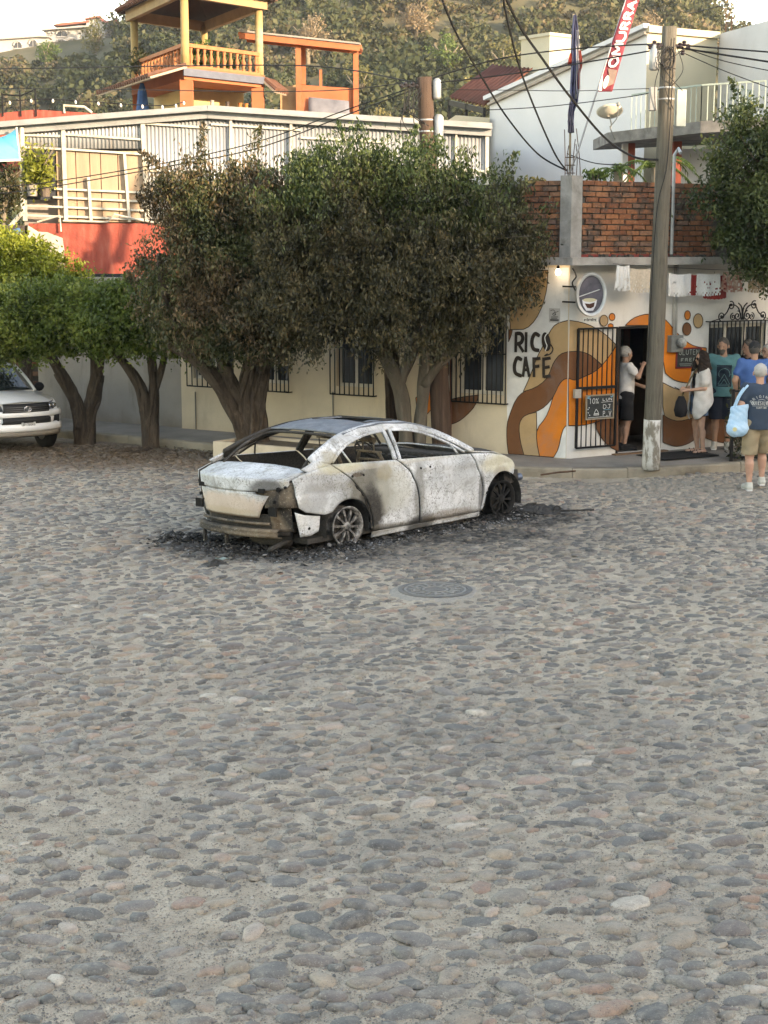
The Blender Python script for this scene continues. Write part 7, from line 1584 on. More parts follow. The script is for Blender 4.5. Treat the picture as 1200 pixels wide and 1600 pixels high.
# second pole behind the big tree
P2b = Vector((.97, 25.15, .12)); P2t = py(663, 121, 25.15); p2 = thing('utility_pole', 'dark brown utility pole rising behind the big scorched ficus', 'pole', P2b)
pts, rad = pline_pole(P2b, P2t, .17, .12); b = MB(); b.tube([p-P2b for p in pts], rad, 14, lump=.03, seed=4); b.build('shaft', M_POLE2, p2, True)
def on2(v, off=0.): f = (700-v)/(700-121); return P2b.lerp(P2t, f)-P2b+Vector((off, 0, 0))
for v in (184, 201): b = MB(); q = on2(v); b.lathe([(.128, -.012), (.131, 0), (.128, .012)], (q.x, q.y, q.z), 16, cap=False); b.build('strap', M_STEEL, p2)
for v, h, w in ((138, .16, .05), (195, .20, .06)): b = MB(); q = on2(v, .19); b.lathe([(w, -h), (w+.015, -h+.03), (w+.015, h-.04), (w*.6, h)], (q.x, q.y-.06, q.z), 10); b.build('canister', M_STEEL, p2, True)
b = MB(); q = on2(134)
for k in range(5): b.lathe([(.02, -.03), (.04, 0), (.02, .03)], (q.x-.13-.06*k, q.y-.05, q.z+.03*(k % 2)), 8)
b.bar((q.x-.4, q.y-.05, q.z), (q.x+.22, q.y-.05, q.z), .04, .03); b.build('insulators', simple('dark_porcelain_b', (.035, .03, .03), .4), p2)
b = MB()
for k in range(8):
    a = on2(138, -.3+.04*k)+Vector((0, -.1, 0)); c = on2(rr.uniform(170, 215), rr.uniform(-.45, .1))+Vector((0, -.12, 0)); b.tube(catmull([a, a.lerp(c, .5)+Vector((-.12, 0, -.1)), c], 5), .008, 5)
b.build('cable_loops', M_WIRE, p2)
# wires
def wire(lab, pts, r=.011, n=10):
    q = [py(u, v, Y) for u, v, Y in pts]; b = MB(); b.tube([p-q[0] for p in catmull(q, n)], r, 5); o = b.build('overhead_wire', M_WIRE); o.location = q[0]; tag(o, lab, 'wire', 'overhead wires')
wire('thick wire falling from the top edge past the white gable to the corner bars', [(688, -8, 20), (712, 50, 21), (745, 107, 22.2), (790, 180, 23.4), (840, 240, 24.3), (884, 266, 24.75)], .014)
wire('wire falling steeply from the top edge left of the flag', [(785, -8, 20), (797, 50, 21), (815, 115, 22.2), (842, 185, 23.4), (868, 242, 24.3), (886, 267, 24.75)], .014)
wire('heavy wire running from the top edge to the grey pole', [(788, -8, 19.5), (815, 45, 20.2), (850, 95, 21), (890, 150, 22), (945, 215, 23), (990, 245, 23.4), (1028, 250, 23.5)], .018)
wire('upper line joining the two poles along the rooftops', [(676, 122, 25.1), (780, 92, 24.8), (900, 76, 24.3), (1035, 68, 23.6)], .011)
wire('lower line sagging between the two poles', [(676, 130, 25.1), (780, 118, 24.8), (900, 100, 24.3), (1035, 76, 23.6)], .011)
wire('thin line crossing low before the white gable', [(760, 172, 25.1), (860, 166, 24.6), (990, 150, 23.8), (1030, 140, 23.6)], .007)
wire('faint line crossing the middle of the white gable', [(690, 140, 25.1), (800, 141, 25), (900, 142, 25), (1020, 138, 25)], .006)
wire('line leaving the grey pole to the upper right edge', [(1058, 70, 23.6), (1120, 75, 23.2), (1210, 82, 22.5)], .012)
wire('second line leaving the grey pole just below the first', [(1058, 74, 23.6), (1120, 84, 23.2), (1210, 98, 22.5)], .014)
wire('third thin line fanning from the grey pole to the right edge', [(1062, 72, 23.6), (1130, 95, 23.2), (1210, 112, 22.8)], .007)
wire('fourth thin line drooping from the grey pole to the right edge', [(1062, 80, 23.6), (1130, 110, 23.2), (1210, 140, 22.8)], .007)
wire('thin sky wire slanting up at the top right corner', [(1075, 22, 22), (1130, 8, 21), (1180, -6, 20)], .006)
wire('line from the dark pole toward the upper left edge', [(652, 130, 25.1), (500, 104, 26.5), (280, 103, 28), (100, 106, 29.5), (-20, 108, 30)], .011)
wire('sagging line from the dark pole across the metal sheets', [(652, 138, 25.1), (540, 180, 26.2), (400, 232, 27.5), (250, 262, 29), (80, 292, 30.5), (-15, 304, 31)], .011)
wire('second sagging line across the metal sheets', [(652, 134, 25.1), (540, 172, 26.2), (400, 222, 27.5), (250, 256, 29), (80, 284, 30.5), (-15, 294, 31)], .010)
wire('line from the dark pole across the terrace house', [(652, 126, 25.1), (540, 140, 26.2), (400, 143, 27.5), (200, 140, 29.5), (-20, 138, 31)], .008)
wire('sagging wire from the balcony tip to the grey pole', [(886, 240, 25), (930, 255, 24.6), (985, 258, 24)], .008)
# string lights
q = [py(u, v, 40) for u, v in ((0, 160), (60, 155), (130, 158), (200, 163), (262, 165), (290, 158))]; sl = thing('string_lights', 'string of small white bulbs behind the metal roof', 'string lights', q[0]); b = MB(); cc = [p-q[0] for p in catmull(q, 6)]; b.tube(cc, .012, 4); b.build('cord', M_WIRE, sl)
M_WB = simple('unlit_white_bulb', (.8, .78, .7), .3)
for i in range(2, len(cc), 3): b = MB(); p = cc[i]; b.lathe([(.015, .01), (.03, -.03), (.027, -.065), (.004, -.085)], tuple(p), 8); b.build('bulb', M_WB, sl, True)
# ------------------------------------------------------------------ flag rolled on its staff
Yf = 24.75; fb = py(888, 280, Yf); fl = thing('furled_flag', 'limp striped flag with blue and red hanging on a bamboo staff', 'flag', fb)
L = lambda u, v: py(u, v, Yf)-fb
b = MB(); b.tube([L(890, 285), L(891, 200), L(896, 22)], .018, 7); b.build('staff', simple('bamboo', (.30, .24, .16), .7), fl, True)
def furl(name, edge, mat, ph):
    rows = []
    for (v, u0, u1) in edge:
        n = 14; rows.append([L(u0+(u1-u0)*i/n, v)+Vector((0, -.05+.05*math.sin(i*1.15+ph+v*.02), 0)) for i in range(n+1)])
    solidify(MB().grid(rows).build(name, mat, fl, True), .006)
furl('blue_cloth', [(24, 896, 899), (45, 893, 902), (75, 892, 902), (110, 892, 903), (145, 890, 902), (158, 892, 903), (175, 889, 897), (190, 886, 896), (208, 887, 897)], simple('flag_blue', (.11, .12, .22), .8, .35, 9, c2=(.05, .05, .08)), 0)
furl('white_cloth', [(48, 900, 903), (75, 899, 905), (110, 900, 906), (140, 899, 906), (155, 897, 903)], simple('flag_white', (.58, .57, .58), .8, .25, 6), 1.4); furl('red_cloth', [(80, 903, 907), (92, 904, 909), (105, 903, 909), (115, 902, 906), (140, 902, 906)], simple('flag_red', (.40, .07, .05), .8, .3, 6), 2.)
furl('red_cloth', [(84, 890, 892), (95, 887, 893), (103, 886, 892)], bpy.data.materials['flag_red'], 3.); furl('faded_cloth', [(160, 889, 896), (180, 886, 894), (195, 887, 897), (207, 886, 896)], simple('flag_grey', (.32, .29, .33), .8, .4, 7, c2=(.12, .09, .16)), .8)
# feather banner
Yb = 24.55; bb0 = py(885, 285, Yb); bn = thing('feather_banner', 'slanting maroon advertising banner with white letters on a pole', 'banner', bb0); L = lambda u, v: py(u, v, Yb)-bb0
b = MB(); b.tube([L(884, 287), L(905, 230), L(932, 145), L(965, 40), L(990, -40)], [.018, .016, .014, .012, .008], 7); b.build('pole', simple('banner_pole', (.35, .35, .36), .4, metal=.4), bn, True)
lt_ = lambda f: (932.5+(977-932.5)*f+0*f, 143-143*f-40*f*0); 
def bp(f, g, dy=0.):   # f up the banner, g across
    u0, v0 = 932.5+43*f+6*f*f, 143-150*f; u1, v1 = 957+38*f+7*f*f, 143-150*f*1.0
    return L(u0+(u1-u0)*g, v0+(v1-v0)*g)+Vector((0, .03*math.sin(f*7+g*2)+dy, 0))
b = MB(); b.grid([[bp(i/24*1.3, j/6) for j in range(7)] for i in range(25)]); solidify(b.build('cloth', simple('maroon_cloth', (.26, .045, .06), .8, .3, 5, c2=(.16, .03, .045)), bn, True), .004)
M_BW = simple('banner_white', (.66, .64, .63), .8, .15, 9)
b = MB(); b.poly([bp(.03+.07*(1+math.sin(a)), .16+.30*(1+math.cos(a))*.55+.10, -.02) for a in [6.2832*i/16 for i in range(16)]]); b.poly([bp(.01, .02, -.018), bp(.01, .3, -.018), bp(.14, .14, -.018), bp(.22, .02, -.018)]); b.build('picture', M_BW, bn)
b = MB(); b.poly([bp(.05, .55, -.017), bp(.08, .95, -.017), bp(.22, .95, -.017), bp(.24, .3, -.017), bp(.17, .5, -.017)]); b.build('picture', simple('banner_tan', (.32, .22, .18), .8), bn)
b = MB(); f0 = .25
for ch in 'OMURRAP':
    h = .115 if ch in 'OMU' else .095
    for Lx in GL[ch]:
        for (x0, y0), (x1, y1) in zip(Lx, Lx[1:]):   # letters read upward along the banner
            pa, pb = (f0+h*x0, .24+.62*y0*.95), (f0+h*x1, .24+.62*y1*.95); A, B_ = bp(*pa, -.014), bp(*pb, -.014); b.bar(A, B_, .035, .004, up=(0, 1, 0)) if (A-B_).length > 1e-4 else None
    f0 += h*1.12
b.build('lettering', M_BW, bn)
# ------------------------------------------------------------------ planter with shrub on the pavement at the right
pp = pg(1148, 722, .15); t = thing('wire_plant_stand', 'leafy shrub on a black iron stand at the pavement edge', 'plant', (pp.x+.12, pp.y+.1, .15))
b = MB(); b.bar((-.16, 0, 0), (-.16, 0, 1.15), .05, .05); b.bar((.45, 0, 0), (.45, 0, 1.15), .05, .05); b.bar((-.16, 0, .06), (.45, 0, .06), .03); b.bar((-.16, 0, 1.12), (.45, 0, 1.12), .03); b.build('frame', M_BLACK, t)
rng = np.random.default_rng(3); C = rng.normal(size=(1500, 3))*(.24, .14, .30)+(.16, .12, .52); C = C[(C[:, 2] > .03) & (np.abs(C[:, 0]-.15) < .36) & (C[:, 2] < 1.2) & (np.abs(C[:, 1]-.12) < .25)]; V, F = leaf_quads(C, rng.uniform(.05, .13, len(C)), .045, rng, .2); obj('leaves', np_mesh('leaves', V, F, leafmat('stand_leaves', [(0, (.012, .016, .008)), (.5, (.04, .05, .02)), (.8, (.09, .09, .035)), (.95, (.16, .18, .04)), (1, (.3, .3, .08))], .5, .3)), t)
b = MB(); rr = random.Random(1)
for k in range(22): x, z = rr.uniform(-.1, .4), rr.uniform(0, .4); b.tube([(x, .1, z), (x+rr.uniform(-.2, .2), .05, z+rr.uniform(.2, .5))], .007, 4)
b.build('stem', M_BARK_FAR, t)
b = MB(); rr = random.Random(21)
for (u, v, lab) in ((865, 735, 0),):
    a, c = pg(845, 742, .16), pg(899, 736, .16); b.tube([Vector((0, 0, 0)), (c-a)*.5+Vector((0, 0, .01)), c-a], .014, 5); o = b.build('iron_bar', M_RUST); o.location = a; tag(o, 'rusty bar lying on the pavement at the cafe corner', 'bar')
# ================================================================== WHITE PICKUP
PKO = Vector((-6.13, 26.25, 0)); pk = thing('pickup_truck', 'white pickup truck with black grille parked under the left trees', 'pickup', PKO, R(-54)); pk.scale = (.74, .75, .80)
t = NT('white_truck_paint'); P = t.coord('Object'); t.b.inputs['Coat Weight'].default_value = .5
M_TRW = t.done(t.mix(t.math('MULTIPLY', t.step(t.noise(P, 2.2, 7, .7), .5, .75), .5), (.80, .80, .79), (.60, .57, .52)), .35, None)
M_TRB = simple('truck_black_plastic', (.018, .018, .019), .6, .3, 20); M_TYRE = simple('tyre_rubber', (.016, .016, .016), .9, .3, 20); M_CHROME = simple('chrome', (.65, .66, .68), .15, .1, 4, metal=.95, bump=0)
def screenglass():
    t = NT('truck_windscreen'); t.b.inputs['Specular IOR Level'].default_value = 1.; return t.done((.02, .028, .032), .04)
M_SCR = screenglass()
def loft(name, secs, mat, parent, smooth=True, cap=True, bev=0):
    """secs: list of (x, [(y,z)...]) half sections mirrored"""
    rows = [[(x, y, z) for y, z in s]+[(x, -y, z) for y, z in s[::-1]] for x, s in secs]; b = MB(); b.grid(rows)
    if cap: b.add(rows[0], [tuple(range(len(rows[0])))]); b.add(rows[-1], [tuple(range(len(rows[-1])-1, -1, -1))])
    return b.build(name, mat, parent, smooth, 1e-4)
body = loft('body', [(-5.2, [(.92, .55), (.93, .85), (.93, 1.28)]), (-3.6, [(.93, .50), (.95, .85), (.94, 1.30)]), (-1.5, [(.94, .48), (.96, .85), (.94, 1.22)]), (-.55, [(.93, .52), (.95, .82), (.90, 1.14)]), (-.25, [(.86, .60), (.88, .82), (.82, 1.08)])], M_TRW, pk)
loft('bonnet', [(-1.62, [(.80, 1.20), (.55, 1.262), (0.02, 1.275)]), (-1.0, [(.83, 1.165), (.6, 1.225), (.02, 1.245)]), (-.45, [(.82, 1.10), (.6, 1.165), (.02, 1.19)]), (-.18, [(.72, 1.05), (.55, 1.095), (.02, 1.12)])], M_TRW, pk, True, False)
cab = loft('cab', [(-3.75, [(.90, 1.25), (.80, 1.55), (.66, 1.76), (.3, 1.80)]), (-2.8, [(.93, 1.25), (.82, 1.56), (.68, 1.80), (.3, 1.84)]), (-2.3, [(.93, 1.24), (.80, 1.54), (.66, 1.78), (.3, 1.82)]), (-1.50, [(.92, 1.20), (.86, 1.22), (.8, 1.235), (.3, 1.245)])], M_TRW, pk)
b = MB(); rows = []
for i in range(9):
    f = i/8; rows.append([(-1.53-.70*f+.10*(1-(g*2-1)**2), (g*2-1)*(.82-.16*f), 1.255+.50*f+.025*(1-(g*2-1)**2)) for g in [j/12 for j in range(13)]])
ws = b.grid(rows).build('windscreen', M_SCR, pk, True); solidify(ws, .01)
b = MB(); b.tube(catmull([(-1.47, -.5, 1.285), (-1.55, 0, 1.33), (-1.62, .35, 1.36)], 4), .01, 5); b.build('wiper', M_TRB, ws)
for sd in (-1, 1):
    b = MB(); b.tube(catmull([(-1.50, sd*.86, 1.235), (-1.85, sd*.79, 1.50), (-2.25, sd*.675, 1.765)], 5), .035, 8); b.build('windscreen_pillar', M_TRW, cab, True)
    b = MB(); P_ = [(-1.75, .885, 1.27), (-2.2, .80, 1.58), (-2.35, .735, 1.69), (-3.5, .745, 1.68), (-3.6, .865, 1.30)]; b.poly([(x, sd*(y+.012), z) for x, y, z in P_]); b.build('side_window', M_SCR, cab)
    b = MB(); b.lathe([(.01, -.06), (.10, -.05), (.12, 0), (.10, .05), (.01, .07)], (0, 0, 0), 12, axis='x'); o = b.build('mirror', M_TRB, pk, True); o.location = (-1.72, sd*1.06, 1.30); o.scale = (1, 1.1, .85)
    b = MB(); b.bar((-1.75, sd*.9, 1.27), (-1.72, sd*1.0, 1.28), .05, .05); b.build('mirror_arm', M_TRB, pk)
    for x in (-2.55, -3.55): b = MB(); b.bar((x, sd*.953, .55), (x, sd*.945, 1.24), .012, .012); b.build('door_gap', M_TRB, body)
    # head lamp
    b = MB(); rows = [[(-.09, sd*.52, .93), (-.12, sd*.55, 1.04), (-.16, sd*.60, 1.09)], [(-.16, sd*.68, .93), (-.19, sd*.70, 1.06), (-.24, sd*.72, 1.11)], [(-.34, sd*.86, .94), (-.40, sd*.88, 1.06), (-.5, sd*.88, 1.12)], [(-.55, sd*.935, .98), (-.58, sd*.935, 1.06), (-.62, sd*.92, 1.12)]]
    hl = b.grid(rows).build('head_lamp', simple('lamp_lens%d' % sd, (.30, .31, .32), .08, .6, 9, c2=(.06, .06, .065), metal=.3), pk, True); solidify(hl, .02)
    for (x, y) in ((-.15, .64), (-.27, .78)): b = MB(); b.lathe([(.02, .0), (.055, .02), (.06, .035)], (x-.01, sd*y, 1.01), 14, axis='x'); b.build('reflector', M_CHROME, hl, True)
    b = MB(); b.prism([(-.10, sd*.70, .62), (-.15, sd*.86, .66), (-.22, sd*.90, .82), (-.13, sd*.74, .84)], (-.05, 0, 0)); b.build('fog_lamp_recess', M_TRB, pk)
    # arches and wheels
    for x in (-.98, -4.1):
        b = MB(); b.tube([(x+.47*math.cos(a), sd*.945, .40+.47*math.sin(a)) for a in [R(-5+190*i/18) for i in range(19)]], .035, 6); b.build('wheel_arch', M_TRW, pk, True)
        b = MB(); b.poly([(x+.46*math.cos(a), sd*.962, .40+.46*math.sin(a)) for a in [R(-10+200*i/18) for i in range(19)]]); b.build('arch_shadow', M_TRB, pk)
        b = MB(); b.lathe([(.20, -.12), (.34, -.125), (.385, -.09), (.39, 0), (.385, .09), (.34, .125), (.20, .12)], n=32, axis='y', cap=False); w = b.build('wheel', M_TYRE, pk, True); w.location = (x, sd*.86, .388); w.rotation_euler = (0, 0, R(8) if x > -2 else 0)
        b = MB(); b.lathe([(.215, -.10), (.215, .10*sd*0+.10), (.17, .085), (.05, .07), (.001, .075)], n=24, axis='y'); rm = b.build('rim', M_STEEL, w, True); rm.scale = (1, sd, 1)
# bumper with grilles
def fr(y): return -.0-.30*(abs(y)/.93)**2.4
def band(name, z0, z1, y1, dx, mat, parent, n=24, taper=0.):
    b = MB(); rows = []
    for i in range(n+1):
        s = i/n*2-1; rows.append([(fr(s*y1)+dx-.03, s*y1, z0), (fr(s*(y1-taper))+dx+.02, s*(y1-taper*.5), z0*.7+z1*.3), (fr(s*(y1-taper))+dx+.02, s*(y1-taper*.5), z0*.3+z1*.7), (fr(s*y1)+dx-.02, s*(y1-taper), z1)])
    o = b.grid(rows).build(name, mat, parent, True); solidify(o, .03, -1); return o
bm = band('bumper', .50, .66, .92, .06, M_TRW, pk); band('bumper_upper', .80, .92, .93, .02, M_TRW, bm); band('bumper_mid', .655, .81, .93, -.03, M_TRW, bm)
band('bumper_lower', .40, .505, .88, .02, simple('bumper_tan_trim', (.25, .22, .18), .7), bm)
gr = band('grille', .90, 1.085, .56, .035, M_TRB, pk, 20, .02)
for z in (.945, .985, 1.03): b = MB(); b.tube([(fr(y)+.075, y, z) for y in [-.52+1.04*i/16 for i in range(17)]], .013, 6); b.build('grille_bar', simple('grille_dark_chrome', (.16, .165, .17), .3, metal=.6), gr, True)
em = MB(); 
def ell(cy, cz, ry, rz, r): em.tube([(.085, cy+ry*math.cos(a), cz+rz*math.sin(a)) for a in [6.2832*i/24 for i in range(25)]], r, 6)
ell(0, .985, .085, .058, .010); ell(0, .985, .028, .056, .008); ell(0, 1.012, .062, .022, .008); em.build('emblem', M_CHROME, gr, True)
lg = band('lower_grille', .665, .795, .60, .055, M_TRB, bm, 20, .05)
b = MB(); b.box(.085, .10, -.17, .17, .595, .705); plt = b.build('number_plate', simple('plate_white', (.62, .62, .60), .5), pk)
b = MB()
for Lx in write('JP-76041', .06, .22, .88, .5):
    for (x0, y0), (x1, y1) in zip(Lx, Lx[1:]): b.bar((.1015, -.17+.34*x0, .705-.11*y0), (.1015, -.17+.34*x1, .705-.11*y1), .004, .012, up=(1, 0, 0))
b.build('plate_lettering', simple('plate_ink', (.06, .06, .07), .6), plt)
b = MB(); b.box(-4.9, -.5, -.7, .7, .36, .55); b.build('underbody', M_TRB, pk)
# ================================================================== PEOPLE
class SDF:
    """distance field on a voxel raster; bodies and clothes are cut from it as one continuous skin"""
    def __init__(s, lo, hi, h):
        s.h = h; s.lo = np.array(lo, float); s.n = np.ceil((np.array(hi)-s.lo)/h).astype(int)+1; s.f = np.full(s.n, .2, np.float32)
    def block(s, lo, hi):
        a = np.clip(np.floor((np.array(lo)-s.lo)/s.h).astype(int), 0, s.n-1); b = np.clip(np.ceil((np.array(hi)-s.lo)/s.h).astype(int)+1, 1, s.n)
        ax = [s.lo[k]+s.h*np.arange(a[k], b[k]) for k in range(3)]; return tuple(slice(a[k], b[k]) for k in range(3)), np.meshgrid(*ax, indexing='ij')
    def cap(s, a, b, ra, rb, k=.025, sc=(1, 1, 1)):
        """tapered limb from a to b; sc flattens it"""
        a = np.array(a, float); b = np.array(b, float); m = max(ra, rb)/min(sc)+.09; sl, (X, Y, Z) = s.block(np.minimum(a, b)-m, np.maximum(a, b)+m)
        if X.size == 0: return s
        d = (b-a)*np.array(sc); L = float(d@d)+1e-9; px, py_, pz = (X-a[0])*sc[0], (Y-a[1])*sc[1], (Z-a[2])*sc[2]
        t = np.clip((px*d[0]+py_*d[1]+pz*d[2])/L, 0, 1); q = np.sqrt((px-t*d[0])**2+(py_-t*d[1])**2+(pz-t*d[2])**2)-(ra+(rb-ra)*t)
        f = s.f[sl]; h = np.clip(.5+.5*(f-q)/k, 0, 1); s.f[sl] = f*(1-h)+q*h-k*h*(1-h); return s
    def cut(s, p, n):
        """remove what lies on the n side of the plane through p"""
        ax = [s.lo[k]+s.h*np.arange(s.n[k]) for k in range(3)]; n = np.array(n, float); n /= np.linalg.norm(n)
        d = (ax[0]-p[0])[:, None, None]*n[0]+(ax[1]-p[1])[None, :, None]*n[1]+(ax[2]-p[2])[None, None, :]*n[2]; s.f = np.maximum(s.f, d.astype(np.float32)); return s
    def sub(s, a, b, r):
        A = SDF.__new__(SDF); A.h, A.lo, A.n = s.h, s.lo, s.n; A.f = np.full(s.n, .2, np.float32); A.cap(a, b, r, r*1.3); s.f = np.maximum(s.f, -A.f); return s
    def wrinkle(s, amp, f=28, seed=0.):
        ax = [s.lo[k]+s.h*np.arange(s.n[k]) for k in range(3)]; X, Y, Z = np.meshgrid(*ax, indexing='ij')
        s.f += (amp*(np.sin(X*f+Z*f*.9+seed)*np.sin(Z*f*.55-Y*f*.6+seed*2)+.6*np.sin(Z*f*1.7+X*f*1.1+Y*f*.8))).astype(np.float32); return s
    def mesh(s, name, mat, parent):
        f = s.f; ins = f < 0; c = ins[:-1, :-1, :-1].astype(np.int8); cnt = np.zeros(np.array(f.shape)-1, np.int8)
        for i in (0, 1):
            for j in (0, 1):
                for k in (0, 1): cnt += ins[i:f.shape[0]-1+i, j:f.shape[1]-1+j, k:f.shape[2]-1+k]
        act = (cnt > 0) & (cnt < 8); ii = np.argwhere(act)
        if len(ii) == 0: return None
        idx = -np.ones(act.shape, np.int64); idx[act] = np.arange(len(ii)); acc = np.zeros((len(ii), 3)); num = np.zeros(len(ii))
        cor = [(i, j, k) for i in (0, 1) for j in (0, 1) for k in (0, 1)]
        for a in cor:
            for ax in range(3):
                if a[ax]: continue
                b = list(a); b[ax] = 1; va = f[tuple((ii+a).T)]; vb = f[tuple((ii+b).T)]; m = (va < 0) != (vb < 0); t = np.where(m, va/np.where(m, va-vb, 1), 0)
                p = np.array(a, float)[None].repeat(len(ii), 0); p[:, ax] += t; acc[m] += p[m]; num[m] += 1
        V = s.lo+(ii+acc/num[:, None])*s.h; F = []
        for ax in range(3):
            o1, o2 = [(1, 2), (2, 0), (0, 1)][ax]; sl0 = [slice(None)]*3; sl1 = [slice(None)]*3; sl0[ax] = slice(0, -1); sl1[ax] = slice(1, None); A = ins[tuple(sl0)]; B = ins[tuple(sl1)]; e = np.argwhere(A != B)
            e = e[(e[:, o1] > 0) & (e[:, o2] > 0) & (e[:, o1] < f.shape[o1]-1) & (e[:, o2] < f.shape[o2]-1)]
            q = []
            for d1, d2 in ((-1, -1), (0, -1), (0, 0), (-1, 0)): g = e.copy(); g[:, o1] += d1; g[:, o2] += d2; q.append(idx[tuple(g.T)])
            q = np.stack(q, 1); fl = A[tuple(e.T)]; q[~fl] = q[~fl][:, ::-1]; F.append(q)
        F = np.concatenate(F); F = F[(F >= 0).all(1)]
        return obj(name, np_mesh(name, V, F, mat, True), parent)
SKIN = {}
def skin(tone):
    if tone not in SKIN:
        t = NT('skin_%d' % len(SKIN)); P = t.coord('Object'); SKIN[tone] = t.done(t.ramp(t.noise(P, 14, 4), [(.3, tuple(k*.82 for k in tone)), (.7, tone)]), .55, t.bump(t.noise(P, 90, 3), .1, .004))
    return SKIN[tone]
def cloth(name, c, var=.2): return simple(name, c, .9, var, 10, bump=.3, bscale=180)
def person(lab, pos, rotz, H=1.80, tone=(.46, .27, .18), top=None, bottom=None, hair=None, shoes=None, arms=None, legs=None, lean=0., head=(0, 0), sleeve=.55, hem=.90, bhem=.50, build=1., female=False, group='people outside the cafe', hairlen=0, sandals=False, bald=False, beard=None):
    """faces local -y; arms/legs override joints in local metres (for a 1.75 m figure)"""
    p = thing('person', lab, 'person', pos, rotz, group); p.scale = (H/1.75,)*3
    J = dict(hipL=(.095, 0, .92), hipR=(-.095, 0, .92), kneeL=(.10, -.02, .50), kneeR=(-.10, -.02, .50), ankL=(.10, .03, .09), ankR=(-.10, .03, .09), shL=(.185, 0, 1.43), shR=(-.185, 0, 1.43), elL=(.25, .04, 1.15), elR=(-.25, .04, 1.15), wrL=(.25, -.06, .91), wrR=(-.25, -.06, .91))
    if female:
        for k in ('shL', 'shR'): J[k] = (J[k][0]*.87, 0, 1.41)
    J.update(legs or {}); ar = arms or {}; J.update(ar); J = {k: np.array(v, float) for k, v in J.items()}; up = np.array((0, 0, 1.))
    lx = np.array((0, -lean, 0)); hc = np.array((head[0]*.05, -.02-lean+head[1]*.02, 1.625)); yaw = head[0]; fd = np.array((math.sin(yaw)*1., -math.cos(yaw), -.12*head[1])); fd /= np.linalg.norm(fd); sdv = np.array((math.cos(yaw), math.sin(yaw), 0))
    for k in ('shL', 'shR', 'elL', 'elR', 'wrL', 'wrR'): J[k] = J[k]+lx*(.9 if 'sh' in k else .9)
    lo, hi = (-.55, -.55, -.02), (.55, .5, 1.80); h = .0095; S = SDF(lo, hi, h); B = build
    W = .9 if female else 1.
    for s in 'LR':
        sg = 1 if s == 'L' else -1; S.cap(J['hip'+s], J['knee'+s], .085*B, .058*B, .03); S.cap(J['knee'+s], J['ank'+s], .056*B, .036, .02); calf = J['knee'+s]*.68+J['ank'+s]*.32+(0, .02, 0); S.cap(calf, calf-(0, 0, .08), .052*B, .045, .03)
        fo = J['ank'+s]; dirf = np.array((sg*.03, -.17, 0)); S.cap(fo+(0, .03, -.045), fo+dirf+(0, 0, -.055), .036, .030, .02, (1, 1, 1.15)); S.cap(fo+dirf*.75+(0, 0, -.06), fo+dirf+(0, 0, -.062), .036, .028, .02, (1, 1, 1.3))
        S.cap(J['sh'+s], J['el'+s], .050*B*W, .040*B*W, .03); S.cap(J['el'+s], J['wr'+s], .041*B*W, .026*W, .02)
        # hand: palm, four fingers, thumb
        d = J['wr'+s]-J['el'+s]; d /= np.linalg.norm(d); sd = np.cross(d, up); sd = sd/(np.linalg.norm(sd)+1e-6); nrm = np.cross(sd, d); w = J['wr'+s]; S.cap(w+d*.02, w+d*.085, .030, .036, .012)
        for k, (off, ln) in enumerate(((-.030, .070), (-.010, .082), (.010, .078), (.029, .062))):
            k0 = w+d*.085+sd*off; k1 = k0+d*ln*.5-nrm*.012*sg*0+up*-.004; k2 = k1+d*ln*.35-up*.020; S.cap(k0, k1, .0105, .0100, .004); S.cap(k1, k2, .0100, .0090, .004)
        th0 = w+d*.035+sd*(-.032); S.cap(th0, th0+d*.04+sd*-.028, .013, .011, .008); S.cap(th0+d*.04+sd*-.028, th0+d*.075+sd*-.03-up*.01, .011, .010, .004)
    ch = np.array((0, 0, 1.30))+lx*.7; pel = np.array((0, .0, .96)); S.cap(pel+(-.05, 0, 0), pel+(.05, 0, 0), .115*B, .115*B, .04, (1, 1.15, 1)); S.cap(pel, ch, .115*B*(1.02 if not female else .88), .13*B*W, .05, (.82, 1.05, 1)); S.cap(ch+(-.09, 0, .07), ch+(.09, 0, .07), .085*B, .085*B, .05)
    nk = np.array((0, .01, 1.44))+lx; S.cap(nk, hc+(0, .02, -.06), .055*W, .052*W, .03)
    S.cap(hc+(0, .015, .03), hc+(0, .0, .02)+fd*.01, .088, .084, .03, (1.12, 1, .95)); S.cap(hc+fd*.035+(0, 0, -.02), hc+fd*.045+(0, 0, -.078), .060, .040, .03); S.cap(hc+fd*.088+(0, 0, .01), hc+fd*.106+(0, 0, -.022), .010, .015, .012)
    S.cap(hc+fd*.082+sdv*.03+(0, 0, .03), hc+fd*.082-sdv*.03+(0, 0, .03), .014, .014, .012); S.cap(hc+fd*.084+sdv*.018+(0, 0, -.058), hc+fd*.084-sdv*.018+(0, 0, -.058), .010, .010, .008)
    for sg in (-1, 1): S.cap(hc+sdv*sg*.084+(0, 0, .012), hc+sdv*sg*.090+(0, 0, -.025), .016, .011, .008)
    S.mesh('body', skin(tone), p)
    b = MB()
    for sg in (-1, 1): q = hc+fd*.086+sdv*sg*.031+(0, 0, .008); b.lathe([(.001, -.010), (.010, -.005), (.012, 0), (.010, .005), (.001, .010)], tuple(q), 8)
    b.build('eyes', simple('eye_dark', (.03, .02, .018), .3) if 'eye_dark' not in bpy.data.materials else bpy.data.materials['eye_dark'], p)
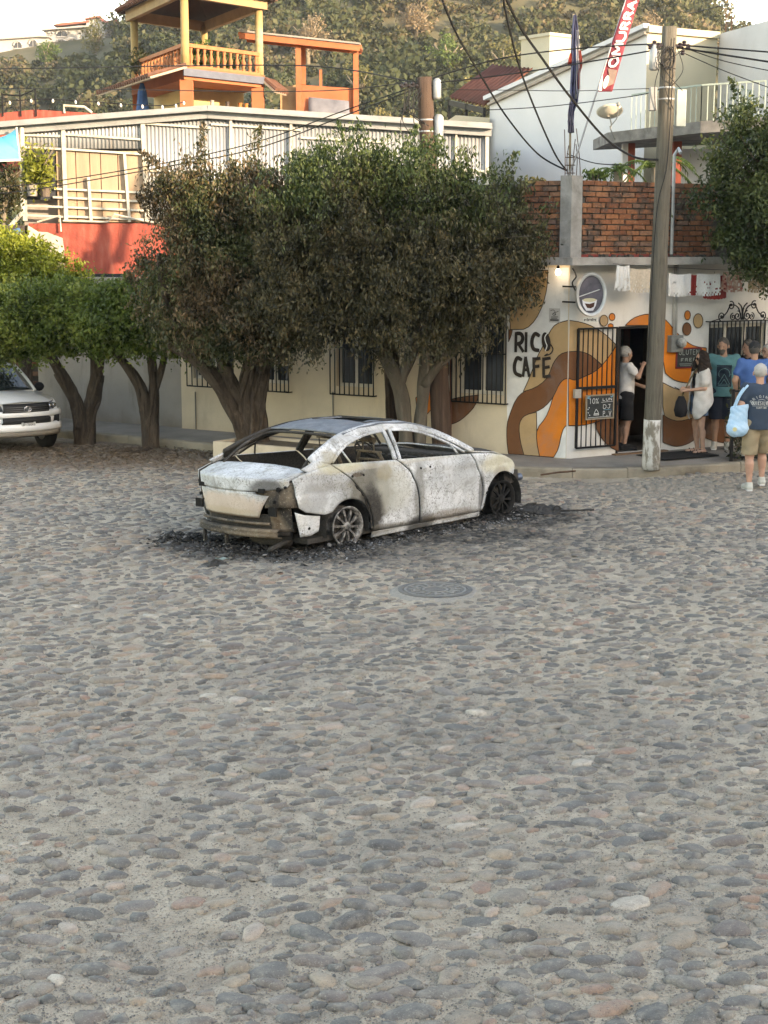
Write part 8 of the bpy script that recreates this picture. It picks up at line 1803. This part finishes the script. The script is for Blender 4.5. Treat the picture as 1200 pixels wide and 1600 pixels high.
    if top:
        T = SDF(lo, hi, h); o = .020
        T.cap(pel+(0, 0, hem-1.0), ch, .130*B+o, .128*B*W+o, .05, (.84, 1.0, 1)); T.cap(ch+(-.10*W, 0, .075), ch+(.10*W, 0, .075), .085*B+o, .085*B+o, .05); T.cap(nk+(-.05, 0, -.03), nk+(.05, 0, -.03), .07, .07, .05)
        for s in 'LR':
            e = J['sh'+s]+(J['el'+s]-J['sh'+s])*min(sleeve, 1); T.cap(J['sh'+s], e, .056*B*W+o*.8, .050*B*W+o, .04)
            if sleeve > 1: T.cap(J['el'+s], J['el'+s]+(J['wr'+s]-J['el'+s])*(sleeve-1), .050*W+o, .042*W+o, .03)
        T.wrinkle(.006, 24, pos[0]); T.cut((0, 0, hem), (0, 0, -1)); T.sub(nk+(0, -.02, .02), hc+(0, .0, .1), .070 if not female else .08)
        T.mesh('shirt', top, p)
    if bottom:
        T = SDF(lo, (hi[0], hi[1], 1.1), h); o = .022
        T.cap(pel+(-.05, 0, -.02), pel+(.05, 0, -.02), .118*B+o, .118*B+o, .04, (1, 1.12, 1))
        for s in 'LR':
            T.cap(J['hip'+s], J['knee'+s]*1.0+(0, 0, -.02), .092*B+o, .074*B+o*1.3, .03)
            if bhem < .3: T.cap(J['knee'+s], J['ank'+s], .07*B+o, .052+o, .03)
        T.wrinkle(.006, 22, 1+pos[1])
        for s in 'LR': pass
        T.cut((0, 0, bhem), (0, 0, -1)); T.cut((0, 0, 1.03), (0, 0, 1)); T.mesh('shorts', bottom, p)
    if shoes:
        for s in 'LR':
            sg = 1 if s == 'L' else -1; fo = J['ank'+s]; T = SDF(fo+(-.10, -.30, -.10), fo+(.10, .14, .08), .007); dirf = np.array((sg*.03, -.17, 0))
            if sandals:
                T.cap(fo+(0, .04, -.078), fo+dirf*1.18+(0, 0, -.078), .042, .040, .01, (1, 1, 3.2)); 
                for f_ in (.35, .8): T.cap(fo+dirf*f_+(-.04, 0, -.06), fo+dirf*f_+(0, 0, -.02), .009, .009, .01); T.cap(fo+dirf*f_+(.04, 0, -.06), fo+dirf*f_+(0, 0, -.02), .009, .009, .01)
            else: T.cap(fo+(0, .04, -.045), fo+dirf*1.05+(0, 0, -.055), .050, .042, .02, (1, 1, 1.1)); T.cap(fo+(0, .015, .0), fo+dirf*.35+(0, 0, -.02), .048, .040, .02); T.cut(fo+(0, 0, .028), (0, 0, 1))
            T.cut(fo+(0, 0, -.087), (0, 0, -1)); o = T.mesh('shoe', shoes[0], p)
            b = MB(); b.prism([tuple(fo+np.array(q)) for q in ((-.036, .085, -.089), (.036, .085, -.089), (.045+sg*.01, -.08, -.089), (.036+sg*.03, -.215, -.089), (-.030+sg*.03, -.215, -.089), (-.044, -.08, -.089))], (0, 0, .022)); b.build('sole', shoes[1], o)
    if hair and not bald:
        T = SDF(hc-(.22, .22, .62), hc+(.22, .22, .2), .008); T.cap(hc+(0, .022, .036), hc-fd*.012+(0, 0, .03), .099, .096, .02, (1.1, 1, .95))
        T.cut(hc+fd*.050, fd*1.0+up*-.55) if not hairlen else T.cut(hc+fd*.062, fd+up*-.35); 
        if not hairlen: T.cut(hc+(0, 0, -.045), (0, 0, -1))
        else:
            for k in range(26):
                a = (k/25-.5)*4.6; q0 = hc-fd*math.cos(a)*.085+sdv*math.sin(a)*.092+(0, 0, .0); out = -fd*math.cos(a)*.05+sdv*math.sin(a)*.05; rr_ = random.Random(k); q1 = q0+out*.9+(0, 0, -hairlen*.5); q2 = q0+out*rr_.uniform(.5, 1.3)+(0, 0, -hairlen*rr_.uniform(.8, 1.05)); T.cap(q0, q1, .034, .036, .02); T.cap(q1, q2, .036, .018, .02)
            T.wrinkle(.006, 60, 2.)
        T.wrinkle(.003, 90, 1.); T.mesh('hair', hair, p)
    if beard: T = SDF(hc-(.16, .16, .2), hc+(.16, .16, .1), .007); T.cap(hc+fd*.05+(0, 0, -.065), hc+fd*.055+(0, 0, -.085), .052, .040, .02); T.cut(hc+(0, 0, -.040), (0, 0, 1)); T.mesh('beard', beard, p)
    p['_hc'] = list(hc); return p, J, hc, fd, sdv
HG, HDK, HGD = cloth('grey_hair', (.42, .40, .37)), cloth('dark_brown_hair', (.022, .014, .011)), cloth('dark_grey_hair', (.10, .09, .08))
WH, NAVY, BLK = cloth('white_tee', (.62, .60, .58)), cloth('navy_cloth', (.018, .025, .045)), cloth('black_cloth', (.014, .014, .016))
SHW = (cloth('pale_sneaker', (.50, .50, .45)), simple('white_sole', (.7, .7, .68), .7)); SHB = (cloth('black_sandal', (.015, .014, .014)), simple('black_sole', (.02, .02, .02), .8))
# in the doorway
pd = WR.w(door[0]+.46, .38, .172)
person('person in white tee and black shorts standing in the cafe doorway', pd, WR.ang+R(70), 1.72, (.40, .23, .16), WH, BLK, HG, SHB, arms=dict(elR=(-.30, -.12, 1.26), wrR=(-.10, -.26, 1.42), elL=(.24, -.08, 1.16), wrL=(.08, -.30, 1.08)), hem=.88, bhem=.52, head=(.2, .8))
# woman with phone
pw = Vector((5.2, 25.22, .162))
p, J, hc, fd, sdv = person('person in open white shirt and denim shorts looking at a phone', pw, R(-72), 1.68, (.47, .28, .2), None, cloth('denim', (.075, .13, .21)), HDK, SHB, arms=dict(elL=(.20, -.03, 1.13), wrL=(.09, -.25, 1.10), elR=(-.20, -.03, 1.13), wrR=(-.06, -.26, 1.12)), female=True, bhem=.66, hairlen=.36, head=(0, 1.2), sandals=True)
T = SDF((-.4, -.4, .6), (.4, .4, 1.6), .0095); T.cap((0, 0, .95), (0, 0, 1.30), .125, .125, .05, (.85, 1.05, 1)); T.cap((-.08, 0, 1.36), (.08, 0, 1.36), .09, .09, .05); T.cut((0, 0, 1.43), (0, -.6, 1)); T.cut((0, 0, .93), (0, 0, -1)); T.mesh('black_top', BLK, p)
T = SDF((-.5, -.5, .5), (.5, .45, 1.6), .0095); T.cap((0, .02, .72), (0, .01, 1.32), .225, .160, .05, (.86, 1.0, 1)); T.cap((-.10, 0, 1.375), (.10, 0, 1.375), .10, .10, .05)
for s in 'LR': T.cap(J['sh'+s], J['sh'+s]*.35+J['el'+s]*.65, .075, .088, .04)
T.wrinkle(.006, 20, 3); A_ = T.f.copy(); T.cut((0, -.12, .60), (0, 1.1, -1)); T.cut((0, 0, 1.46), (0, -.5, 1))
ax = [T.lo[k]+T.h*np.arange(T.n[k]) for k in range(3)]; X, Y, Z = np.meshgrid(*ax, indexing='ij'); T.f = np.maximum(T.f, np.minimum(-(np.abs(X)-.065-.02*(1.4-Z)), -(Y+.05)).astype(np.float32)); T.f = np.maximum(T.f, -(A_+.022)); T.mesh('open_shirt', cloth('offwhite_gauze', (.55, .53, .50)), p)
b = MB(); 
for sg in (-1, 1): q = hc+fd*.100+sdv*sg*.034+(0, 0, .008); b.lathe([(.001, -.003), (.026, -.003), (.026, .003), (.001, .003)], tuple(q), 12, axis='y')
b.bar(tuple(hc+fd*.1+sdv*.06+(0, 0, .014)), tuple(hc+fd*.1-sdv*.06+(0, 0, .014)), .008); b.bar(tuple(hc+sdv*.09+(0, 0, .014)), tuple(hc+fd*.1+sdv*.06+(0, 0, .014)), .006); b.build('sunglasses', BLK, p)
b = MB(); bag = thing('shoulder_bag', 'black shoulder bag hanging in front of the open white shirt', 'bag', pw+Vector((-.33, -.10, .62))); b.lathe([(.02, -.02), (.12, .0), (.155, .10), (.12, .24), (.06, .33)], n=14); o = b.build('pouch', BLK, bag, True); o.scale = (.75, .6, 1); b = MB(); b.tube(catmull([(.0, .0, .3), (.12, .05, .55), (.27, .08, .78), (.36, .12, .62)], 5), .012, 6); b.build('strap', cloth('olive_strap', (.16, .13, .07)), bag)
ph = thing('phone', 'dark phone held in front of the open white shirt', 'phone', pw+Vector((-.36, -.04, 1.06))); b = MB(); b.box(-.075, .075, -.035, .035, -.006, .006, T=Matrix.Rotation(R(25), 4, 'Y')); b.build('case', BLK, ph); b = MB(); b.box(-.068, .068, -.03, .03, .0065, .0075, T=Matrix.Rotation(R(25), 4, 'Y')); b.build('screen', simple('phone_screen', (.05, .055, .06), .1), ph)
# man in teal
pt = Vector((5.68, 25.72, .165)); TEAL = cloth('teal_tee', (.085, .235, .25)); shorts = cloth('navy_shorts', (.020, .026, .042))
p, J, hc, fd, sdv = person('person in teal tee with a dark square print facing the street', pt, R(-8), 1.86, (.40, .23, .16), TEAL, shorts, HGD, SHW, arms=dict(elL=(.29, .06, 1.16), wrL=(.26, -.10, .95), elR=(-.29, .06, 1.16), wrR=(-.24, -.06, .93)), hem=.84, bhem=.48, build=1.1, head=(-.35, 1.6), beard=HGD)
b = MB(); rows = [[(-.115+.23*i/8, -.158-.012*math.cos((i/8-.5)*2.4)-.03*(1-abs(j/8-.55)), 1.00+.34*j/8) for i in range(9)] for j in range(9)]; o = b.grid(rows).build('print', cloth('print_navy', (.02, .035, .05)), p); pr = o
m_ = o.modifiers.new('wrap', 'SHRINKWRAP'); m_.target = [c for c in p.children if c.name.startswith('shirt')][0]; m_.offset = .005; m_.wrap_method = 'PROJECT'; m_.use_project_y = True; m_.use_negative_direction = True; m_.use_positive_direction = True
def decal(name, lines, mat, parent, target, wd=.006, y=-.4, sgn=1):
    b = MB()
    for L in lines:
        for (x0, z0), (x1, z1) in zip(L, L[1:]):
            n = max(2, int(math.hypot(x1-x0, z1-z0)/.012)); dx, dz = x1-x0, z1-z0; l = math.hypot(dx, dz) or 1; nx, nz = -dz/l*wd/2, dx/l*wd/2
            b.grid([[(x0+dx*i/n+nx*k, y, z0+dz*i/n+nz*k) for k in (-1, 1)] for i in range(n+1)])
    o = b.build(name, mat, parent); m = o.modifiers.new('wrap', 'SHRINKWRAP'); m.target = target; m.offset = .008; m.wrap_method = 'PROJECT'; m.use_project_y = True; m.use_negative_direction = True; m.use_positive_direction = True; return o
sh_ = m_.target; LT = cloth('print_teal', (.12, .26, .27))
decal('print_drawing', [[(.085*math.cos(a), 1.20+.085*math.sin(a)) for a in [R(-30+240*i/16) for i in range(17)]], [(-.09, 1.04), (0, 1.20), (.09, 1.04), (-.09, 1.04)], [(-.05, 1.04), (0, 1.12), (.05, 1.04)], [(-.09, 1.02), (.09, 1.02)]], LT, p, sh_, .007)
# people behind
person('person in black tee half hidden behind the blue tee', Vector((6.22, 26.25, .165)), R(-35), 1.80, (.38, .21, .15), BLK, shorts, HGD, SHW, head=(-.5, .6), build=1.05)
p, J, hc, fd, sdv = person('person in blue tee and dark cap seen from behind', Vector((6.0, 24.95, .16)), R(172), 1.84, (.44, .25, .17), cloth('royal_blue_tee', (.055, .14, .36)), shorts, HGD, SHW, arms=dict(elR=(-.27, .02, 1.16), wrR=(-.25, -.05, .92), elL=(.28, .03, 1.16), wrL=(.24, -.08, .92)), hem=.88, build=1.12)
T = SDF(hc-(.2, .25, .1), hc+(.2, .2, .2), .008); T.cap(hc+(0, .02, .05), hc+(0, 0, .05), .101, .099, .02, (1.1, 1, 1)); T.cut(hc+(0, 0, .035), (0, 0, -1)); T.cap(hc+fd*.10+(0, 0, .045), hc+fd*.165+(0, 0, .035), .07, .06, .01, (1, 1, 8)); T.mesh('cap', cloth('cap_charcoal', (.035, .037, .04)), p)
p, J, hc, fd, sdv = person('person in glasses at the right edge behind the blue tee', Vector((6.42, 25.75, .165)), R(-60), 1.76, (.45, .27, .2), cloth('brown_top', (.10, .07, .06)), shorts, HG, SHW, head=(0, .4))
b = MB()
for sg in (-1, 1): q = hc+fd*.1+sdv*sg*.032+(0, 0, .008); b.tube([tuple(q+sdv*.022*math.cos(a)+up_*.018*math.sin(a)) for up_ in (np.array((0, 0, 1.)),) for a in [6.2832*i/12 for i in range(13)]], .003, 4)
b.build('glasses', BLK, p)
# walking man with the blue bag
pq = Vector((5.44, 22.22, .01)); p, J, hc, fd, sdv = person('person in navy tee and khaki shorts walking away with a blue bag', pq, R(178), 1.84, (.50, .28, .2), cloth('faded_navy_tee', (.035, .055, .085)), cloth('khaki_shorts', (.33, .26, .17)), HG, SHW,
    arms=dict(elL=(-0, 0, 0) if False else (.26, .06, 1.17), wrL=(.27, -.06, .93), elR=(-.27, .10, 1.17), wrR=(-.26, -.02, .93)), legs=dict(kneeR=(-.11, -.20, .54), ankR=(-.11, -.16, .14)), hem=.86, bhem=.50, build=1.1)
sh_ = [c for c in p.children if c.name.startswith('shirt')][0]; PR = cloth('print_offwhite', (.42, .43, .42))
def arc_text(txt, cx, cz, r, a0, a1, h, w):
    out = []
    for i, chx in enumerate(txt):
        a = R(a0+(a1-a0)*i/(len(txt)-1)); d = (math.cos(a), math.sin(a)); tn = (math.sin(a), -math.cos(a))
        for L in GL[chx]: out.append([(-(cx+d[0]*(r-h*y)+tn[0]*w*(x-.5)), cz+d[1]*(r-h*y)+tn[1]*w*(x-.5)) for x, y in L])
    return out
lines = [[(-(-.13+.26*x), 1.255-.05*y) for x, y in L] for L in write('QUIKSILVER', 0, 0, 1, 1, .25)]; decal('print_word', lines, PR, p, sh_, .010, .4)
decal('print_arc', arc_text('ORIGINAL', 0, 1.17, .17, 150, 30, .035, .03), PR, p, sh_, .007, .4); decal('print_line', [[(-(-.07+.14*x), 1.175-.02*y) for x, y in L] for L in write('SURFING', 0, 0, 1, 1, .3)]+[[(-.12, 1.19), (.12, 1.19)], [(-.05, 1.27), (0, 1.285), (.05, 1.27)]], PR, p, sh_, .006, .4)
tb = thing('tote_bag', 'light blue shopping bag hanging beside the navy tee', 'bag', pq+Vector((-.33, -.10, .80))); M_TOTE = simple('blue_plastic_bag', (.26, .47, .66), .45, .3, 9, c2=(.42, .60, .74), bump=.5, bscale=25)
T = SDF((-.22, -.2, -.02), (.22, .2, .52), .01); T.cap((-.03, 0, .11), (.05, 0, .11), .105, .10, .05, (.9, 1.2, 1)); T.cap((.0, 0, .13), (.03, 0, .46), .125, .10, .05, (.85, 1.9, 1)); T.cap((-.05, 0, .40), (.10, 0, .43), .05, .05, .04, (1, 1.5, 1)); T.wrinkle(.003, 45, 1.); T.cut((0, 0, .45), (-.15, 0, 1)); T.mesh('sack', M_TOTE, tb)
b = MB()
for y in (-.03, .04): b.tube(catmull([(-.05, y, .42), (.02, y, .60), (.13, y+.03, .74), (.10, y+.10, .66)], 5), .017, 6)
b.build('handle', M_TOTE, tb, True); b = MB(); b.poly([(-.06+.032*math.cos(a), -.128, .12+.032*math.sin(a)) for a in [6.2832*i/12 for i in range(12)]]); b.build('flower_print', simple('yellow_print', (.6, .56, .3), .6), tb)
# ================================================================== AIR
t = NT('valley_haze'); t.t.nodes.remove(t.b); pv_ = t.n('VolumePrincipled'); pv_.inputs['Color'].default_value = (.92, .95, 1, 1); pv_.inputs['Density'].default_value = .00022; pv_.inputs['Anisotropy'].default_value = .3
t.t.links.new(pv_.outputs[0], t.out.inputs['Volume'])
b = MB(); b.box(-330, 330, -330, 470, -2.5, 75); o = b.build('haze', t.mat); tag(o, 'thin pale haze over the whole valley', 'haze', kind='stuff')
